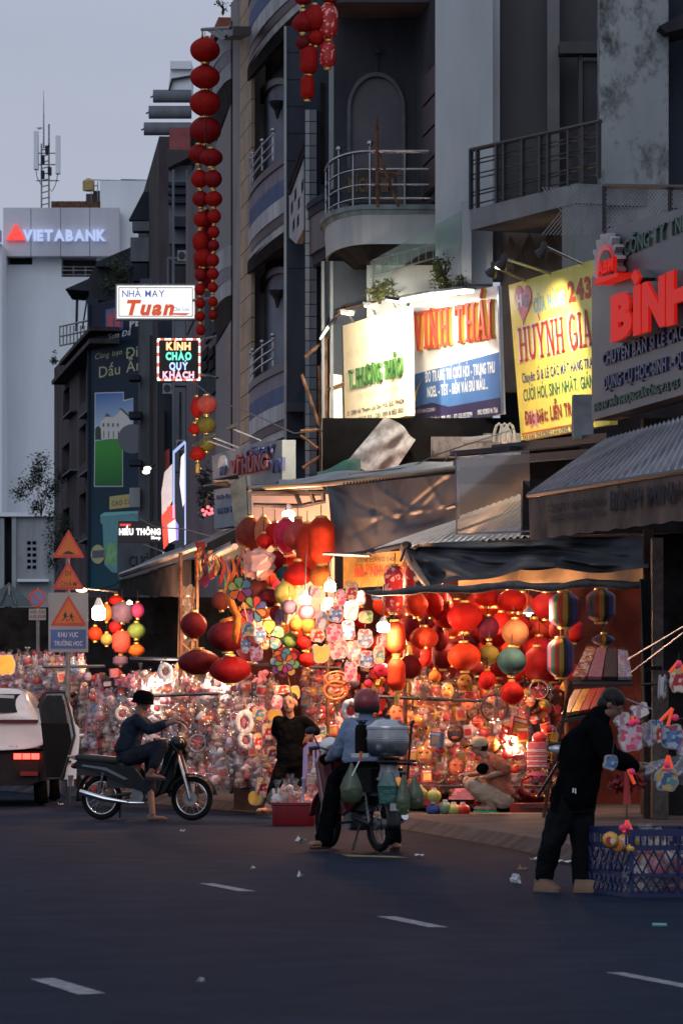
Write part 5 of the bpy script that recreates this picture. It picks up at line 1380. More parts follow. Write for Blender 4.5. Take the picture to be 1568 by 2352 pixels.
for (x,y,w,h,col,kind,lab) in [(474,930,44,38,'salmon','round','pale pink round lantern at the top of the loose bunch'),(452,936,26,44,'red','round','narrow red lantern left of the pale pink one'),(474,976,40,34,'olive','round','olive yellow lantern under the pale pink one'),(447,985,25,23,'red','round','small red lantern left of the olive yellow one'),
  (474,1021,36,28,'olive','round','lower dull olive lantern in the loose bunch'),(454,1040,32,34,'red','drop','red drop-shaped lantern lowest in the loose bunch')]:
 lantern(x,y,w,h,66.5,col,kind,lab,group=G3,tassel='lowest' in lab or 'narrow' in lab)
K2 = .91857/2.6133; K3 = .91857/3.136; K1 = .91857/2.7509
GS = 'lanterns of the stall'
S2 = [ # zx zy zw zh depth colour kind label
 (590,225,170,200,57.2,'dark brown','round','big brown lantern at the left end under the canopy'),(680,215,110,190,57.0,'tan','round','tan oval lantern beside the big brown lantern'),
 (680,270,90,90,56.6,'red','round','small red lantern with emblem below the tan one'),(750,225,115,140,56.9,'red','round','round red lantern between the tan and the pink ones'),
 (825,235,150,205,56.7,'hot pink','round','bright pink lantern left of the two tall ones'),(905,225,180,190,56.4,'salmon','drop','salmon drop-shaped lantern in front of the pink one'),
 (960,320,120,300,56.2,'orange red','long','tall orange red lantern behind its twin near the tarpaulin'),(1055,265,150,270,55.6,'orange red','long','tall orange red lantern beside the grey tarpaulin'),
 (760,405,110,130,56.6,'deep red','round','dark red lantern beside the bag of netting'),(860,400,90,90,56.9,'orange red','round','small bright lantern behind the steel angle bar'),
 (900,480,170,150,56.0,'red','drop','broad red drop lantern above the yellow green one'),(1045,500,130,120,55.9,'orange','round','orange lantern under the tall ones beside a bulb'),
 (820,490,110,100,56.4,'teal','round','teal lantern half behind the broad red drop lantern'),
 (818,610,120,150,56.0,'yellow green','round','pale yellow green lantern left of the hanging bulb'),(640,590,150,140,56.5,'dark brown','round','glittery dark lantern below the bag of netting'),
 (715,640,110,110,56.3,'maroon','round','wine red lantern left of the yellow green one'),(760,745,80,100,56.2,'deep red','round','small wine lantern under the yellow green one'),(790,775,80,110,56.1,'purple grey','round','violet lantern under the yellow green one'),
 (220,820,150,160,57.3,'maroon','round','dark maroon lantern at the far left edge of the lit stall'),(445,890,235,185,56.4,'maroon','round','huge dark maroon lantern with gold print under the first pinwheel'),
 (400,660,110,110,57.0,'dark brown','round','shadowed brown lantern under the streamers'),(255,1060,240,150,57.0,'maroon','round','wide maroon lantern low at the left of the steel bar'),(460,1110,240,160,56.6,'deep red','round','wide deep red lantern behind the steel bar'),
 (845,700,90,90,55.7,'purple grey','round','printed blue grey globe beside the middle bulb'),(960,735,100,100,55.6,'pink','round','pink globe glowing below the middle bulb'),(890,815,85,85,55.6,'orange','round','left of two glowing orange globes under the pink globe'),(965,820,90,100,55.6,'orange','round','right of two glowing orange globes under the pink globe'),
 (850,920,90,90,55.8,'green','round','greenish bagged globe above the double pinwheel'),(940,930,85,90,55.7,'red','round','small red globe right of the greenish one'),(960,1045,95,90,55.6,'red','round','red globe right of the double pinwheel'),
 (805,860,90,80,56.0,'orange','round','dull orange globe behind the printed petals'),
 (1445,1110,90,85,55.2,'hot pink','round','hot pink ball lantern beside the lowest long lantern'),(1270,1195,60,55,55.3,'purple grey','round','little purple ball above the maroon helmet'),(1360,1200,55,50,55.3,'hot pink','round','little pink ball above the maroon helmet')]
for (zx,zy,zw,zh,d,col,kind,lab) in S2:
 x,y = Z2(zx,zy); lantern(x,y,zw*K2,zh*K2,d,col,kind,lab,group=GS,tilt=RND.uniform(-.06,.06),cap=zw > 70,ribs=RND.choice([0,12,14]))
S3 = [(265,700,150,330,54.0,'red','long','tall speckled red lantern behind the rolled tarpaulin edge'),(405,640,100,250,54.6,'deep red','long','dark tall lantern just right of the speckled one'),
 (278,1080,135,230,53.8,'orange red','long','glowing long lantern right of the bulb'),(285,1370,125,230,53.7,'orange red','long','lowest long orange red lantern in the column by the bulb'),
 (440,820,160,170,54.3,'orange red','round','orange lantern with gold print under the rolled edge'),(570,820,150,180,54.5,'red','round','round red lantern third under the rolled edge'),(640,820,150,190,54.8,'deep red','round','dark red lantern behind the third one under the rolled edge'),
 (500,1085,200,160,54.1,'orange red','round','orange red lantern with gold character in the middle of the stall'),(620,1080,130,200,54.8,'maroon','round','dark lantern right of the one with gold character'),(385,1010,160,190,55.0,'maroon','round','maroon lantern behind the glowing long lantern'),(390,1310,160,170,54.9,'maroon','round','maroon lantern right of the lowest long lantern'),
 (515,1235,85,120,53.9,'red','drum','small square red lantern under the one with gold character'),(680,910,190,180,54.6,'red','drop','red drop lantern left of the largest red lantern'),(820,920,240,210,54.2,'red','round','largest red lantern in the middle of the right stall'),
 (1000,770,200,120,54.6,'red','round','red lantern tucked under the roll left of the shade lamp'),(1185,790,200,160,54.4,'red','round','bright red lantern tucked under the roll by the shade lamp'),(1000,860,140,80,54.9,'orange red','round','orange lantern peeking below the tucked red one'),
 (1005,1000,145,160,54.2,'plum','round','plum coloured lantern left of the tan one'),(1040,1080,190,150,54.8,'red','round','red lantern behind the plum and tan ones'),(1215,1040,185,190,54.0,'tan','round','tan paper lantern right of the plum one'),
 (815,1230,230,200,53.9,'orange red','round','bright orange red lantern over the mask toys'),(650,1220,180,190,54.9,'maroon','round','shadowed maroon lantern left of the bright orange red one'),(1005,1215,150,145,54.0,'olive','round','olive paper lantern left of the teal one'),
 (1185,1265,195,200,53.8,'teal','round','teal paper lantern in the right stall'),(1090,1320,160,130,54.9,'deep red','round','deep red lantern behind the teal one'),(1385,1280,200,230,54.4,'deep red','round','pleated deep red lantern right of the teal one'),
 (995,1415,120,140,53.8,'red','round','small red lantern under the olive one'),(1190,1515,160,165,53.6,'red','round','red honeycomb ball lantern under the teal one'),(585,1385,90,90,53.8,'orange','round','orange ball toy beside the bagged toys'),
 (1545,1020,120,160,54.6,'maroon','round','dim maroon lantern beside the shade lamp'),(800,1130,180,120,55.2,'maroon','round','maroon lantern hidden under the largest red lantern')]
for (zx,zy,zw,zh,d,col,kind,lab) in S3:
 x,y = Z3(zx,zy); lantern(x,y,zw*K3,zh*K3,d,col,kind,lab,group=GS,tilt=RND.uniform(-.05,.05),mat=dot_silk if 'speckled' in lab else None,tassel=('long' in lab),ribs=0 if col in ('tan','olive','teal','plum') else RND.choice([12,16]))
stripe = cells('striped_silk',[(.03,.04,.16),(.28,.03,.10),(.02,.09,.07),(.03,.02,.03),(.25,.13,.02),(.16,.02,.02)],9)
def stripe_mat():
 m = bpy.data.materials.new('rainbow_stripes'); m.use_nodes = True; N = m.node_tree.nodes; L = m.node_tree.links.new; b = N['Principled BSDF']; b.inputs['Roughness'].default_value = .6
 tc = N.new('ShaderNodeTexCoord'); gr = N.new('ShaderNodeTexGradient'); gr.gradient_type = 'RADIAL'; L(tc.outputs['Object'],gr.inputs[0])
 mu = N.new('ShaderNodeMath'); mu.operation = 'MULTIPLY'; mu.inputs[1].default_value = 3; fr2 = N.new('ShaderNodeMath'); fr2.operation = 'FRACT'
 L(gr.outputs['Fac'],mu.inputs[0]); L(mu.outputs[0],fr2.inputs[0])
 r = N.new('ShaderNodeValToRGB'); r.color_ramp.interpolation = 'CONSTANT'; el = r.color_ramp.elements
 for i,c in enumerate([(.04,.07,.25),(.42,.05,.14),(.02,.15,.10),(.35,.03,.02),(.42,.26,.03),(.02,.02,.03)]):
  e = el[i] if i < 2 else el.new(i/6); e.position = i/6; e.color = c+(1,)
 L(fr2.outputs[0],r.inputs['Fac']); L(r.outputs['Color'],b.inputs['Base Color']); return m
rb_mat = stripe_mat()
for (zx,zy,zw,zh,lab) in [(425,1060,260,300,'rainbow striped lantern highest left in the right stall corner'),(775,1020,250,280,'rainbow striped lantern nearest the dark post'),(390,1520,230,340,'lower rainbow striped lantern above the tray of packs'),(800,1350,200,100,'dark striped lantern top above the bagged packs')]:
 x,y = ZT(zx,zy); k_ = .91857/3.8526; lantern(x,y,zw*k_,zh*k_,53.2,'red','long' if zh > 150 else 'round',lab,mat=rb_mat,group=GS,ribs=12)
for (zx,zy,zw,zh,col,kind,lab) in [(840,775,125,130,'purple grey','drum','grey violet lantern at the far left stall'),(948,760,85,95,'magenta','round','magenta lantern right of the grey violet one'),(940,900,110,100,'green','round','light green ribbed lantern at the far left stall'),(735,958,80,75,'yellow green','round','yellow lit lantern left of the pink red one'),
     (835,975,110,135,'salmon','drum','pink red lantern with dark badge at the far left stall'),(735,775,70,110,'orange','round','orange lantern next to the glaring bulb'),(940,1035,100,80,'orange','round','orange pleated lantern under the light green one'),(830,1105,90,60,'purple grey','drum','dark lantern with pale lid under the pink red one'),
     (655,920,90,90,'orange red','round','orange red lantern below the glaring bulb'),(795,875,85,85,'deep red','round','deep red lantern above the pink red one'),(800,690,90,60,'red','round','red lantern on top of the far left stall')]:
 x,y = Z1(zx,zy); lantern(x,y,zw*K1,zh*K1,66,col,kind,lab,group='lanterns of the far left stall',ribs=10 if kind == 'round' else 0)
# ---------------------------------------------------------------- bulbs
BULB = 2.6
bulb_hot = M('bulb_glow',(1,.9,.75),.4,var=0,emit=(1.,.80,.55),estr=18)
def bulb(x,y,d,w,h,power,label,cordy=None,color=WARM,shade=True):
 s = d/F; t = thing('hanging_bulb',label,'light bulb',P(x,y,d),'hanging bulbs of the stalls')
 r = w*s/2; hh = h*s/2
 mb = MB(); mb.lathe([(r*.5,-hh),(r*.95,-hh*.85),(r,-hh*.2),(r,hh*.5),(r*.6,hh*.9)],14); mb.build('glass',bulb_hot,t,smooth=True,world=False)
 mb = MB(); mb.lathe([(r*.75,hh*.9),(r*.45,hh*1.6),(r*.25,hh*2.0)],12); mb.build('socket',white_paint,t,smooth=True,world=False)
 if cordy:
  mb = MB(); mb.tube([(0,0,hh*2),(.01,0,(y - cordy)*s)],.008,4); mb.build('cord',black,t,world=False)
 l = point_light('bulb_light',P(x,y+h*.8,d - r*1.6),power*BULB,color,t,.06)
 return t
for zx,zy,w,h,d,pw,cy,lab in [(1112,565,74,66,55.2,62,1265,'lit bulb right of the orange lantern'),(948,650,74,60,55.2,62,1265,'lit bulb in front of the pale globes'),(1458,830,84,66,53.6,75,1340,'large lit bulb beside the glowing long lantern'),(840,105,84,80,57.2,60,1160,'square glaring lamp under the canopy ridge')]:
 x,y = Z2(zx,zy); bulb(x,y,d,w*K2,h*K2,pw,lab,cy)
bulb(1128,1342,54.9,20,16,100,'bulb glowing behind the cream tarpaulin lining')
x,y = Z1(680,775); bulb(x,y,64.8,30,34,90,'glaring bulb of the far left stall')
x,y = Z1(893,708); bulb(x,y,65.2,12,8,30,'small lit bulb above the grey violet lantern')
for zx,zy,lab in ((225,1000,'left one of two small distant bulbs beside the blue sign'),(312,985,'right one of two small distant bulbs beside the blue sign')):
 x,y = Z1(zx,zy); bulb(x,y,80,10,9,45,lab)
bulb(520,1385,58.0,20,20,45,'glowing lamp behind the streamers')
bulb(480,1540,57.2,9,9,13,'small added fill lamp shining onto the white toy rack',color=(1,.74,.6))  # lamp added to brighten the white rack
bulb(350,1560,58.6,9,9,13,'small added fill lamp above the far toy rack',color=(1,.74,.6))  # second added lamp, brightens the far rack
bulb(428,1425,60.0,16,20,45,'lamp shining inside the foil wrapped frame')
bulb(1180,1700,54.6,10,10,40,'bright lamp low among the foil goods')
bulb(905,1500,55.3,8,8,45,'lamp glinting between the bagged toys')
x,y = Z3(1320,865); t = thing('shade_lamp','small white enamel shade lamp in the right stall','lamp',P(x,y,53.3))
mb = MB(); mb.lathe([(.072,-.035),(.068,-.01),(.035,.02),(.018,.05)],14); mb.build('shade',white_paint,t,smooth=True,world=False)
mb = MB(); mb.ball((0,0,-.045),.03); mb.build('bulb',bulb_hot,t,world=False); point_light('bulb_light',P(x,y+14,53.3),130,WARM,t,.03)
mb = MB(); mb.tube([(0,0,.05),(0,0,.35)],.006,4); mb.build('cord',black,t,world=False)
rl = thing('arm_street_light','flat lit lamp on a thin arm above the school sign','lamp',P(188,1355,64))
mb = MB(); mb.ball(P(188,1355,64),.085,.05,.035); mb.build('lens',lit('lamp_amber',(1,.75,.4),5.),rl); mb = MB(); mb.tube([P(200,1352,64),P(270,1360,66)],.014,5); mb.build('arm',dull_metal,rl)
for j in range(4):
 for i in range(11):
  x = 885+i*40+(20 if j % 2 else 0)+RND.uniform(-8,8); y = 1395+j*47+RND.uniform(-10,10)
  lantern(x,y,RND.uniform(44,62),RND.uniform(40,58),56.2+RND.uniform(0,1.2),RND.choice(['red','deep red','maroon','deep red','orange red','red']),RND.choice(['round','round','round','long','drop']),f'back row lantern of the right stall, {ORD[i]} from the left in tier {["one", "two", "three", "four"][j]}',group='back row lanterns of the right stall',ribs=RND.choice([0,14]))
for i,(x,y) in enumerate([(575,1300),(612,1330),(650,1345),(600,1400),(545,1440),(640,1450),(690,1460),(735,1440),(720,1300),(770,1420),(575,1490),(660,1510),(830,1420),(810,1490),(860,1520)]):
 lantern(x,y,RND.uniform(38,58),RND.uniform(38,54),57.6+RND.uniform(-.3,.4),RND.choice(['red','deep red','orange','maroon','hot pink','orange red','yellow green']),RND.choice(['round','round','drop']),f'rear lantern of the left stall, {ORD[i]} in the back cluster',group='rear lanterns of the left stall',ribs=RND.choice([0,14]))
# ---------------------------------------------------------------- stall interior and goods
st = thing('stall_shell','dark plywood back and floor deck of the lantern stall','stall',P(900,1868,59))
board_back = M('stall_board_red_glow',(.08,.02,.015),.8,var=.3,scale=1.5)  # red glow of the stall put into the board colour
part(ff(59.8),'back_board',board_back,st,(560,1360,960,1872),-.1,0)
part(ff(58.2),'back_board',board_back,st,(930,1330,1500,1875),-.1,0)
part(ff(69),'back_board',dark_in,st,(175,1372,575,1850),-.1,0)
part(ff(76),'back_board',dark_in,st,(-120,1395,215,1838),-.1,0)
mb = MB(); mb.prism([P(925,1856,54.6),P(1310,1856,53.6),P(1310,1856,58),P(925,1856,58)],(0,0,.05)); mb.build('deck',maroon,st)
for x,d in ((415,58.6),(452,58.2),(752,56.3),(930,55.2),(1300,54.2)):
 mb = MB(); mb.tube([Vector((P(x,1500,d).x,d,0.1)),P(x,1270,d)],.03,6); mb.build('post',rust,st)
for q in ([(300,1512,59),(430,1514,58.3),(700,1532,56.8),(782,1535,56.2)],[(742,1271,55.2),(850,1276,54.9)],[(100,1532,66),(240,1530,63)],[(870,1600,54.8),(1000,1606,54.6),(1110,1610,54.4)],[(300,1600,58.6),(560,1590,57)]):
 mb = MB(); mb.tube([P(*p) for p in q],.022,4); mb.build('angle_bar',perf,st)
PK = [(.78,.62,.60),(.72,.40,.40),(.80,.72,.62),(.62,.30,.32),(.75,.66,.68)]
toy_mats = [M('toy_white',(.62,.52,.52),.45,var=.1,scale=12),M('toy_pink',(.52,.17,.21),.45,var=.1,scale=12),M('toy_cream',(.46,.28,.16),.45,var=.1,scale=12),M('toy_red',(.45,.03,.03),.4,var=.1,scale=12),
   M('toy_dark',(.06,.03,.03),.5,var=.1),M('toy_gold',(.60,.34,.06),.35,.3,var=.15,scale=14),M('toy_blue',(.10,.22,.40),.45,var=.1),M('toy_lilac',(.42,.34,.50),.45,var=.1),M('toy_orange',(.62,.17,.05),.45,var=.1),M('toy_green',(.12,.30,.10),.45,var=.1),M('toy_brown',(.30,.16,.10),.5,var=.2)]
W_,PI_,CR,RE,DK,GO,BL,LI,OR,GR,BN = range(11)
fur = M('white_fur',(.78,.74,.74),.9,var=.15,scale=30,bump=1.,bscale=60)
def toy_mesh(kind,a,b,seed):
 """toys about 0.19 m tall, centre at origin"""
 r = random.Random(seed); mb = MB()
 def c(i): mb.cur = i
 if kind == 'rabbit':
  c(a); mb.ball((0,0,.02),.062,.055,.06); mb.ball((0,0,-.06),.05,.045,.045)
  for s in (-1,1): mb.ball((s*.028,0,.095),.016,.012,.04,8,5)
  c(b)
  for s in (-1,1): mb.ball((s*.035,-.048,.012),.014,.01,.012,6,4)
  c(DK)
  for s in (-1,1): mb.ball((s*.022,-.053,.035),.007,.006,.008,6,4)
 elif kind == 'cloud':
  c(a)
  for x,z,q in ((-.055,0,.045),(.0,.02,.06),(.055,0,.045),(0,-.03,.05)): mb.ball((x,0,z),q,.035,q*.85,10,6)
  c(b)
  for s in (-1,1): mb.ball((s*.04,-.036,-.012),.017,.008,.015,8,4)
 elif kind == 'drum':
  c(a); mb.lathe([(.06,-.05),(.07,0),(.06,.05)],12); c(b); mb.lathe([(.064,.05),(.064,.065),(.05,.066)],12); mb.lathe([(.05,-.066),(.064,-.065),(.064,-.05)],12)
  c(GO); mb.tube([(0,0,.066),(0,0,.12)],.006,4)
 elif kind == 'fish':
  c(a); mb.ball((0,0,0),.085,.03,.05,12,6); c(b); mb.prism([(.07,-.01,0),(.125,-.01,.05),(.11,-.01,0),(.125,-.01,-.05)],(0,.02,0)); mb.prism([(-.02,-.01,.045),(.04,-.01,.09),(.04,-.01,.04)],(0,.02,0))
  c(W_); mb.ball((-.05,-.025,.012),.014,.008,.014,8,4); c(DK); mb.ball((-.052,-.032,.012),.007,.005,.007,6,4)
 elif kind == 'star':
  c(a); pts = [((.1 if i % 2 == 0 else .042)*math.sin(i*math.pi/5),0,(.1 if i % 2 == 0 else .042)*math.cos(i*math.pi/5)) for i in range(10)]
  mb.add(pts+[(0,-.035,0),(0,.035,0)],[(i,(i+1) % 10,10) for i in range(10)]+[((i+1) % 10,i,11) for i in range(10)])
  c(b); mb.torus((0,0,0),.105,.006,16,4)
 elif kind == 'doll':
  c(a); mb.lathe([(.075,-.095),(.05,-.02),(.025,.02)],12); c(CR); mb.ball((0,0,.05),.036,.034,.038); c(b); mb.ball((0,.008,.062),.04,.036,.034);
  for s in (-1,1): mb.ball((s*.05,-.01,-.0),.014,.014,.035,6,4)
 elif kind == 'box':
  c(a); mb.box(-.06,.06,-.03,.03,-.075,.075); c(b); mb.box(-.045,.045,-.034,-.0305,-.05,.03); c(W_); mb.box(-.05,.05,-.0335,-.0305,.04,.062)
 elif kind == 'ball':
  c(a); mb.ball((0,0,0),.068,n=12,m=8); c(b); mb.torus((0,0,0),.069,.006,16,4,'Z'); mb.ball((0,-.05,.02),.03,.02,.03,8,5)
 elif kind == 'bear':
  c(a); mb.ball((0,0,.045),.05,.045,.046); mb.ball((0,0,-.04),.055,.05,.058)
  for s in (-1,1): mb.ball((s*.038,0,.088),.017,.012,.017,8,4); mb.ball((s*.055,-.01,-.03),.018,.018,.035,6,4); mb.ball((s*.03,-.02,-.095),.02,.026,.018,6,4)
  c(b); mb.ball((0,-.04,.035),.02,.014,.016,8,4); mb.ball((0,-.046,-.04),.028,.012,.03,8,4)
 elif kind == 'mask':
  c(a); mb.ball((0,0,0),.085,.03,.095,14,8); c(b)
  for s in (-1,1): mb.ball((s*.034,-.027,.025),.022,.01,.016,8,4)
  mb.ball((0,-.03,-.045),.04,.01,.016,8,4); c(DK)
  for s in (-1,1): mb.ball((s*.034,-.035,.025),.01,.006,.009,6,4)
 elif kind == 'wreath':
  c(a); mb.torus((0,0,0),.075,.028,18,7,jit=.25,rnd=r); c(b); mb.ball((0,0,0),.036,.02,.04,8,5)
 mats = list(toy_mats)
 if kind == 'wreath': mats[W_] = fur
 return mb.mesh(kind+'_toy',mats,smooth='all' if kind not in ('box','star') else False)
bag_mat = clear_plastic('crinkled_bag',(.99,.985,.98),.075,.07,bscale=38.,bstr=1.0,milky=.015,milk=(.85,.75,.73))
def bag_mesh(seed,w=.1,h=.14):
 r = random.Random(seed); mb = MB(); n = 9
 pr = [(.3,-1.),(.85,-.92),(1.,-.55),(1.02,0),(.92,.45),(.55,.8),(.13,.98),(.30,1.25),(.42,1.42)]
 vs = []
 for q,z in pr:
  for j in range(n):
   a = 2*math.pi*j/n; k = 1+r.uniform(-.2,.2)
   vs.append((q*w*k*math.cos(a),q*w*.7*k*math.sin(a),z*h+r.uniform(-.012,.012)))
 fs = [(i*n+j,i*n+(j+1) % n,(i+1)*n+(j+1) % n,(i+1)*n+j) for i in range(len(pr) - 1) for j in range(n)]
 fs.append(tuple(range(n - 1,-1,-1)))
 mb.add(vs,fs); return mb.mesh('bag',bag_mat)
BAGS = [bag_mesh(100+i,RND.uniform(.085,.11),RND.uniform(.12,.15)) for i in range(8)]
CN = ['white','pink','cream','red','dark','gold','blue','lilac','orange','green','brown']
VAR = [('rabbit',W_,RE),('rabbit',PI_,RE),('rabbit',CR,PI_),('cloud',W_,RE),('cloud',W_,PI_),('doll',PI_,BN),('doll',W_,DK),('bear',BN,CR),('bear',PI_,W_),('wreath',W_,RE),('drum',PI_,W_),('fish',OR,RE),('ball',W_,PI_),('box',CR,RE),('doll',LI,BN),('ball',PI_,W_),('bear',CR,BN),('drum',RE,W_),('star',RE,W_),('doll',RE,W_),('bear',DK,W_),('box',BL,W_),('fish',BL,W_)]
VARR = [('mask',GO,RE),('drum',RE,GO),('star',RE,GO),('ball',RE,GO),('box',RE,GO),('fish',RE,GO),('mask',OR,RE),('star',GO,RE),('doll',RE,GO),('box',GO,RE),('ball',OR,W_),('drum',GO,RE),('box',BL,GO),('bear',RE,W_),('rabbit',W_,RE)]
TM = {}
def toy(v,k=0):
 if (v,k) not in TM: TM[(v,k)] = toy_mesh(*v,seed=len(TM))
 return TM[(v,k)]
used_pos = set()
def put_toy(x,y,d,v,scale,label,group,bag=True,name=None):
 t = thing(name or 'bagged_toy' if bag else (name or 'hanging_toy'),label,'toy',P(x,y,d),group)
 sc = scale
 link('toy',toy(v),t,rot=(RND.uniform(-.15,.15),RND.uniform(-.25,.25),RND.uniform(-.6,.6)),scale=sc)
 if bag: link('bag',RND.choice(BAGS),t,rot=(0,0,RND.uniform(0,6.28)),scale=sc*1.12)
 return t
rows = []
def rack(x0,x1,y0,y1,sx,sy,dfun,vars_,scale,where,group,skip=None):
 nrow = int((y1 - y0)/sy)
 for j in range(nrow+1):
  y = y0+j*sy; i = 0; x = x0+(sx/2 if j % 2 else 0)
  while x < x1:
   px,py = x+RND.uniform(-.22,.22)*sx,y+RND.uniform(-.3,.3)*sy
   if not (skip and skip(px,py)):
    v = RND.choice(vars_)
    put_toy(px,py,dfun(px)+RND.uniform(-.25,.25),v,scale*RND.uniform(.85,1.25),
      f'{CN[v[1]]} {v[0]} toy, {ORD[i]} along row {["one", "two", "three", "four", "five", "six", "seven", "eight", "nine", "ten", "eleven", "twelve"][j]} of the {where}',group)
    i += 1
   x += sx
rack(300,575,1562,1800,25,23,lambda x: 57.0+(575 - x)/275*2.2,VAR,.92,'white toy rack','bagged toys of the white rack',skip=lambda x,y: x > 555 and y < 1570)
rack(190,300,1600,1725,22,23,lambda x: 60.6+(300 - x)/110*1.5,VAR,.98,'far toy rack','bagged toys behind the parked motorbike')
rack(2,200,1520,1590,20,18,lambda x: 66+(200 - x)/200*3,VAR,.95,'toy rack behind the car','bagged toys behind the car')
rack(580,640,1580,1800,23,24,lambda x: 56.9,VAR,.92,'strip beside the woman','bagged toys beside the woman')
rack(705,800,1560,1700,24,24,lambda x: 56.8,VARR,.9,'red toy strip','bagged toys between the woman and the rider',skip=lambda x,y: x > 790)
rack(915,1215,1585,1790,29,25,lambda x: 56.4,VARR,1.05,'red toy wall','bagged toys of the red wall')
mb = MB(); r = random.Random(31)
for k in range(2600):
 z = r.random()
 if z < .45: x,y,d = r.uniform(190,640),r.uniform(1545,1815),0
 elif z < .85: x,y,d = r.uniform(700,1300),r.uniform(1480,1840),1
 else: x,y,d = r.uniform(0,200),r.uniform(1500,1640),2
 dd = (58.6+max(0,575 - x)/275*2.6,57.6,69.6)[d]
 mb.cur = r.choice([W_,PI_,DK,RE,PI_,BN,DK,RE,DK] if d != 1 else [RE,RE,GO,RE,OR,DK,DK,BN,RE])
 c = P(x,y,dd+r.uniform(-.3,.3)); s = r.uniform(.025,.075)
 if r.random() < .5: mb.ball(c,s,s*.7,s*r.uniform(.7,1.4),7,4)
 else: mb.cbox(c,s*1.6,s,s*r.uniform(1,2.4),rz=r.uniform(0,3),ry=r.uniform(-.6,.6))
tag(mb.build('toy_clutter',toy_mats),'mass of small toys and trinkets filling the back of the stalls','toys',kind='stuff')
mb = MB(); r = random.Random(33)
for k in range(520):
 x,y,d = (r.uniform(190,640),r.uniform(1560,1820),57.4) if r.random() < .5 else (r.uniform(700,1290),r.uniform(1500,1830),55.9)
 d += max(0,575 - x)/275*2.4
 c = P(x,y,d+r.uniform(-.3,.3)); s = r.uniform(.03,.09)
 a = Vector((r.uniform(-1,1),r.uniform(-.5,.5),r.uniform(-1,1))).normalized()*s; b = a.cross(Vector((r.uniform(-1,1),1,r.uniform(-1,1)))).normalized()*s
 mb.add([c - a,c+b*.6,c+a,c - b*.6,c+a*.2+Vector((0,-s*.5,0))],[(0,1,4),(1,2,4),(2,3,4),(3,0,4)])
tag(mb.build('cellophane_scraps',clear_plastic('cellophane',(.97,.95,.95),.14,.08,bscale=40,milky=.02)),'crinkled cellophane wrapping glinting among the goods','wrapping',kind='stuff')
def wreath(x,y,w,h,d,label,inner=BN):
 s = d/F; t = thing('fur_wreath',label,'wreath',P(x,y,d),'white fur wreaths')
 mb = MB(); mb.torus((0,0,0),w*s*.38,w*s*.14,26,8,jit=.22,rnd=RND); o = mb.build('ring',fur,t,smooth='all',world=False); o.scale = (1,1,h/w)
 mb = MB(); mb.ball((0,.02,0),w*s*.2,.02,h*s*.24); mb.build('centre_toy',toy_mats[inner],t,smooth='all',world=False)
 mb = MB(); mb.tube([(0,0,h*s/2),(0,0,h*s/2+.1)],.005,4); mb.build('cord',black,t,world=False)
x,y = Z5(1138,80); wreath(x,y,34,40,57.6,'white fur wreath with brown centre hanging above the rider')
x,y = Z5(1390,85); wreath(x,y,20,50,57.0,'thin white fur wreath seen edge-on left of the steel bar')
x,y = Z6(290,410); wreath(x,y,42,58,56.4,'large furry wreath among the white toys',PI_)
x,y = Z6(300,525); wreath(x,y,36,42,56.4,'furry wreath under the large one',PI_)
x,y = Z6(985,330); wreath(x,y,42,52,53.5,'white fur wreath left of the maroon helmet',RE)
def card_outline(seed,lobes,w,h,ears=0):
 r = random.Random(seed); pts = []
 for i in range(28):
  a = 2*math.pi*i/28; k = (1+.05*math.sin(lobes*a+seed)+.04*r.uniform(-1,1))*(1+.16*math.sin(2*a) ** 2)
  if ears and math.sin(a) > .55 and abs(math.cos(a)) > .25: k += .28
  pts.append((k*w/2*math.cos(a),k*h/2*math.sin(a)))
 return pts
PRN = {'pink': cells('print_pink',[(.70,.25,.35),(.75,.60,.60),(.60,.10,.16),(.72,.45,.50),(.55,.50,.60)],24),'blue': cells('print_blue',[(.05,.13,.33),(.03,.07,.20),(.40,.45,.55),(.10,.22,.40),(.40,.06,.08)],24),
       'red': cells('print_red',[(.50,.05,.05),(.62,.25,.10),(.68,.55,.45),(.40,.02,.04),(.60,.40,.10)],24),'yellow': M('print_yellow',(.68,.40,.06),.5,var=.1,scale=8),'teal': cells('print_teal',[(.06,.25,.30),(.40,.50,.50),(.50,.35,.10),(.05,.12,.25),(.45,.12,.15)],24),
       'white': cells('print_white',[(.70,.64,.62),(.62,.45,.48),(.72,.68,.68),(.45,.25,.30),(.66,.60,.55)],26),'lilac': cells('print_lilac',[(.42,.38,.55),(.60,.30,.40),(.66,.58,.60),(.30,.25,.45),(.55,.42,.20)],24),'green': cells('print_green',[(.10,.35,.12),(.40,.48,.15),(.60,.55,.40),(.06,.20,.12)],22)}
card_white = M('card_white',(.42,.37,.37),.5,var=.06,scale=8)
def card(x,y,w,h,d,col,label,seed,lobes=5,ears=0,rz=0.,ry=0.,group='card lanterns of the stall',border=.91,cat='paper lantern'):
 s = d/F; t = thing('card_lantern',label,cat,P(x,y,d),group)
 o = card_outline(seed,lobes,w*s,h*s,ears)
 for k,yy in enumerate((-.02,.02)):
  mb = MB(); mb.prism([(a,yy,b) for a,b in o],(0,.008,0)); co = mb.build('card',card_white,t,world=False)
  if k == 0: c0 = co
 mb = MB(); mb.prism([(a*border,-.024,b*border) for a,b in o],(0,.003,0)); mb.build('print',PRN[col],c0,world=False)
 mb = MB(); mb.prism([(a*.8,-.010,b*.8) for a,b in o],(0,.028,0)); mb.build('core',card_white,t,world=False)
 mb = MB(); mb.tube([(0,0,h*s*.4),(0,.01,h*s*.5+.12)],.004,4); mb.build('cord',black,t,world=False)
 t.rotation_euler = (0,ry,rz)
 return t
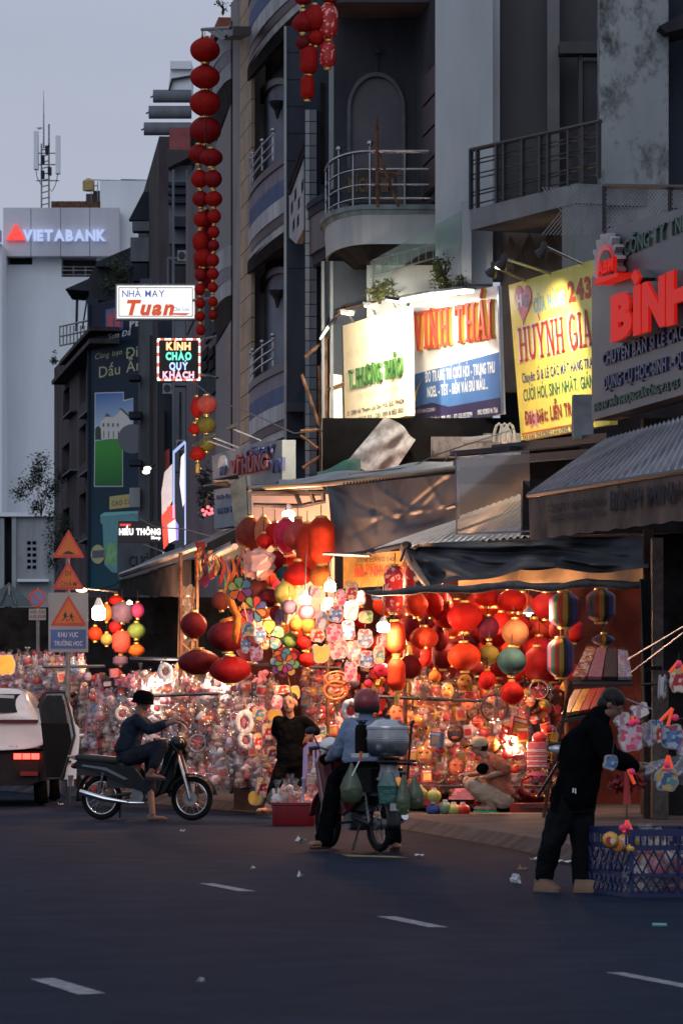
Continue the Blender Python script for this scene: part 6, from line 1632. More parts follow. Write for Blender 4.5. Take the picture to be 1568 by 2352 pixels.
CARDS = [(1055,785,75,130,'white','oval white card lantern with dark figure print right of the bulbs',4,0),(1250,720,90,130,'white','tall white card lantern with small red and blue print at the top',5,0),(1150,745,95,110,'blue','card lantern with blue red print left of the tall white one',5,0),
 (1140,870,110,120,'pink','pink print card lantern under the blue red one',6,0),(1230,850,85,130,'blue','narrow card lantern with blue bird-like print',4,0),(1160,975,120,130,'pink','wide pink card lantern lowest of the pale cluster',5,0),(1265,985,90,130,'lilac','pale lilac card lantern right of the wide pink one',6,0),
 (1050,1010,110,110,'yellow','plain yellow eared cut-out above the bamboo rings',3,1),(1030,885,90,90,'red','round orange print card lantern above the yellow cut-out',5,0),(1340,905,100,120,'blue','deep blue card lantern above the dark blue bag',5,0),(1350,1040,110,110,'blue','dark blue card lantern left of the pink ball',6,0),
 (1345,765,90,80,'green','green fan-shaped card lantern beside the large bulb',3,0),(1250,600,80,110,'red','orange red paper cut-out under the yellow banner',4,1),(1420,620,80,70,'blue','navy card lantern under the yellow banner',5,0),(1180,640,70,110,'pink','pale pink paper strip lantern near the top bulb',4,0),
 (575,840,85,90,'teal','blue white round card lantern left of the printed petals',4,0),(630,1010,80,90,'pink','pink card lantern left of the double pinwheel',4,1),(1245,1120,80,130,'pink','dusty pink box lantern beneath the pale cluster',4,0),(1430,1010,70,120,'teal','teal print card left of the long lantern column',5,0),(1455,925,80,70,'pink','pink card right under the large bulb',4,0),
 (560,940,60,120,'blue','tall blue card lantern behind the maroon globe',4,0),(650,880,80,110,'blue','violet blue print lantern under the second pinwheel',4,0),(1310,640,60,90,'pink','pink ribbon card beside the yellow banner',4,0),(1480,860,60,90,'white','white card glowing behind the large bulb',4,0),
 (1100,680,60,80,'white','pale card lantern between the two bulbs',4,0),(1010,600,80,80,'white','milky bagged card lantern under the orange one',4,0)]
for k,(zx,zy,zw,zh,col,lab,lb_,er) in enumerate(CARDS):
 x,y = Z2(zx,zy); card(x,y,zw*K2,zh*K2,55.0+RND.uniform(-.3,.4),col,lab,k,lb_,er,rz=RND.uniform(-.5,.5))
K6 = .91857/2.6133
for k,(zx,zy,zw,zh,col,lab) in enumerate([(385,350,85,90,'teal','blue and white square card lantern above the cloud toys'),(505,275,70,90,'pink','dusky pink card behind the woman at the left'),(490,365,90,90,'yellow','yellow print card left of the woman'),(375,535,60,110,'red','orange doll-like card left of the woman'),(450,470,90,110,'red','red white card at the elbow of the woman'),
      (795,465,60,80,'teal','round white card with teal rim right of the elbow'),(770,520,55,60,'white','white card under the teal rimmed one'),(405,835,80,130,'red','card figure in red and yellow near the ground'),(365,905,95,90,'yellow','flower-shaped card with orange centre near the ground'),(620,215,60,90,'yellow','oval orange card above the head of the woman'),(470,610,60,90,'red','red spiral card beside the hip of the woman'),(535,195,110,60,'red','red fan-shaped card above the woman')]):
 x,y = Z6(zx,zy); card(x,y,zw*K6,zh*K6,55.9,col,lab,50+k,4,rz=RND.uniform(-.4,.4))
for k,(zx,zy,zw,zh,col,lab) in enumerate([(40,1135,130,140,'yellow','plain yellow round card lantern at the far left edge'),(1240,1180,70,130,'yellow','glowing yellow card figure right of the fur wreath'),(1035,1255,75,110,'teal','blue bauble card behind the rider')]):
 x,y = Z1(zx,zy); card(x,y,zw*K1,zh*K1,61 if zx > 500 else 66,col,lab,70+k,6,rz=.2)
for k,(zx,zy,w,h,lab) in enumerate([(890,125,50,26,'orange bamboo ring basket above its twin'),(885,200,52,32,'orange bamboo ring basket lower one')]):
 x,y = Z6(zx,zy); t = thing('bamboo_ring',lab,'lantern',P(x,y,55.2),'bamboo rings'); s = 55.2/F
 mb = MB(); mb.torus((0,0,0),w*s/2,.022,24,6); o = mb.build('ring',toy_mats[OR],t,smooth='all',world=False); o.scale = (1,1,h/w*1.3)
 mb = MB(); mb.ball((0,.03,0),w*s*.36,.03,h*s*.45); mb.build('face',PRN['red'],t,world=False)
# ---------------------------------------------------------------- pinwheels
black_line = M('petal_rim',(.01,.01,.012),.5,var=0)
PC = {n: M('petal_'+n,c,.4,var=.06,scale=8,transl=.35) for n,c in dict(green=(.18,.42,.16),blue=(.10,.28,.36),purple=(.28,.10,.30),red=(.55,.05,.04),orange=(.68,.20,.04),lime=(.48,.52,.16),gold=(.66,.40,.08),magenta=(.5,.04,.22),navy=(.06,.09,.30),pale=(.42,.50,.55),wine=(.25,.02,.08),olive=(.36,.30,.08),sage=(.24,.36,.24)).items()}
def petal_pts(L,W,k=1.,n=14):
 pts = []
 for i in range(n):
  a = 2*math.pi*i/n; x = (1 - math.cos(a))/2; wv = math.sin(a)*(.35+.65*x)
  pts.append((.06*L+x*(L*.94) ,wv*W/2))
 cx = sum(p[0] for p in pts)/n
 return [((p[0] - cx)*k+cx,p[1]*k) for p in pts]
def pinwheel(zx,zy,R,d,cols,label,inner=None,start=90.,prints=None):
 x,y = Z2(zx,zy); s = d/F*K2; t = thing('pinwheel',label,'pinwheel',P(x,y,d),'pinwheels of the stall'); n = len(cols)
 def ring(cols,R,yy,a0):
  for i,cn in enumerate(cols):
   a = math.radians(a0) - 2*math.pi*i/n; L = R*s; W = 2*L*math.sin(math.pi/n)*1.02
   rot = lambda p: (p[0]*math.cos(a) - p[1]*math.sin(a),p[0]*math.sin(a)+p[1]*math.cos(a))
   o = [rot(p) for p in petal_pts(L,W)]; q = [rot(p) for p in petal_pts(L,W,.86)]
   mb = MB(); mb.ringprism([(u,yy,v) for u,v in o],[(u,yy,v) for u,v in q],(0,.012,0)); pr = mb
   mb = MB(); mb.prism([(u,yy+.002,v) for u,v in q],(0,.008,0)); pm = mb.build('petal',prints[i % len(prints)] if prints else PC[cn],t,world=False); pr.build('petal_rim',black_line,pm,world=False)
 ring(cols,R,0.,start)
 if inner: ring(inner,R*.68,-.025,start+12)
 mb = MB(); mb.lathe([(.02,-.04),(.022,.02)],10,axis='Y'); mb.build('hub',gold,t,world=False)
 mb = MB(); mb.tube([(0,.02,0),(.10,.1,-.45)],.008,5); mb.build('stick',M('stick_wood',(.35,.22,.1),.7),t,world=False)
 return t
pinwheel(524,585,85,55.0,['green','blue','purple','red','orange','lime'],'six-petal pinwheel in front of the streamers',start=100)
pinwheel(612,715,92,55.2,['red','navy','orange','blue','purple','magenta','gold','green'],'eight-petal pinwheel below the six-petal one',start=70)
pinwheel(715,885,105,55.3,['gold','lime','blue','red','orange'],'pinwheel with five printed petals',start=92,prints=[PRN['yellow'],PRN['green'],PRN['teal'],PRN['red'],PRN['red']])
pinwheel(815,1065,102,54.6,['blue','red','green','gold','wine','purple','pale','orange'],'double-layered rainbow pinwheel right above the woman',['blue','orange','sage','purple','magenta','olive','green','red'],start=82)
# ---------------------------------------------------------------- streamers,foil frame,net bag,plush
sr = thing('streamer_garland','row of bright ribbons fluttering under the small box awning','garland',P(520,1275,58))
rc = [PC['red'],PC['orange'],PC['gold'],M('ribbon_black',(.03,.025,.03),.5),PC['red'],PC['green'],PC['orange'],M('ribbon_cream',(.66,.5,.34),.5,transl=.3)]
for i in range(26):
 zx = 240+i*14+RND.uniform(-6,6); zy = 290+95*math.sin(min(1,i/16)*1.5)*(1 if i < 17 else 1 - (i - 17)/10)+RND.uniform(-15,15); L_ = RND.uniform(90,260)
 x,y = Z2(zx,zy); w = RND.uniform(3,7); d = 57.6 - .05*i; ph = RND.uniform(0,6)
 mb = MB(); mb.grid(lambda a,b: P(x+(a - .5)*w*(1+.5*math.sin(b*5+ph))+4*math.sin(b*6+ph),y+b*L_*K2,d+.03*math.sin(b*9+ph+a*2)),2,10); mb.build('ribbon',rc[i % 8],sr,smooth='all')
for (pts,c) in (([(225,275),(295,272),(300,310),(250,345)],'red'),([(245,530),(310,450),(325,540),(295,575)],'wine'),([(320,470),(345,455),(360,505),(330,520)],'red')):
 q = [P(*Z2(a,b),57.5) for a,b in pts]; mb = MB(); mb.prism(q,(0,.02,0)); mb.build('pennant',PC[c],sr)
fo_ = thing('foil_lantern','glowing crumpled foil wrapped frame at the left stall edge','decoration',P(430,1500,60))
mb = MB(); r = random.Random(5); mb.grid(lambda a,b: P(412+40*a+r.uniform(-3,3),1345+175*b+r.uniform(-4,4),59.4+r.uniform(-.08,.08)),7,18); mb.build('foil',clear_plastic('foil_clear',(1.,.92,.8),.35,.15,bscale=20,milky=.35,milk=(.8,.6,.4)),fo_)
mb = MB()
for q in ([(414,1350),(410,1515)],[(448,1350),(440,1515)],[(412,1420),(446,1450)],[(412,1455),(440,1430)],[(410,1470),(442,1500)],[(410,1515),(444,1518)]): mb.tube([P(x,y,59.3) for x,y in q],.014,4)
mb.build('wire_frame',M('wire_orange',(.6,.3,.12),.5),fo_)
nb_ = thing('net_bag','cloudy plastic bag of pink netting under the brown lantern','bag',P(*Z2(660,430),56.3))
mb = MB(); r = random.Random(8); vs = []
mb.ball(P(*Z2(650,420),56.3),.21,.18,.19,12,8); mb.v = [tuple(c+r.uniform(-.035,.035) for c in p) for p in mb.v]; mb.build('bag',clear_plastic('cloudy_bag',(.9,.85,.85),.12,.3,bscale=12,milky=.45,milk=(.62,.42,.40)),nb_)
mb = MB(); mb.ball(P(*Z2(660,430),56.3),.14,.12,.13); mb.build('netting',M('netting_pink',(.5,.14,.11),.8,var=.3,scale=9),nb_,smooth='all')
pl_ = thing('orange_plush_streamer','fluffy orange dragon-like streamer beside the pinwheels','decoration',P(*Z2(480,800),55.6))
mb = MB(); r = random.Random(4)
for pts,rr in (([(450,620),(480,700),(510,760),(500,860),(495,935)],22),([(500,760),(440,780),(400,800)],12),([(505,720),(540,690)],14)):
 mb.tube([P(*Z2(a+r.uniform(-6,6),b),55.6) for a,b in pts],[rr*K2*55.6/F*r.uniform(.7,1.3) for _ in pts],8)
mb.build('fluff',M('fluff_orange',(.66,.22,.05),.8,var=.2,scale=14,transl=.3),pl_,smooth='all')
yb = thing('yellow_stall_banner','yellow plastic banner with red lettering behind the speckled lantern','banner',P(860,1345,56.2))
fyb = FR(786,56.6,935,55.6)
mb = MB(); mb.grid(lambda a,b: fyb.at(788+150*a,1274+78*b - 10*a,.03*math.sin(a*9+b*2)),20,6); mb.build('sheet',M('banner_yellow',(.50,.30,.07),.4,var=.15,scale=4,transl=.35),yb,smooth='all')
ptext(fyb,'lettering',hdk,yb,'CỬA HÀNG 243',820,1292,905,10,.05,.055,bold=.03)
ptext(fyb,'lettering',M('banner_red_ink',(.5,.03,.02),.5,var=0),yb,'HUỲNH GIAO',814,1325,925,24,.05,.055,bold=.04)
# ---------------------------------------------------------------- right stall: shelves and goods near the crouching man
K7 = .91857/3.4844
tb = thing('red_display_bench','low red bench along the front of the right stall','bench',P(1100,1868,53.6))
part(ff(53.9),'front_board',M('bench_red',(.22,.015,.015),.4,var=.2),tb,[(1170,1845,1262,1870)],-.2,0); part(ff(53.9),'front_board',MATS['bench_red'],tb,[(928,1808,1010,1850)],-.2,0); part(ff(54.3),'top_board',maroon,tb,[(925,1805,1270,1812)],-.6,0)
for k,(zx,zy,col,lab) in enumerate([(293,1185,'lime','lime green ribbed ball toy on the bench corner'),(290,1305,'navy','blue ball toy on the pavement'),(465,1310,'lime','green ribbed ball toy beside the blue one'),(545,1310,'red','red ball toy behind the green one'),(390,1290,'sage','dark green ball toy between the blue and green ones'),(170,1160,'lime','yellow green ball toy behind the hanging grocery bag')]):
 x,y = Z7(zx,zy); t = thing('ribbed_ball',lab,'ball',P(x,y,53.2),'ball lanterns on the pavement'); mb = MB(); mb.lathe(prof('round',.19,.16),24,rib=.12,ribs=10); mb.build('ball',PC[col],t,smooth='all',world=False); mb = MB(); mb.lathe([(.03,.07),(.03,.1)],8); mb.build('cap',white_paint,t,world=False)
pkt = thing('pink_packet_stack','stack of pink packets beside the crouching man','packets',P(*Z7(540,1215),53.6))
for i in range(4):
 mb = MB(); c = P(*Z7(530+i*14,1205 - i*24),53.7+i*.05); mb.cbox(c,.28 - i*.02,.2,.03,rz=.2*i - .2); mb.build('packet',M('packet_pink',(.66,.26,.30),.4,var=.1,scale=8),pkt)
tw = thing('tape_tower','tower of pink ribbon rolls beside the tinsel ring','ribbon rolls',P(*Z7(1190,1010),53.9))
pm = [M('roll_pink',(.60,.14,.17),.35,var=.05),M('roll_pale',(.66,.40,.40),.35,var=.05),M('roll_wine',(.22,.03,.05),.35,var=.05)]
for i,(h,m_) in enumerate([(.06,0),(.05,2),(.03,1),(.03,0),(.03,1),(.03,0),(.03,1),(.03,0),(.05,1),(.08,0)]):
 z = sum([.06,.05,.03,.03,.03,.03,.03,.03,.05,.08][:i]); mb = MB(); mb.lathe([(.118,z),(.125,z+.004),(.125,z+h - .006),(.118,z+h - .002)],20); mb.build('roll',pm[m_],tw,smooth=True,world=False)
mb = MB(); mb.ball((.03,0,.47),.09,.08,.08); mb.build('red_bow',toy_mats[RE],tw,smooth='all',world=False)
tn = thing('tinsel_ring','gold and magenta tinsel coil beside the man in black','tinsel',P(*Z7(1190,1110),53.4))
for col,(cx,cz,R,nm) in {'gold': (.02,.06,.2,'gold'),'mag': (-.05,.02,.14,'mag')}.items():
 mb = MB(); r = random.Random(2)
 for i in range(260):
  a = r.uniform(-.2,2*math.pi); q = Vector((cx+R*math.cos(a),r.uniform(-.05,.05),cz+R*.8*math.sin(a))); v = Vector((r.uniform(-1,1),r.uniform(-1,1),r.uniform(-1,1))).normalized()*.035
  n_ = v.cross(Vector((0,1,.3))).normalized()*.006; mb.add([q - n_,q+n_,q+v],[(0,1,2)])
 mb.build('tinsel',M('tinsel_'+nm,(.7,.45,.12) if nm == 'gold' else (.55,.03,.16),.2,.9,var=0),tn,world=False)
gds = [(320,690,130,150,'box',BL,CR,'framed picture card toy left of the crouching man'),(350,790,200,90,'fish',RE,GO,'red paper fish below the framed card'),(480,640,150,150,'mask',DK,OR,'dark mask with orange fruit ornaments'),(600,620,90,120,'box',W_,RE,'white card box right of the dark mask'),(800,730,160,170,'ball',OR,GO,'orange globe behind the cap'),
   (920,790,90,130,'doll',RE,W_,'red doll right of the orange globe'),(1055,650,90,150,'box',GO,RE,'gold calendar box toy'),(1020,590,110,200,'box',RE,GO,'red lucky envelope box above the gold box'),(1020,830,130,130,'ball',RE,PI_,'wrapped pink red ball toy'),(1000,950,110,110,'drum',RE,GO,'red cup with yellow tag'),
   (1130,365,120,110,'ball',OR,W_,'orange fruit-shaped toy with white mark'),(1250,385,110,110,'ball',GO,GR,'yellow fruit-shaped toy beside the orange one'),(1170,520,140,100,'ball',RE,W_,'red fruit-shaped toy with white mark'),(560,195,190,130,'mask',GO,RE,'wide yellow lion mask under the orange red lantern'),(820,420,140,190,'star',BN,DK,'large brown star lantern in a bag'),
   (600,310,110,100,'drum',RE,GO,'maroon bauble under the lion mask'),(680,540,120,130,'ball',RE,OR,'maroon globe left of the foil glare'),(210,260,110,150,'rabbit',CR,OR,'cream bagged rabbit beside the orange ball'),(540,830,130,90,'box',OR,GO,'orange gift box left of the cap'),(580,1000,100,60,'box',RE,OR,'small orange box at the hands of the crouching man'),(350,930,220,90,'box',OR,BN,'tray of orange packs behind the pink packets'),
   (1270,600,110,130,'drum',RE,OR,'red round box by the tray'),(1205,260,110,130,'star',PI_,W_,'coral paper flower near the man in black'),(910,640,90,130,'bear',RE,W_,'red white charm in the glare of the low lamp'),(850,590,90,100,'rabbit',W_,RE,'white red charm left in the glare of the low lamp')]
for zx,zy,zw,zh,kd,a,b,lab in gds:
 x,y = Z7(zx,zy); t = put_toy(x,y,54.6,(kd,a,b),zh*K7*54.6/F/.17,lab,'goods around the crouching man',bag='bag' in lab or 'wrapped' in lab,name='stall_trinket')
for nm,pts,cols,lab in (('a',[(1310,1565),(1452,1565),(1440,1500),(1345,1490)],['print_red','toy_pink','toy_dark','print_lilac'],'tilted tray of plastic wrapped packs above the head of the man'),('b',[(1285,1650),(1372,1635),(1390,1585),(1318,1590)],['toy_cream','toy_gold','toy_red','toy_red'],'lower tilted tray of yellow and red packs')):
 t = thing('pack_tray',lab,'tray',P(pts[0][0]+60,pts[0][1],52.2)); q = [P(pts[0][0],pts[0][1],52),P(pts[1][0],pts[1][1],51.8),P(pts[2][0],pts[2][1],52.6),P(pts[3][0],pts[3][1],52.8)]
 mb = MB(); mb.prism([p+Vector((0,0,-.03)) for p in q],(0,.02,-.03)); mb.build('board',brown_wall,t)
 for i in range(4):
  a0,a1 = i/4+.01,(i+1)/4 - .01; e = lambda a,b: q[0].lerp(q[1],a).lerp(q[3].lerp(q[2],a),b)
  mb = MB(); mb.prism([e(a0,.05),e(a1,.05),e(a1,.97),e(a0,.97)],(0,-.05,.04)); mb.build('pack',MATS[cols[i]],t)
  mb = MB(); r = random.Random(i); mb.grid(lambda a,b: e(a0+(a1 - a0)*a,b)+Vector((r.uniform(-.008,.008),-.065+r.uniform(-.015,.01),.05+r.uniform(-.015,.015))),4,5); mb.build('wrapper',bag_mat,t)
for k,(a,b) in enumerate((((1567,1440),(1440,1515)),((1567,1452),(1448,1545)))):
 mb = MB(); mb.tube([P(1580,a[1] - 8,45),P(b[0],b[1],47)],.010,5); tag(mb.build('guy_line',steel),['upper thin steel rod crossing the dark shop','lower thin steel rod crossing the dark shop'][k],'rod')
rbx = thing('red_tub','low red tub on the road in front of the woman','tub',P(675,1896,52.4))
mb = MB(); s = 52.4/F
def rrect(w,h,r_,z,n=4):
 pts = []
 for (sx,sy,a0) in ((1,1,0),(-1,1,90),(-1,-1,180),(1,-1,270)):
  for i in range(n+1):
   a = math.radians(a0+90*i/n); pts.append((sx*(w/2 - r_)+r_*math.cos(a),sy*(h/2 - r_)+r_*math.sin(a),z))
 return pts
def loft(mb,rings,cap=True):
 n = len(rings[0]); vs = [p for r_ in rings for p in r_]
 fs = [(i*n+j,i*n+(j+1) % n,(i+1)*n+(j+1) % n,(i+1)*n+j) for i in range(len(rings) - 1) for j in range(n)]
 if cap: fs += [tuple(range(n - 1,-1,-1)),tuple((len(rings) - 1)*n+j for j in range(n))]
 return mb.add(vs,fs)
loft(mb,[rrect(.50,.42,.12,0),rrect(.52,.44,.12,.03),rrect(.52,.45,.12,.24),rrect(.54,.47,.13,.25),rrect(.54,.47,.13,.28)]); mb.build('tub',M('tub_red',(.18,.008,.012),.35,var=.1),rbx,smooth=True,world=False)
for i,(zx,zy,v,lab) in enumerate([(505,915,('rabbit',W_,RE),'bagged white red toy leftmost in the red tub'),(560,905,('bear',CR,BN),'bagged cream bear toy in the red tub'),(625,905,('bear',BN,CR),'bagged brown bear toy in the red tub'),(720,935,('ball',PI_,RE),'bagged bright pink ball at the right of the red tub'),(590,865,('doll',RE,W_),'bagged red doll standing tallest in the red tub')]):
 x,y = Z6(zx,zy); put_toy(x,y+6,52.4,v,1.3,lab,'toys in the red tub')
ch = thing('plastic_chair','lilac plastic chair loaded with bagged toys','chair',P(735,1868,53.8)); lil = M('chair_lilac',(.20,.20,.42),.35,var=.06)
mb = MB(); bp3 = [(-.22,.42),(-.21,.80),(-.14,.88),(.14,.88),(.21,.80),(.22,.42)]; inn = [(-.16,.44),(-.155,.76),(-.10,.82),(.10,.82),(.155,.76),(.16,.44)]
mb.ringprism([(x,.2,z) for x,z in bp3],[(x,.2,z) for x,z in inn],(0,.03,0)); mb.build('back_frame',lil,ch,world=False)
for x in (-.08,-.03,.03,.08): mb = MB(); mb.box(x - .014,x+.014,.205,.225,.44,.83); mb.build('back_slat',lil,ch,world=False)
mb = MB(); mb.box(-.23,.23,-.22,.22,.41,.44); mb.build('seat',lil,ch,world=False)
for sx in (-1,1):
 for sy in (-1,1): mb = MB(); mb.tube([(sx*.19,sy*.18,.41),(sx*.23,sy*.22,0)],[.03,.022],6); mb.build('leg',lil,ch,world=False)
for i,(dx,dz,v,lab) in enumerate([(-.1,.53,('box',RE,CR),'bagged red card on the lilac chair'),(.08,.54,('fish',W_,OR),'bagged white orange toy on the lilac chair'),(0,.62,('cloud',W_,RE),'bagged white cloud toy topmost on the lilac chair')]):
 c = P(735,1868,53.8); t = put_toy(735,1700,53.6,v,1.2,lab,'toys on the lilac chair'); t.location = (c.x+dx,53.55,dz)
# ---------------------------------------------------------------- road signs at the left
sign_back = M('sign_plate_white',(.20,.215,.235),.5,var=.06); tri_orange = M('sign_orange',(.36,.095,.018),.5,var=.05); tri_red = M('sign_red',(.33,.03,.025),.5,var=.05); sblue = M('sign_plate_blue',(.03,.08,.25),.5,var=.05)
fs_ = ff(63.4)
rs = thing('road_sign_post','post with two orange warning triangles and a school zone board','road sign',ground_of(fs_,157))
mb = MB(); p = P(157,1300,63.5); mb.tube([Vector((p.x,63.5,0)),Vector((p.x,63.5,P(157,1225,63.5).z))],.035,8); mb.build('post',dull_metal,rs)
def triangle(cx,yt,yb,w,fr,root):
 ppoly(fr,'triangle_rim',tri_red,root,[(cx,yt),(cx+w/2,yb - 3),(cx+w/2 - 3,yb),(cx - w/2+3,yb),(cx - w/2,yb - 3)],0,.012)
 ppoly(fr,'triangle_face',tri_orange,root,[(cx,yt+10),(cx+w/2 - 9,yb - 6),(cx - w/2+9,yb - 6)],.012,.018)
triangle(158,1216,1281,72,fs_,rs)
ppoly(fs_,'bump_symbol',black,rs,[(143,1273),(150,1268),(158,1265),(166,1268),(174,1273)],.018,.022)
triangle(157,1289,1354,72,fs_,rs)
ptext(fs_,'lettering',M('sign_ink',(.12,.03,.02),.5,var=0),rs,'ĐI',151,1322,164,11,.018,.022,bold=.02); ptext(fs_,'lettering',MATS['sign_ink'],rs,'CHẬM',138,1346,177,11,.018,.022,bold=.02)
part(fs_,'white_board',sign_back,rs,(112,1361,203,1498),-.015,0)
triangle(158,1367,1437,80,fs_,rs)
for x0,s_ in ((151,1),(165,.9)):
 mb = MB()
 for q in ([(0,-22),(3,-16),(1,-9),(-3,-9),(-4,-16)],[(-6,-15),(7,-11),(6,-9),(-6,-13)],[(0,-9),(6,0),(4,1),(-2,-8)],[(-1,-9),(-7,0),(-9,-1),(-3,-9)]): fs_.poly(mb,[(x0+a*s_,1427+b*s_) for a,b in q],.018,.022)
 mb.build('child_figure',black,rs)
part(fs_,'blue_panel',sblue,rs,(117,1446,198,1490),0,.006)
ptext(fs_,'lettering',M('sign_pale',(.42,.46,.52),.5,var=0),rs,'KHU VỰC',134,1463,180,11,.006,.01,bold=.01); ptext(fs_,'lettering',MATS['sign_pale'],rs,'TRƯỜNG HỌC',125,1483,190,11,.006,.01,bold=.01)
fn = ff(70)
np_ = thing('no_parking_sign','round blue no-parking sign with white time plate','road sign',ground_of(fn,88))
mb = MB(); p = P(88,1400,70.1); mb.tube([Vector((p.x,70.1,0)),Vector((p.x,70.1,P(88,1350,70).z))],.03,8); mb.build('post',dull_metal,np_)
cc = lambda r: [(86+r*math.cos(a*math.pi/14),1374+r*math.sin(a*math.pi/14)) for a in range(28)]
ppoly(fn,'rim',tri_red,np_,cc(20),0,.02); ppoly(fn,'face',M('sign_face_blue',(.04,.12,.32),.5,var=0),np_,cc(15),.02,.026); ppoly(fn,'slash',tri_red,np_,[(74,1366),(78,1362),(98,1383),(94,1387)],.026,.03)
part(fn,'time_plate',sign_back,np_,(67,1398,106,1424),0,.01)
ptext(fn,'lettering',hdk,np_,'6:00- 9:00',70,1409,104,8,.01,.014,bold=.03); ptext(fn,'lettering',hdk,np_,'16:00-20:00',69,1420,105,8,.01,.014,bold=.03)
gcov = thing('green_tent','dark green striped market tent at the far left edge','tent',P(30,1400,92))
mb = MB(); ap_ = P(22,1338,92); q = [P(-60,1395,90),P(75,1392,90),P(80,1392,95),P(-60,1395,95)]; mb.add([ap_]+q,[(0,1,2),(0,2,3),(0,3,4),(0,4,1)]); mb.build('roof',M('tent_green',(.02,.06,.05),.6,var=.25,scale=3),gcov)
mb = MB();
for a in ((0,1390),(38,1389)): mb.tube([P(22,1339,91.9),P(a[0],a[1],89.9)],.02,4)
mb.build('seam',grey_wall,gcov)
mb = MB(); p = P(20,1400,91); mb.tube([Vector((p.x,91,0)),P(22,1345,91)],.03,5); mb.build('pole',dull_metal,gcov)
gc2 = thing('low_grey_awning','low slate and brown awnings under the green tent','awning',P(50,1450,85))
mb = MB(); mb.prism([P(-40,1415,85),P(118,1405,83),P(118,1432,82),P(-40,1438,84)],(0,.1,.02)); mb.build('cover',slate_wall,gc2)
mb = MB(); mb.prism([P(-40,1440,84),P(105,1434,82),P(100,1462,81),P(-40,1466,83)],(0,.1,.02)); mb.build('cover',brown_wall,gc2)
# ---------------------------------------------------------------- car
car = thing('parked_car','white hatchback car with its rear door open at the left edge','car',G(-42,1853))
car_white = M('car_white',(.62,.65,.68),.3,var=0,coat=1.)
def ring(y,pts): return [(x,y,z) for x,z in pts]+[(-x,y,z) for x,z in reversed(pts)]
lo_ = [(.70,.30),(.88,.36),(.915,.62),(.905,.78)]
mb = MB(); B_ = lambda y,k=1.: ring(y,[(x*k,z) for x,z in lo_]); loft(mb,[B_(.06,.9),B_(.0,.95),B_(.1),B_(3.9),B_(4.25,.85)]); mb.build('bumper',M('car_black_trim',(.012,.012,.014),.6,spec=.2),car,smooth=True,world=False)
up_ = lambda y,zt,k,zb=1.35,wr=.62: ring(y,[(.90*k,.785),(.905*k,.95),(.86*k,1.18),(.78*k,zb),(wr*k,zt - .05),(wr*k*.85,zt)])
mb = MB(); loft(mb,[up_(.10,1.22,.985,1.19,.74),up_(.06,1.30,.99,1.22,.74),up_(.24,1.64,1.,1.32),up_(.6,1.70,1.,1.32),up_(2.3,1.70,1.,1.30),up_(3.0,1.25,.98,1.15,.7),up_(3.9,1.08,.96,1.03,.7),up_(4.2,.95,.88,.92,.6)]); cbd = mb.build('body',car_white,car,smooth='all',world=False); cbd.modifiers.new('round','SUBSURF').render_levels = 2
mb = MB(); mb.grid(lambda a,b: ((a - .5)*2*(.68 - .10*b),.03+.13*b+.22*abs((a - .5)*2) ** 4,1.34+.26*b),14,4); mb.build('rear_window',dark_glass,car,world=False)
mb = MB(); mb.box(-.80,.80,.035,.08,1.19,1.235); mb.build('light_bar',M('lightbar_off',(.07,.01,.012),.2),car,world=False)
for s in (1,-1):
 mb = MB()
 for i in range(3): mb.box(*sorted((s*(.46+i*.125),s*(.565+i*.125))),-.012,.06,.675,.755)
 mb.build('tail_light',lit('tail_red',(1.,.055,.04),5.),car,world=False)
 for y in (.75,3.4):
  w_ = thing('wheel',None,None,(0,0,0)); w_.parent = car; w_.location = (s*.80,y,.335)
  mb = MB(); mb.torus((0,0,0),.25,.085,24,8,'X'); mb.lathe([(.30,-.09),(.30,.09)],24,axis='X'); mb.build('tyre',M('tyre_rubber',(.012,.012,.013),.8),w_,smooth='all',world=False)
  mb = MB(); mb.lathe([(.22,-.1),(.22,.1)],18,axis='X'); mb.build('rim',dull_metal,w_,world=False)
point_light('tail_glow',wloc(car)+Vector((.62,-.15,.71)),.7,(1,.1,.05),car,.05)
mb = MB(); mb.box(.55,.8,-.01,.05,.44,.50); mb.build('reflector',M('reflector_red',(.2,.01,.01),.2),car,world=False)
fcx = ff(60.9); ptext(ff(60.95),'badge',steel,car,'VF',*Z5(60,602),Z5(95,602)[0],4.5,.0,.012,bold=.02); ptext(ff(60.95),'badge',steel,car,'6',*Z5(108,602),Z5(126,602)[0],4.5,.0,.012,bold=.02)
mb = MB(); ptp = [Z5(*q) for q in [(0,238),(100,245),(98,265),(0,260)]]; ff(61.0).poly(mb,ptp,.06,.065); mb.build('window_sticker',M('sticker',(.42,.44,.46),.5,var=0),car)
fd = ff(59.6)
dr = link('door',None,car); dr.location = (0,0,0)
zp = lambda pts: [Z5(*q) for q in pts]
ppoly(fd,'door_shell',car_white,dr,zp([(470,440),(520,440),(548,470),(548,560),(525,820),(450,822),(330,822),(300,560),(285,445)]),-.10,-.02); mb = MB(); mb.tube([fd.at(*Z5(a,b),-.03) for a,b in [(283,450),(268,335),(320,232),(440,232),(480,330),(505,450)]],.03,6); mb.build('window_frame',car_white,dr)
ppoly(fd,'inner_panel',M('door_trim_black',(.006,.006,.007),.7,spec=.1),dr,zp([(282,436),(474,436),(494,560),(445,816),(326,824),(296,560)]),-.02,.02)
ppoly(fd,'window',clear_plastic('tinted_glass',(.16,.16,.17),.03,.05,bscale=1.,bstr=0.),dr,zp([(322,245),(430,245),(468,440),(285,440),(268,335)]),-.02,0)
mb = MB(); mb.tube([fd.at(*Z5(a,b),.01) for a,b in [(262,330),(318,225),(448,222),(495,400),(515,520),(470,680),(425,815),(330,820)]],.022,6); mb.build('seal',black,dr)
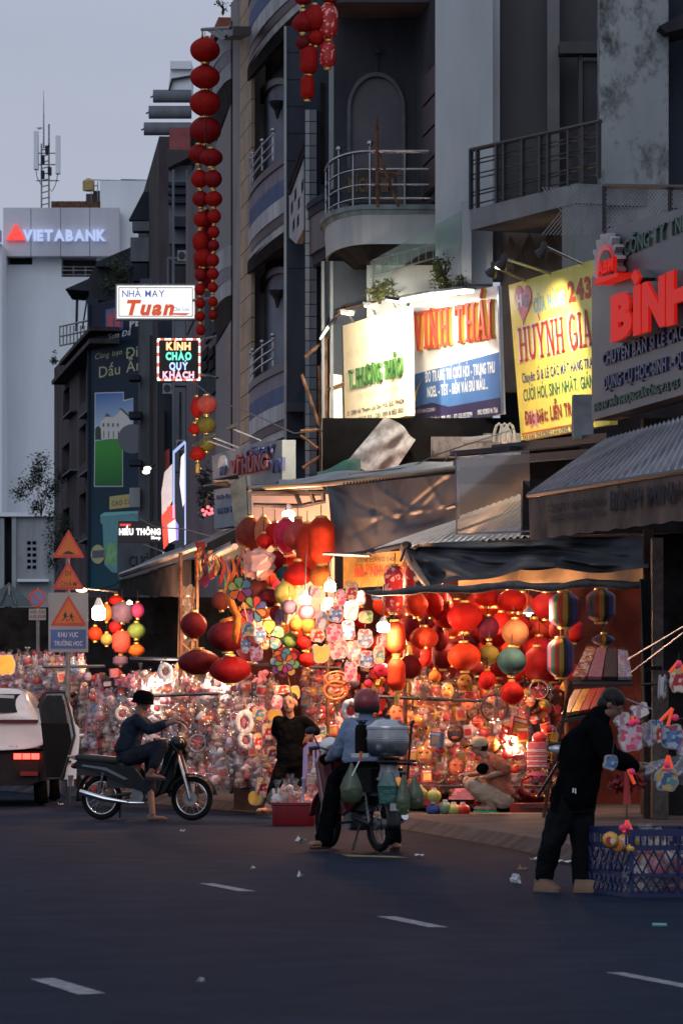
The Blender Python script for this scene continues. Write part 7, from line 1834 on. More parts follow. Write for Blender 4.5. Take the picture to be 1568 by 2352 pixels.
mb = MB(); mb.tube([fd.at(*Z5(548,520),-.05),fd.at(*Z5(578,516),-.05)],.02,5); mb.build('handle',car_white,dr)
for a in ((475,595),(480,700)):
 mb = MB(); mb.cbox(fd.at(*Z5(*a),.0),.05,.02,.03); mb.build('latch',black,dr)
# ---------------------------------------------------------------- motorbikes
tyre = M('tyre_rubber'); chrome = M('chrome',(.75,.75,.76),.12,1.,var=0)
spoke_me = {}
def wheel(root,x,R=.278,rimc=None):
 w = link('wheel',None,root,(x,0,R))
 mb = MB(); mb.torus((0,0,0),R - .034,.034,32,8); mb.build('tyre',tyre,w,smooth='all',world=False)
 mb = MB(); mb.torus((0,0,0),R - .072,.013,32,6); mb.build('rim',rimc or chrome,w,smooth='all',world=False)
 mb = MB()
 for i in range(18):
  a = 2*math.pi*i/18; b = a+(.35 if i % 2 else -.35); mb.tube([(.035*math.cos(b),.03*(1 if i % 2 else -1),.035*math.sin(b)),((R - .075)*math.cos(a),0,(R - .075)*math.sin(a))],.0025,3,cap=False)
 mb.build('spokes',steel,w,world=False)
 mb = MB(); mb.lathe([(.03,-.06),(.055,-.055),(.055,-.02),(.03,0),(.055,.02),(.055,.055),(.03,.06)],14,axis='Y'); mb.build('hub',dull_metal,w,smooth=True,world=False)
 if x > .5: mb = MB(); mb.lathe([(.09,-.058),(.09,-.052)],20,axis='Y'); mb.build('brake_disc',steel,w,world=False)
 return w
def motorbike(name,label,loc,rz,paint,trim,seatm,rimc=None,rack=False):
 t = thing(name,label,'motorbike',loc,rz=rz)
 B = lambda mb,n,m,sm=False: mb.build(n,m,t,smooth=sm,world=False)
 wheel(t,0,rimc=rimc); wheel(t,1.22,rimc=rimc)
 for s in (1,-1):
  mb = MB(); mb.tube([(1.22,s*.075,.278),(1.165,s*.075,.48),(1.05,s*.06,.82)],[.022,.026,.024],8); B(mb,'fork',steel if s < 0 else dull_metal,True)
  mb = MB(); mb.tube([(0,s*.1,.278),(.45,s*.09,.34)],.024,6); B(mb,'swing_arm',black)
  mb = MB(); pts = [(0+.08*i/30,s*.12,.30+.34*i/30) for i in range(31)]; mb.tube([(p[0]+.02*math.sin(i*1.6),p[1]+.02*math.cos(i*1.6),p[2]) for i,p in enumerate(pts)],.006,4); mb.tube([pts[0],pts[-1]],.012,5); B(mb,'shock',dull_metal)
  mb = MB(); side = [(-.34,.69),(-.28,.75),(.1,.72),(.5,.66),(.62,.52),(.82,.46),(.86,.40),(.6,.36),(.42,.42),(.25,.50),(0,.60)]
  mb.prism([(x,s*.10,z) for x,z in side],(0,s*.035,0)); B(mb,'side_panel',paint)
  mb = MB(); mb.prism([(-.2,s*.136,.70),(.12,s*.136,.66),(.42,s*.136,.52),(.36,s*.136,.51),(.1,s*.136,.63),(-.22,s*.136,.68)],(0,s*.004,0)); B(mb,'side_stripe',trim)
  mb = MB(); mb.grid(lambda a,b: (1.02 - .14*b+.05*a - .10*math.sin(a*1.5)*b,s*(.05+.17*a),.92 - .58*b - .05*a),5,8); o = B(mb,'leg_shield',paint,'all'); mo = o.modifiers.new('thick','SOLIDIFY'); mo.thickness = .02
  mb = MB(); mb.prism([(x,s*.12,z) for x,z in [(1.10,.86),(1.02,.96),(.94,.90),(.88,.64),(.70,.42),(.74,.32),(.92,.36),(1.04,.55)]],(0,s*.07,0)); B(mb,'leg_shield_side',paint)
  mb = MB(); mb.tube([(.98,s*.1,1.0),(.93,s*.22,1.03),(.87,s*.34,1.02)],.013,6); B(mb,'handlebar',dull_metal)
  mb = MB(); mb.tube([(.90,s*.25,1.03),(.86,s*.37,1.02)],.02,8); B(mb,'grip',black)
  mb = MB(); mb.tube([(.92,s*.24,1.03),(.93,s*.30,1.16)],.008,5); mb.ball((.93,s*.33,1.2),.015,.06,.04); B(mb,'mirror',black,True)
  mb = MB(); mb.tube([(.42,s*.1,.29),(.42,s*.25,.28)],.014,6); B(mb,'foot_peg',black)
 mb = MB(); mb.box(-.3,.5,-.1,.1,.56,.70); mb.box(.1,.5,-.08,.08,.40,.58); mb.prism([(.45,-.07,.52),(.85,-.07,.42),(.85,-.07,.34),(.45,-.07,.40)],(0,.14,0)); B(mb,'frame_core',black)
 mb = MB(); mb.grid(lambda a,b: (1.22+.315*math.cos(math.radians(10+150*a)),(b - .5)*.13,.278+.315*math.sin(math.radians(10+150*a)) - .03*abs(b - .5)),16,4); o = B(mb,'front_fender',paint,'all'); mo = o.modifiers.new('thick','SOLIDIFY'); mo.thickness = .01
 mb = MB(); mb.grid(lambda a,b: (.0 - .32*math.cos(math.radians(-10+110*a)),(b - .5)*.15,.29+.33*math.sin(math.radians(-10+110*a))),12,3); o = B(mb,'rear_fender',black,'all'); mo = o.modifiers.new('thick','SOLIDIFY'); mo.thickness = .012
 mb = MB(); mb.ball((1.02,0,.97),.12,.14,.10,14,8); B(mb,'headlight_cowl',paint,True)
 mb = MB(); mb.ball((1.10,0,.96),.05,.09,.06,12,6); B(mb,'headlight',dark_glass,True)
 mb = MB(); mb.prism([(1.06,-.05,.9),(1.12,-.05,.62),(1.0,-.05,.60),(.96,-.05,.9)],(0,.1,0)); B(mb,'steering_cover',paint)
 mb = MB(); loft(mb,[[(x,y,z+(.05 if x < -.1 else .02 if x < .2 else 0)) for x,y,z in rrect(.88*k,.25*k,.08*k,zz)] for k,zz in ((.95,.70),(1.,.72),(1.,.76),(.9,.78))])
 mb.v = [(x+.1,y,z) for x,y,z in mb.v]; B(mb,'seat',seatm,True)
 mb = MB(); mb.tube([(-.3,.09,.76),(-.42,.09,.80),(-.42,-.09,.80),(-.3,-.09,.76)],.014,6); B(mb,'grab_rail',dull_metal)
 mb = MB(); mb.ball((-.36,0,.68),.05,.1,.04); B(mb,'tail_light',M('lens_red',(.25,.01,.01),.2,var=0),True)
 mb = MB(); mb.box(-.43,-.42,-.09,.09,.42,.56); B(mb,'number_plate',M('plate_white',(.5,.5,.5),.5))
 mb = MB(); mb.tube([(.62,-.1,.22),(.45,-.14,.22),(.1,-.16,.27),(-.12,-.17,.33),(-.22,-.17,.36)],[.018,.022,.042,.046,.04],10); B(mb,'exhaust',chrome,True)
 mb = MB(); mb.lathe([(.09,-.11),(.1,-.05),(.1,.05),(.09,.11)],14,(.52,0,.30),axis='Y'); mb.box(.5,.72,-.06,.06,.28,.42); B(mb,'engine',dull_metal,True)
 mb = MB(); mb.tube([(.2,.12,.28),(.16,.22,.02)],.012,5); B(mb,'stand',black)
 return t
p0,p1 = G(234,1883),G(469,1893)
yaw = math.atan2(-.42,1.2)
bike1 = motorbike('motorbike','dark teal underbone motorbike parked side-on near the car',p0,yaw,M('paint_teal_black',(.006,.011,.014),.25,var=0,coat=.15,spec=.3),M('trim_silver',(.16,.20,.21),.3,.4),M('seat_black',(.012,.012,.012),.6))
bike2 = motorbike('motorbike','red and black motorbike carrying a steamer pot and grocery bags',G(872,1957),math.radians(115),M('paint_dark_red',(.09,.008,.010),.3,var=0,coat=.5),M('trim_pale',(.5,.5,.5),.4),M('seat_black'),rimc=M('rim_black',(.02,.02,.022),.4))
def L2(x,y,z): return bike2.matrix_basis @ Vector((x,y,z)) if False else (Matrix.Translation(bike2.location) @ Matrix.Rotation(math.radians(115),4,'Z')) @ Vector((x,y,z))
mb = MB()
rackp = thing('rear_rack','black steel carrier bolted over the rear wheel of the loaded motorbike','rack',L2(-.25,0,.8))
for q in ([(882,1745),(955,1748)],[(870,1752),(955,1756)],[(945,1660),(938,1750)],[(938,1750),(936,1790)]): mb.tube([P(x,y,42.6) for x,y in q],.013,5)
mb.tube([P(942,1668,42.6),P(950,1655,42.6)],.02,6); mb.build('frame',black,rackp)
mb = MB(); mb.cbox(P(905,1748,42.7),.34,.3,.02); mb.build('platform',black,rackp); mb = MB(); mb.cbox(P(872,1792,43.0),.34,.34,.24,rz=.4); mb.build('cargo_box',M('cargo_black',(.008,.008,.009),.8),rackp)
alu = M('aluminium',(.50,.52,.55),.28,1.,var=.12,scale=5)
pot = thing('steamer_pot','big aluminium steamer pot with stepped lid on the motorbike','pot',P(890,1738,42.6)); s = 42.6/F
mb = MB(); mb.lathe([(r*s,z*s) for r,z in [(36,0),(42,5),(47,16),(48.5,38),(48.5,40),(50,41),(50,44),(48,45)]],32); mb.build('body',alu,pot,smooth=True,world=False)
mb = MB(); mb.lathe([(r*s,z*s) for r,z in [(48,45.2),(48,62),(50,63),(50,66),(48,67)]],32); mb.build('steamer_tier',alu,pot,smooth=True,world=False)
mb = MB(); mb.lathe([(r*s,z*s) for r,z in [(49.5,67.2),(49,70),(38,75),(36,77),(28,84),(12,87),(5,88)]],32); mb.build('lid',alu,pot,smooth=True,world=False)
mb = MB(); mb.lathe([(4*s,87*s),(6*s,90*s),(6*s,95*s),(3*s,97*s)],12); mb.build('knob',black,pot,smooth=True,world=False)
mb = MB(); mb.tube([(50*s,0,50*s),(56*s,0,58*s),(50*s,0,64*s)],.01,5); mb.build('handle',black,pot,world=False)
sv = thing('stove_drum','dark metal stove under the steamer pot','stove',P(893,1790,42.7)); mb = MB(); mb.lathe([(26*s,0),(24*s,12*s),(20*s,24*s),(21*s,40*s),(28*s,51*s)],20); mb.build('drum',dull_metal,sv,smooth=True,world=False)
mb = MB(); mb.lathe([(29*s,-2*s),(29*s,4*s)],20); mb.build('tray',steel,sv,world=False)
blk = thing('black_seat_sack','black bristly bundle wedged between the rider and the pot','bundle',P(830,1740,42.8)); mb = MB(); loft(mb,[[(x,y,z) for x,y,z in rrect(.13*k,.16,.05,z)] for k,z in ((.8,0),(1,.05),(1,.28),(.8,.32))])
for i in range(14): mb.tube([(RND.uniform(-.05,.05),RND.uniform(-.05,.05),.3),(RND.uniform(-.07,.07),RND.uniform(-.05,.05),.37)],.004,3)
mb.build('bundle',M('bundle_black',(.012,.01,.01),.9),blk,world=False)
grn_bag = clear_plastic('green_grocery_bag',(.35,.42,.30),.10,.3,bscale=14,milky=.5,milk=(.10,.13,.07))
def grocery(x,ytop,ybot,w,d,label,seed,mat,fillc):
 s = d/F; h = (ybot - ytop)*s; t = thing('grocery_bag',label,'bag',P(x,ybot,d),'grocery bags on the motorbike'); r = random.Random(seed); mb = MB(); n = 14; W = w*s/2; vs = []
 pr = [(.35,0),(.8,.05),(1.,.2),(1.,.4),(.75,.6),(.4,.8),(.16,.95),(.08,1.)]
 for q,z in pr:
  for j in range(n): a = 2*math.pi*j/n; k = 1+r.uniform(-.1,.1); vs.append((q*W*k*math.cos(a),q*W*.7*k*math.sin(a),z*h))
 mb.add(vs,[(i*n+j,i*n+(j+1) % n,(i+1)*n+(j+1) % n,(i+1)*n+j) for i in range(len(pr) - 1) for j in range(n)]+[tuple(range(n - 1,-1,-1))]); mb.build('bag',mat,t,smooth='all',world=False)
 mb = MB()
 for i in range(14): mb.ball((r.uniform(-.6,.6)*W,r.uniform(-.4,.4)*W,r.uniform(.1,.42)*h),W*r.uniform(.2,.35),n=8,m=5)
 mb.build('contents',M('greens_'+str(fillc),(.10,.14,.05) if fillc == 0 else (.25,.28,.18),.7,var=.3,scale=12),t,world=False)
grocery(807,1752,1846,52,42.2,'olive green grocery bag behind the leg of the rider',1,grn_bag,0)
grocery(925,1778,1872,34,42.0,'left one of the two light green bags at the right of the rack',2,grn_bag,1); grocery(951,1780,1860,42,42.2,'right one of the two light green bags at the right of the rack',3,grn_bag,1)
tl = thing('food_box_bag','teal plastic bag holding a clear food box','bag',P(890,1845,42.1)); s = 42.1/F
mb = MB(); loft(mb,[rrect(.17,.13,.02,0),rrect(.20,.15,.03,.17),rrect(.10,.05,.02,.30)]); mb.build('bag',clear_plastic('teal_bag',(.25,.5,.45),.1,.3,bscale=10,milky=.4,milk=(.03,.16,.14)),tl,world=False)
mb = MB(); loft(mb,[rrect(.15,.1,.02,.02),rrect(.18,.12,.02,.14)]); mb.build('food_box',M('box_pale',(.45,.5,.48),.3),tl,world=False)
mb = MB(); mb.tube([P(829,1726,42.0),P(827,1748,42.0)],.015,6); mb.build('red_handle',M('orange_handle',(.6,.08,.02),.4,var=0),rackp); mb = MB(); mb.tube([P(826,1746,42),P(808,1782,42)],.007,5); mb.build('straw',white_paint,rackp)
mb = MB(); loft(mb,[[(x+P(826,1735,42.3).x,y+42.3,z+P(826,1735,42.3).z) for x,y,z in rrect(.17,.12,.03,zz)] for zz in (-.02,.02)]); mb.build('box_lid',M('lid_pale',(.45,.5,.46),.4),rackp)
ol = thing('orange_lens','small orange reflector under the rack','reflector',P(914,1795,42.4)); mb = MB(); mb.ball((0,0,0),.035,.02,.045); mb.build('lens',lit('lens_orange',(1,.35,.08),.4),ol,world=False)
gh = thing('white_helmet','white helmet hanging on the handlebar of the loaded motorbike','helmet',P(826 - 14,1712,43.6)); gh.location = P(832 - 2,1700,44.2)
gh.location = P(*ZP(340,760),44.3); mb = MB(); mb.lathe([(.09,-.05),(.11,-.02),(.105,.04),(.07,.09),(.01,.11)],16); mb.build('shell',white_paint,gh,smooth=True,world=False)
# ---------------------------------------------------------------- people
skin = M('skin',(.34,.18,.12),.55,var=.06,scale=9); hair = M('hair_black',(.008,.007,.006),.55,var=.2,scale=30,spec=.25)
def cap(mb,a,b,ra,rb,n=10):
 a,b = Vector(a),Vector(b); mb.tube([a,a.lerp(b,.5),b],[ra,(ra+rb)/2,rb],n); mb.ball(a,ra,n=n,m=6); mb.ball(b,rb,n=n,m=6)
def limb(mb,pts,rs,n=10):
 for (a,b),(ra,rb) in zip(zip(pts,pts[1:]),zip(rs,rs[1:])): cap(mb,a,b,ra,rb,n)
def rot_add(mb,sub,c,yaw=0.,pitch=0.,roll=0.,k=1.):
 m = Matrix.Translation(c) @ Matrix.Rotation(yaw,4,'Z') @ Matrix.Rotation(pitch,4,'X') @ Matrix.Rotation(roll,4,'Y') @ Matrix.Scale(k,4)
 sub.v = [tuple(m @ Vector(p)) for p in sub.v]; return mb.add(sub.v,sub.f)
def head_geo():           # faces -y,centre of the skull at origin,about 0.22 tall
 h = MB(); h.ball((0,.01,.025),.076,.092,.088,14,10); h.ball((0,-.022,-.035),.058,.062,.072,12,8); h.ball((0,-.05,-.082),.028,.025,.02,8,6)
 h.ball((0,-.092,-.012),.013,.018,.022,8,6); h.ball((0,-.078,-.05),.024,.012,.009,8,5)
 for s in (-1,1): h.ball((s*.075,.01,-.005),.012,.02,.032,8,6); h.ball((s*.03,-.07,.012),.018,.014,.009,8,5)
 return h
def hand(mb,w,d,up,size=1.):
 d,up = Vector(d).normalized(),Vector(up).normalized(); sd = d.cross(up).normalized(); w = Vector(w)
 c = w+d*.045*size
 for k in (-1.2,0,1.2): cap(mb,w+sd*k*.012,c+d*.03+sd*k*.018,.018*size,.014*size,8)
 for i,(k,L) in enumerate(((-1.5,.055),(-.5,.072),(.5,.07),(1.5,.058))):
  a = c+d*.035*size+sd*k*.018; b = a+d*L*.55*size - up*.01; e = b+d*L*.4*size - up*.028
  cap(mb,a,b,.0095*size,.009*size,6); cap(mb,b,e,.009*size,.008*size,6)
 t0 = w+d*.02 - sd*.022; t1 = t0+d*.03 - sd*.028 - up*.01; cap(mb,t0,t1,.012,.01,6); cap(mb,t1,t1+d*.03 - up*.012,.01,.009,6)
def remesh(o,vox=.011,sm=6):
 m = o.modifiers.new('remesh','REMESH'); m.mode = 'VOXEL'; m.voxel_size = vox; m.use_smooth_shade = True
 s = o.modifiers.new('smooth','SMOOTH'); s.iterations = sm; s.factor = .5
 return o
def foot(mb,ankle,d,L=.2):
 a = Vector(ankle); d = Vector(d).normalized(); cap(mb,a,a - Vector((0,0,.045)) - d*.04,.036,.034); h = a - Vector((0,0,.05)); cap(mb,h - d*.04,h+d*(L*.62),.034,.026); cap(mb,h+d*L*.55+Vector((.02,0,-.005)),h+d*L*.72+Vector((.02,0,-.008)),.02,.016); cap(mb,h+d*L*.5 - Vector((.02,0,.005)),h+d*L*.68 - Vector((.02,0,.008)),.018,.014)
FOLD = bpy.data.textures.new('cloth_folds','CLOUDS'); FOLD.noise_scale = .085; FOLD.noise_depth = 3
def person(label,loc,body,clothes,extras,rz=0.,scale=1.,skinm=None):
 o = body.build('person',skinm or skin,None,smooth='all',world=False); o.location = loc; o.rotation_euler = (0,0,rz); o.scale = (scale,)*3; remesh(o,.009,4); tag(o,label,'person')
 for nm,mb,mt,vx in clothes:
  g = remesh(mb.build(nm,mt,o,smooth='all',world=False),vx,8); dm = g.modifiers.new('folds','DISPLACE'); dm.texture = FOLD; dm.strength = .032; dm.mid_level = .38; dm.texture_coords = 'LOCAL'
 for nm,mb,mt in extras: mb.build(nm,mt,o,smooth=True,world=False)
 return o
def torso(mb,pel,chest,neck,wp,wc,dp,grow=0.):
 pel,chest,neck = Vector(pel),Vector(chest),Vector(neck)
 n = 18; rings = []
 for t,w,d in ((-.12,.8,.85),(0,1,1),(.25,.92,.95),(.5,.86,.95),(.75,1.,1.),(1.,1.,.95)):
  c = pel.lerp(chest,t); ww = (wp+(wc - wp)*max(0,t))*w/2+grow; dd = dp*d/2+grow
  rings.append([(c.x+ww*math.cos(2*math.pi*i/n),c.y+dd*math.sin(2*math.pi*i/n),c.z) for i in range(n)])
 c = chest.lerp(neck,.6); rings.append([(c.x+(wc*.33+grow)*math.cos(2*math.pi*i/n),c.y+(dp*.33+grow)*math.sin(2*math.pi*i/n),c.z) for i in range(n)])
 loft(mb,rings)
black_cloth = M('black_cloth',(.004,.0045,.0055),.95,var=.25,scale=6,bump=.2,spec=.01)
wd = 55.6
wl_ = lambda zx,zy,y=0.: (lambda q: Vector(((q[0] - 660)/F*wd,y,CH+(HOR - q[1])/F*wd)))(ZW(zx,zy))
hd = wl_(648,565,-.02)
b = MB(); rot_add(b,head_geo(),hd,yaw=-.25,pitch=-.05,k=1.17)
neck = wl_(660,745,.02); cap(b,hd+Vector((0,.02,-.06)),neck+Vector((0,.01,-.03)),.048,.055)
pel,che = wl_(650,1330,.02),wl_(655,880,.02); torso(b,pel,che,neck,.30,.33,.2)
shL,shR = wl_(500,800,.02),wl_(830,800,.02); elR,haR = wl_(1000,930,.06),wl_(810,1075,.08); elL,haL = wl_(462,985,.12),wl_(560,1120,.2)
limb(b,[shR,elR,haR],[.052,.043,.03]); hand(b,haR,(-.7,.1,-.7),(0,1,0)); limb(b,[shL,elL,haL],[.052,.043,.03]); hand(b,haL,(.7,.3,-.3),(0,1,0))
knL,anL = wl_(480,1570,-.03),wl_(365,1910,-.06); knR,anR = wl_(735,1560,.05),wl_(735,1930,.1)
limb(b,[wl_(570,1340,.02),knL,anL],[.085,.06,.036]); limb(b,[wl_(730,1340,.04),knR,anR],[.085,.06,.036]); foot(b,anL+Vector((-.01,0,.0)),(-.8,-.6,0)); foot(b,anR,(.1,-1,0))
sh_ = MB(); torso(sh_,wl_(650,1280,.02),che,neck,.33,.36,.22,.012); limb(sh_,[shR,shR.lerp(elR,.92)],[.072,.062]); limb(sh_,[shL,shL.lerp(elL,.75)],[.072,.062]); cap(sh_,shL+Vector((0,0,.0)),shR,.06,.06)
tr_ = MB(); torso(tr_,wl_(650,1400,.02),wl_(650,1250,.02),wl_(650,1230,.02),.31,.31,.21,.015); limb(tr_,[wl_(575,1370,.02),knL,knL.lerp(anL,.78)],[.105,.085,.062]); limb(tr_,[wl_(730,1370,.04),knR,knR.lerp(anR,.78)],[.105,.085,.062])
hr = MB(); sub = MB(); sub.ball((0,.026,.056),.082,.092,.066,14,10); sub.ball((0,.105,.0),.035,.035,.04); sub.ball((0,.05,-.02),.084,.06,.08,12,8); rot_add(hr,sub,hd,yaw=-.25,k=1.17)
ey = MB()
for s in (-1,1):
 sub = MB(); sub.ball((s*.03,-.083,.008),.011,.005,.005,8,4); rot_add(ey,sub,hd,yaw=-.25,pitch=-.05,k=1.17)
 sub = MB(); sub.ball((s*.031,-.082,.028),.017,.004,.004,8,4); rot_add(ey,sub,hd,yaw=-.25,pitch=-.05,k=1.17)
lip = MB(); sub = MB(); sub.ball((0,-.087,-.05),.019,.006,.006,8,4); rot_add(lip,sub,hd,yaw=-.25,pitch=-.05,k=1.17)
sd_ = MB(); sole = lambda c,d: [Vector(c)+Vector(d).normalized()*(.12*math.cos(a))+Vector(d).normalized().cross(Vector((0,0,1)))*(.045*math.sin(a)) for a in [2*math.pi*i/14 for i in range(14)]]
sd_.prism(sole(anL+Vector((-.06,-.04,-.105)),(-.8,-.6,0)),(0,0,.025)); sd_.tube([anL+Vector((-.11,-.02,-.08)),anL+Vector((-.10,-.06,-.03)),anL+Vector((-.05,-.1,-.08))],.014,5); sd_.prism(sole(anR+Vector((.01,-.06,-.105)),(.1,-1,0)),(0,0,.025))
WO = P(660,HOR,wd); WO.z = 0
person('woman in black clothes standing with hand on hip before the toy rack',WO,b,[('shirt',sh_,black_cloth,.012),('trousers',tr_,black_cloth,.012)],[('hair',hr,hair),('eyes',ey,hair),('lips',lip,M('lips',(.22,.06,.05),.5)),('sandals',sd_,M('sandal_dark',(.05,.03,.03),.7))])
d1 = 53.9; r1 = lambda zx,zy,y=0.: (lambda q: Vector(((q[0] - 320)/F*d1,y,CH+(HOR - q[1])/F*d1)))(Z5(zx,zy))
hd = r1(985,290,0.); b = MB(); rot_add(b,head_geo(),hd,yaw=math.pi/2 - .15,pitch=.1); neck = r1(955,375,0.); cap(b,hd+Vector((-.02,0,-.05)),neck,.05,.06)
pel,che = r1(880,660),r1(935,430); torso(b,pel,che,neck,.24,.26,.30)
for s,(el,ha) in ((-1,((1035,480),(1205,425))),(1,((1050,470),(1215,410)))):
 y = s*.19; limb(b,[r1(945,405,y),r1(*el,y*1.2),r1(*ha,y*1.3)],[.055,.045,.032]); hand(b,r1(*ha,y*1.3),(1,0,-.3),(0,0,1))
knN,anN = r1(1115,590,-.16),r1(1045,770,-.18); limb(b,[r1(890,660,-.1),knN,anN],[.09,.065,.04]); foot(b,anN,(1,-.1,-.1))
knF,anF = r1(1060,800,.1),r1(1050,1060,-.02); limb(b,[r1(890,670,.1),r1(1040,640,.16),r1(1030,860,.1),anF],[.09,.07,.05,.04]); foot(b,anF,(1,-.25,0),.22)
navy = M('navy_cloth',(.012,.018,.034),.9,var=.2,scale=5,bump=.2,spec=.15); jean = M('denim_dark',(.013,.017,.027),.9,var=.2,scale=6,bump=.2,spec=.15)
sh_ = MB(); torso(sh_,r1(872,610),che,neck,.29,.30,.33,.015)
for s,(el,ha) in ((-1,((1035,480),(1205,425))),(1,((1050,470),(1215,410)))): y = s*.19; limb(sh_,[r1(945,410,y),r1(*el,y*1.2),r1(*el,y*1.2).lerp(r1(*ha,y*1.3),.55)],[.08,.065,.05])
cap(sh_,r1(945,410,-.19),r1(945,410,.19),.075,.075)
tr_ = MB(); torso(tr_,r1(885,690),r1(880,620),r1(880,600),.30,.28,.30,.01); limb(tr_,[r1(890,670,-.1),knN,knN.lerp(anN,.72)],[.11,.085,.07]); limb(tr_,[r1(890,670,.1),r1(1040,640,.16),r1(1030,900,.1)],[.11,.085,.068])
ht = MB(); sub = MB(); sub.lathe([(.115,-.005),(.118,.03),(.11,.08),(.085,.115),(.03,.135)],16,sx=1.,sy=1.12); sub.lathe([(.128,-.035),(.132,-.025),(.115,.01)],18,sx=1.,sy=1.1); rot_add(ht,sub,hd+Vector((0,0,.015)),yaw=math.pi/2,pitch=.12)
sd_ = MB(); sd_.prism(sole(anF+Vector((.07,-.02,-.105)),(1,-.25,0)),(0,0,.022)); sd_.prism(sole(anN+Vector((.06,0,-.1)),(1,-.1,0)),(0,0,.02))
WO = P(320,HOR,d1); WO.z = 0
person('man in navy shirt and black hat sitting on the teal motorbike',WO,b,[('shirt',sh_,navy,.012),('trousers',tr_,jean,.012)],[('hat',ht,black_cloth),('sandals',sd_,M('sandal_dark'))],skinm=M('skin_dark',(.16,.085,.06),.6,var=.08,scale=9))
d2 = 43.4; r2 = lambda zx,zy,y=0.: (lambda q: Vector(((q[0] - 840)/F*d2,y,CH+(HOR - q[1])/F*d2)))(ZP(zx,zy))
hd = r2(748,270,.12); b = MB(); rot_add(b,head_geo(),hd,yaw=math.pi - .3); neck = r2(735,390,.1); cap(b,hd - Vector((0,0,.06)),neck - Vector((0,0,.02)),.055,.06)
pel,che = r2(690,960,.02),r2(720,560,.06); torso(b,pel,che,neck,.32,.38,.24)
shL,shR = r2(560,520,.08),r2(900,520,.08); elL,haL = r2(430,800,.22),r2(300,900,.50); elR,haR = r2(960,800,.25),r2(830,850,.6)
limb(b,[shL,elL,haL],[.06,.047,.033]); hand(b,haL,(-.2,1,-.1),(0,0,1)); limb(b,[shR,elR,haR],[.06,.047,.033]); hand(b,haR,(0,1,0),(0,0,1))
knL,anL = r2(400,1130,.35),r2(265,1800,.12); knR,anR = r2(930,1150,.4),r2(1060,1800,.1)
limb(b,[r2(590,990,.05),knL,anL],[.095,.068,.042]); limb(b,[r2(800,990,.05),knR,anR],[.095,.068,.042]); foot(b,anL+Vector((0,0,.02)),(-.7,-.6,0),.24); foot(b,anR,(.2,-1,0),.24)
sblu = M('shirt_blue',(.17,.22,.33),.8,var=.14,scale=4,bump=.5,bscale=9)
sh_ = MB(); torso(sh_,r2(685,900,.03),che,neck,.36,.41,.27,.014); cap(sh_,shL,shR,.08,.08); limb(sh_,[shL,elL,elL.lerp(haL,.55)],[.09,.075,.06]); limb(sh_,[shR,elR,elR.lerp(haR,.5)],[.09,.075,.06]); cap(sh_,neck - Vector((0,0,.02)),neck+Vector((0,0,.02)),.07,.065)
tr_ = MB(); torso(tr_,r2(690,1010,.02),r2(690,900,.02),r2(690,880,.02),.34,.33,.26,.01); limb(tr_,[r2(590,1000,.05),knL,knL.lerp(anL,.97)],[.115,.09,.085]); limb(tr_,[r2(800,1000,.05),knR,knR.lerp(anR,.97)],[.115,.09,.08])
hm = MB(); sub = MB(); sub.lathe([(.118,-.055),(.128,-.02),(.13,.03),(.118,.08),(.085,.12),(.04,.142),(.005,.147)],22,sx=1.,sy=1.15); rot_add(hm,sub,hd+Vector((0,0,.01)),yaw=-.3)
hb = MB(); sub = MB(); sub.lathe([(.112,-.10),(.122,-.09),(.130,-.05),(.131,-.03)],22,sx=1.,sy=1.15); rot_add(hb,sub,hd+Vector((0,0,.01)),yaw=-.3)
sd_ = MB(); sd_.prism(sole(anL+Vector((-.05,-.04,-.09)),(-.7,-.6,0)),(0,0,.025)); sd_.prism(sole(anR+Vector((.0,-.07,-.1)),(.2,-1,0)),(0,0,.025))
gl_ = MB(); gl_.ball(haL+Vector((-.02,.05,0)),.06,.08,.055,12,8)
WO = P(840,HOR,d2); WO.z = 0
person('rider in blue shirt and maroon helmet astride the loaded motorbike',WO,b,[('shirt',sh_,sblu,.012),('trousers',tr_,black_cloth,.013)],[('helmet',hm,M('helmet_maroon',(.22,.012,.022),.4,var=.05,coat=.3)),('helmet_rim',hb,black),('glove',gl_,black_cloth),('sandals',sd_,M('sandal_dark'))])
d3 = 34.3; r3 = lambda zx,zy,y=0.: (lambda q: Vector(((q[0] - 1340)/F*d3,y,CH+(HOR - q[1])/F*d3)))(Z8(zx,zy))
hd = r3(960,385,0.); b = MB(); rot_add(b,head_geo(),hd,yaw=math.pi/2 - .25,pitch=.55); neck = r3(840,500,0); cap(b,hd+Vector((-.04,0,-.05)),neck,.052,.062)
pel,che = r3(630,1180),r3(745,680); torso(b,pel,che,neck,.26,.32,.30)
shN,shF = r3(800,590,-.18),r3(800,590,.18); elN,haN = r3(930,840,-.24),r3(1180,925,-.2); elF,haF = r3(950,820,.25),r3(1170,900,.12)
limb(b,[shN,elN,haN],[.058,.046,.034]); hand(b,haN,(1,.2,.1),(0,0,1)); limb(b,[shF,elF,haF],[.058,.046,.034]); hand(b,haF,(1,-.1,.1),(0,0,1))
hiL,knL,anL = r3(560,1230,-.05),r3(430,1580,-.1),r3(365,1900,.0); hiR,knR,anR = r3(690,1230,.05),r3(700,1600,-.05),r3(690,1930,-.1)
limb(b,[hiL,knL,anL],[.095,.068,.044]); limb(b,[hiR,knR,anR],[.095,.068,.044])
sh_ = MB(); torso(sh_,r3(625,1230),che,neck,.33,.37,.34,.015); cap(sh_,shN,shF,.085,.085); limb(sh_,[shN,elN,elN.lerp(haN,.75)],[.092,.072,.058]); limb(sh_,[shF,elF,elF.lerp(haF,.75)],[.092,.072,.058]); cap(sh_,r3(560,1180,0),r3(540,1290,0),.13,.1); cap(sh_,neck,che,.09,.13)
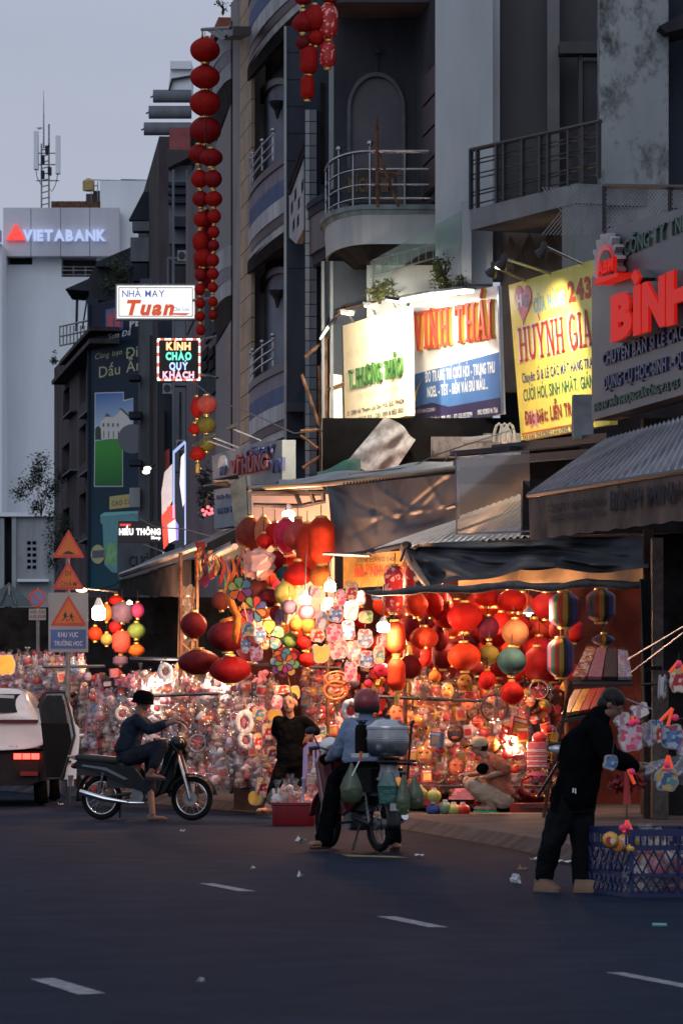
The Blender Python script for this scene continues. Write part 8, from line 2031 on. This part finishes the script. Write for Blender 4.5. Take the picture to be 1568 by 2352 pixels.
tr_ = MB(); torso(tr_,r3(620,1300),r3(630,1180),r3(630,1150),.31,.30,.30,.01); limb(tr_,[hiL,knL,knL.lerp(anL,.97)],[.12,.088,.07]); limb(tr_,[hiR,knR,knR.lerp(anR,.97)],[.12,.088,.072])
hr = MB(); sub = MB(); sub.ball((0,.02,.045),.088,.1,.085,14,10); sub.ball((0,.05,-.02),.083,.07,.08,12,8); rot_add(hr,sub,hd,yaw=math.pi/2 - .25,pitch=.55)
sp = MB(); shoe = lambda c,d,L=.28: loft(sp,[[tuple(Vector(c)+Vector(d).normalized()*x+Vector(d).normalized().cross(Vector((0,0,1)))*y+Vector((0,0,z))) for x,y,z in rr] for rr in (rrect(L,.095,.045,0),rrect(L,.1,.045,.03),[(x*.85 - .02,y*.9,z) for x,y,z in rrect(L,.095,.045,.06)],[(x*.45 - .07,y*.8,z) for x,y,z in rrect(L,.09,.04,.10)])])
shoe((anL.x+.03,anL.y - .09,0),(.55,-.8,0),.29); shoe((anR.x+.08,anR.y - .12,0),(1,-.35,0),.31)
strap = MB(); strap.tube([r3(480,1150,-.16),r3(440,1250,-.18),r3(450,1290,-.18)],.025,6)
wt3 = MB(); wt3.cbox(r3(612,1115,-.205),.012,.01,.035); wt3.cbox(r3(632,1120,-.205),.01,.01,.04)
WO = P(1340,HOR,d3); WO.z = 0
person('man in black bending over card lanterns beside the blue crate',WO,b,[('jacket',sh_,black_cloth,.013),('trousers',tr_,M('black_trousers',(.008,.009,.011),.9,var=.2,scale=6,bump=.2,spec=.02),.013)],[('hair',hr,hair),('shoes',sp,M('shoe_tan',(.22,.14,.10),.7,var=.15)),('bag_strap',strap,black_cloth),('belt_tag',wt3,white_paint)],skinm=M('skin_shade',(.22,.11,.075),.6,var=.08,scale=9))
d4 = 52.9; r4 = lambda zx,zy,y=0.: (lambda q: Vector(((q[0] - 1115)/F*d4,y,CH+(HOR - q[1])/F*d4)))(Z7(zx,zy))
hd = r4(690,800,0.); b = MB(); rot_add(b,head_geo(),hd,yaw=-math.pi/2 - .1,pitch=.15); neck = r4(745,880,0); cap(b,hd+Vector((.03,0,-.05)),neck,.05,.06)
pel,che = r4(870,1190),r4(805,960); torso(b,pel,che,neck,.26,.30,.3)
shN,elN,haN = r4(830,920,-.17),r4(920,1000,-.24),r4(740,1060,-.2); shF,elF,haF = r4(800,920,.17),r4(700,1040,.2),r4(610,1040,.05)
limb(b,[shN,elN,haN],[.056,.044,.032]); hand(b,haN,(-1,.1,.1),(0,0,1)); limb(b,[shF,elF,haF],[.056,.044,.032]); hand(b,haF,(-1,0,.1),(0,0,1))
knN,anN = r4(625,1125,-.14),r4(800,1310,-.14); knF,anF = r4(610,1110,.12),r4(760,1310,.12)
limb(b,[r4(890,1250,-.1),knN,anN],[.095,.066,.042]); limb(b,[r4(890,1250,.1),knF,anF],[.095,.066,.042]); foot(b,anN+Vector((-.02,0,.02)),(-1,-.1,0)); foot(b,anF+Vector((0,0,.02)),(-1,0,0))
sh_ = MB(); torso(sh_,r4(880,1200),che,neck,.31,.34,.34,.015); cap(sh_,shN,shF,.082,.082); limb(sh_,[shN,shN.lerp(elN,.8)],[.085,.078]); limb(sh_,[shF,shF.lerp(elF,.8)],[.085,.078]); cap(sh_,r4(885,1180,0),r4(890,1260,0),.13,.1)
tr_ = MB(); torso(tr_,r4(880,1280),r4(880,1180),r4(880,1160),.3,.28,.26,.01); limb(tr_,[r4(885,1255,-.1),knN,knN.lerp(anN,.6)],[.118,.088,.07]); limb(tr_,[r4(885,1255,.1),knF,knF.lerp(anF,.6)],[.118,.088,.07])
cp = MB(); sub = MB(); sub.lathe([(.1,.0),(.102,.03),(.09,.08),(.06,.11),(.01,.12)],16,sx=1.,sy=1.1); rot_add(cp,sub,hd+Vector((0,0,.01)),yaw=-math.pi/2,pitch=.1)
cv = MB(); sub = MB(); sub.prism([(-.07,-.08,.01),(-.075,-.16,-.005),(-.03,-.2,-.015),(.03,-.2,-.015),(.075,-.16,-.005),(.07,-.08,.01)],(0,0,.012)); rot_add(cv,sub,hd+Vector((0,0,.02)),yaw=-math.pi/2,pitch=.1)
hr = MB(); sub = MB(); sub.ball((0,.035,.02),.084,.08,.085,12,8); rot_add(hr,sub,hd,yaw=-math.pi/2)
sd_ = MB(); sd_.prism(sole(anN+Vector((-.06,0,-.08)),(-1,-.1,0)),(0,0,.022)); sd_.prism(sole(anF+Vector((-.05,0,-.08)),(-1,.1,0)),(0,0,.022)); sd_.tube([anN+Vector((-.06,-.04,-.06)),anN+Vector((-.08,0,-.01)),anN+Vector((-.06,.05,-.06))],.014,5)
bg = MB(); bg.ball(r4(720,985,-.13),.09,.06,.07)
WO = P(1115,HOR,d4); WO.z = .055
person('man in orange shirt and cap crouching on the pavement before the stall',WO,b,[('shirt',sh_,M('shirt_rust',(.36,.12,.07),.8,var=.15,scale=5,bump=.3),.012),('trousers',tr_,M('trouser_beige',(.42,.30,.22),.8,var=.12,scale=5,bump=.3),.012)],[('cap',cp,M('cap_cream',(.45,.33,.22),.7)),('cap_visor',cv,black_cloth),('hair',hr,hair),('sandals',sd_,M('sandal_green',(.03,.36,.16),.5,var=.1)),('waist_bag',bg,black_cloth)])
# ---------------------------------------------------------------- right foreground: vendor goods,crate,litter
neon = M('neon_stick',(.80,.07,.02),.4,var=0,emit=(1,.10,.03),estr=.35); pinkb = M('pink_ball',(.70,.04,.16),.4,var=0,emit=(1,.05,.15),estr=.1)
k8 = .91857/3.4311
VG = 'card lanterns hung in front of the man in black'
for i,(zx,zy,w,h,col,lab,rz,ry,ears) in enumerate([(1115,680,200,210,'pink','large white bordered card lantern with pink print at the hands of the man',.15,0,1),(1200,440,140,110,'white','white rabbit-eared card lantern highest beside his head',.1,-.35,1),(1050,510,150,90,'white','tilted white card lantern just under his chin',.3,-.5,0),(1475,660,190,210,'blue','blue vehicle-shaped card lantern at the picture edge',-.1,0,0),(1425,1025,190,200,'teal','round blue card lantern in a bag lowest at the right',.1,0,0),
      (1530,175,160,210,'red','round multicoloured card lantern highest at the right edge',-.1,0,0),(1390,230,60,200,'teal','narrow card lantern seen edge-on at the upper right',1.15,.15,0),(1265,640,110,200,'lilac','lilac card lantern behind the large pink one',.8,0,0),(1340,640,80,150,'red','dark red card lantern between the pink and blue ones',.9,0,0),(945,880,110,130,'blue','small blue card lantern behind his back arm',.3,.2,0),(1330,560,120,90,'blue','navy card lantern under the orange stick',.4,0,0),(1545,760,60,120,'lilac','lilac card sliver cut by the right edge',.3,0,0)]):
 x,y = Z8(zx,zy); card(x,y,w*k8,h*k8,33.6+.12*(i % 4),col,lab,200+i,5+i % 3,ears,rz=rz,ry=ry,group=VG)
def stick(pts,label,d=33.3,balls=()):
 t = thing('orange_stick',label,'toy stick',P(*Z8(*pts[0]),d),'bright orange sticks of the card lanterns')
 for a,b in zip(pts,pts[1:]): mb = MB(); mb.tube([P(*Z8(*a),d),P(*Z8(*b),d)],.013,8); mb.build('tube',neon,t,smooth=True)
 for q in balls: mb = MB(); mb.ball(P(*Z8(*q),d),.026,n=10,m=8); mb.build('ball',pinkb,t,smooth='all')
stick([(1370,525),(1475,415),(1435,565)],'bent orange stick above the blue vehicle card',balls=[(1500,495)])
stick([(1125,480),(1140,535)],'short orange stick with two pink balls over the large pink card',balls=[(1118,545),(1168,530)])
stick([(1400,935),(1440,820),(1470,930)],'forked orange red stick over the round blue card',balls=[(1425,900)])
stick([(1095,940),(1150,1065)],'slanting orange stick in front of the red netting',balls=[(1125,960)])
stick([(1060,1480),(1085,1375),(1140,1505)],'inverted V orange stick on the gold foil balloons',balls=[(1045,1440),(1085,1435)])
stick([(1450,110),(1530,10),(1568,90)],'orange stick cut by the right picture edge',balls=[(1530,40)])
nt = thing('red_netting','bunch of dark red netting hanging below the hands of the man','netting',P(*Z8(1085,1250),33.5))
mb = MB(); r = random.Random(12)
for i in range(46):
 a = r.uniform(-1,1); x0 = 1085+a*30; x1 = 1085+a*160+r.uniform(-20,20); L_ = r.uniform(120,210)*(1.1 - .4*abs(a))
 mb.grid(lambda u,v: P(*Z8(x0+(x1 - x0)*v ** .7+(u - .5)*26,960+L_*v+8*math.sin(v*9+i)),33.5+.1*math.sin(i+v*4)),1,7)
mb.build('strips',M('net_red',(.22,.015,.02),.6,var=.3,scale=20,transl=.3),nt)
mb = MB(); mb.tube([P(*Z8(1080,960),33.4),P(*Z8(1085,1240),33.4)],[.02,.03],8); mb.build('core',M('net_core',(.35,.02,.02),.5),nt)
mb = MB(); mb.tube([P(*Z8(1085,1240),33.4),P(*Z8(1082,1380),33.4)],.004,4); mb.build('cord',black,nt)
bl = thing('foil_balloons','bunch of gold and red printed foil balloons over the crate','balloons',P(*Z8(1040,1620),33.2))
for (zx,zy,w,c1,c2) in ((945,1545,150,'toy_gold','print_red'),(1070,1570,170,'toy_gold','print_pink'),(1175,1560,100,'toy_blue','print_yellow'),(1010,1600,110,'toy_gold','toy_orange'),(1120,1620,90,'toy_gold','toy_gold')):
 c = P(*Z8(zx,zy),33.2+(zx % 7)*.02); s_ = w*k8*33.2/F/2; mb = MB(); mb.lathe([(.1*s_,-.4*s_),(.75*s_,-.28*s_),(1.*s_,0),(.75*s_,.28*s_),(.1*s_,.4*s_)],20,axis='Y',rib=.06,ribs=14,c=c); mb.build('balloon',MATS[c1],bl,smooth='all')
 mb = MB(); mb.ball(c+Vector((0,-.22*s_,0)),s_*.66,s_*.2,s_*.66,14,8); mb.build('print',MATS[c2] if c2 in MATS else toy_mats[OR],bl,smooth='all')
cb = thing('clear_toy_bag','clear bag wrapped round the round blue card lantern','bag',P(*Z8(1400,1050),33.9)); mb = MB(); mb.grid(lambda a,b: P(*Z8(1225+380*a+20*math.sin(b*4),800+90*(1 - a)+(130+150*a)*b),33.9+.06*math.sin(a*9+b*6)),12,8); mb.build('film',clear_plastic('bag_film',(.9,.92,.95),.14,.15,bscale=10,milky=.25,milk=(.5,.54,.6)),cb,smooth='all')
kn = thing('wire_prop','thin pale wire across the card lanterns','wire',P(*Z8(1200,380),33.5)); mb = MB(); mb.tube([P(*Z8(1075,335),33.5),P(*Z8(1300,425),33.5)],.006,5); mb.build('wire',steel,kn)
vp = thing('display_pole','dark slim pole holding the hanging card lanterns','pole',G(1625,2075)); p = G(1625,2070); mb = MB(); mb.tube([p,Vector((p.x,p.y,P(1625,1560,p.y).z))],.015,6); mb.build('pole',black,vp)
for (a,b) in (((1470,1572),(1625,1565)),((1500,1655),(1625,1648))):
 mb = MB(); mb.tube([P(a[0],a[1],34),P(b[0],b[1],34)],.01,5); mb.build('cross_wire',black,vp)
ls_ = thing('leaning_umbrella_pole','thin reddish pole leaning between the stall and the man in black','pole',P(*Z8(370,1345),50)); mb = MB(); mb.tube([P(*Z8(605,170),49),P(*Z8(500,720),49.6),P(*Z8(420,1060),49.8),P(*Z8(372,1350),50)],.02,6); mb.build('pole',rust,ls_)
um = thing('motorbike_handlebar','silver handlebar end and mirror of a bike hidden behind the man','handlebar',P(*Z8(480,770),47)); mb = MB(); mb.ball(P(*Z8(490,765),47),.10,.05,.05); mb.build('cowl',M('cowl_silver',(.5,.52,.54),.3,.5),um,smooth='all'); mb = MB(); mb.tube([P(*Z8(410,722),47),P(*Z8(560,715),47)],.02,6); mb.tube([P(*Z8(500,880),47),P(*Z8(330,1160),47.4)],.018,6); mb.build('lever',black,um)
cd = 33.2; cr = thing('blue_crate','deep blue plastic crate with lattice sides holding toys','crate',G(1490,2062))
cbl = M('crate_blue',(.005,.012,.075),.5,var=.1,scale=5)
x0c,x1c,dpt,hh = -.41,.48,.42,.52
s_ = 33.2/F; W0 = (1368 - 1490)*s_; Wm = (1447 - 1490)*s_; W1 = (1660 - 1490)*s_
cor = Vector((Wm,0,0)); lf = Vector((W0,.95,0)); rt = Vector((W1,.05,0))
def crate_wall(a,b,name):
 U_ = (b - a); n = 6
 def seg(u0,u1,z0,z1,th=.012):
  nrm = U_.cross(Vector((0,0,1))).normalized()*th; p = [a+U_*u0,a+U_*u1]
  mb = MB(); mb.hexa([p[0]+Vector((0,0,z0)),p[1]+Vector((0,0,z0)),p[1] - nrm+Vector((0,0,z0)),p[0] - nrm+Vector((0,0,z0)),p[0]+Vector((0,0,z1)),p[1]+Vector((0,0,z1)),p[1] - nrm+Vector((0,0,z1)),p[0] - nrm+Vector((0,0,z1))]); return mb
 for z0,z1 in ((0,.035),(.16,.185),(.36,.40),(.47,.52)): seg(0,1,z0,z1).build('rail',cbl,cr,world=False)
 for u in (0,.5,.965): seg(u,u+.035,.035,.47,.014).build('upright',cbl,cr,world=False)
 mb = MB()
 for zz0,zz1,m_ in ((.035,.16,9),(.185,.36,8)):
  for i in range(m_):
   for sgn in (0,1):
    q0 = a+U_*((i+sgn)/m_)+Vector((0,0,zz0)); q1 = a+U_*((i+1 - sgn)/m_)+Vector((0,0,zz1)); mb.tube([q0,q1],.007,4,cap=False)
 for i in range(14): q = a+U_*((i+.5)/14); mb.tube([q+Vector((0,0,.40)),q+Vector((0,0,.47))],.008,4)
 mb.build('lattice',cbl,cr,world=False)
crate_wall(cor,rt,'f'); crate_wall(lf,cor,'l'); crate_wall(lf+(rt - cor),rt,'r'); crate_wall(lf,lf+(rt - cor),'b')
mb = MB(); mb.hexa([cor+Vector((.02,.02,.02)),rt+Vector((0,0,.02)),rt+lf - cor+Vector((0,0,.02)),lf+Vector((.02,0,.02)),cor+Vector((.02,.02,.04)),rt+Vector((0,0,.04)),rt+lf - cor+Vector((0,0,.04)),lf+Vector((.02,0,.04))]); mb.build('floor',cbl,cr,world=False)
cl_ = wloc(cr)
for i in range(16):
 v = RND.choice(VAR[:12]); t = put_toy(1500,2000,33.5,v,1.2,f'{CN[v[1]]} {v[0]} toy inside the blue crate, {ORD[i]} from the left','toys in the blue crate'); t.location = cl_+Vector((Wm+.08+i*.043,.15+RND.uniform(0,.5),.12+RND.uniform(0,.16)))
lw = M('litter_white',(.55,.56,.58),.7,var=.15,scale=20)
def litter(zx,zy,w,label,kind='flat',col=None):
 c = G(zx,zy); s_ = c.y/F*w; mb = MB(); r = random.Random(int(zx))
 if kind == 'ball':
  mb.ball((c.x,c.y,s_*.42),s_*.5,s_*.45,s_*.42,10,7); mb.v = [tuple(k+r.uniform(-.012,.012) for k in p) for p in mb.v]
 elif kind == 'flat':
  mb.grid(lambda a,b: (c.x+(a - .5)*s_+r.uniform(-.01,.01),c.y+(b - .5)*s_*1.4,.012+abs(r.gauss(0,.015))),4,3)
 else: mb.tube([(c.x - s_/2,c.y,.012),(c.x+s_/2,c.y - .02,.012)],.012,6)
 tag(mb.build('litter',col or lw),label,'litter','litter on the road','thing')
litter(1183,2030,25,'crumpled pale paper ball lying on the open road','ball')
litter(1298,1984,40,'torn white paper at the feet of the man in black'); litter(1226,1978,18,'small white scrap on the kerb line'); litter(1513,2128,32,'teal straw lying on the road at the right','stick',M('straw_teal',(.15,.4,.42),.5))
litter(690,1935,22,'white scrap near the sandal of the rider'); litter(963,1970,22,'thin white scrap right of the loaded motorbike'); litter(690,2018,12,'tiny white scrap in the middle of the road'); litter(580,1999,8,'tiny white speck on the road near the tub'); litter(1200,2000,20,'brown leaf scrap beside the kerb','flat',M('leaf_brown',(.25,.14,.07),.8)); litter(460,2262,12,'small pale scrap low on the road'); litter(420,1912,11,'white scraps under the front wheel of the teal motorbike'); litter(140,1850,14,'white paper scrap under the open car door')
pc = thing('parcel_bin','brown parcel bin standing between the toy rack and the teal motorbike','bin',P(598,1860,57.5)); mb = MB(); mb.box(-.35,.12,-.1,.2,0,.28); mb.build('bin',M('bin_brown',(.06,.035,.03),.7,var=.2),pc,world=False); mb = MB(); mb.box(-.36,.13,-.11,.21,.28,.30); mb.build('lid',dark_in,pc,world=False)
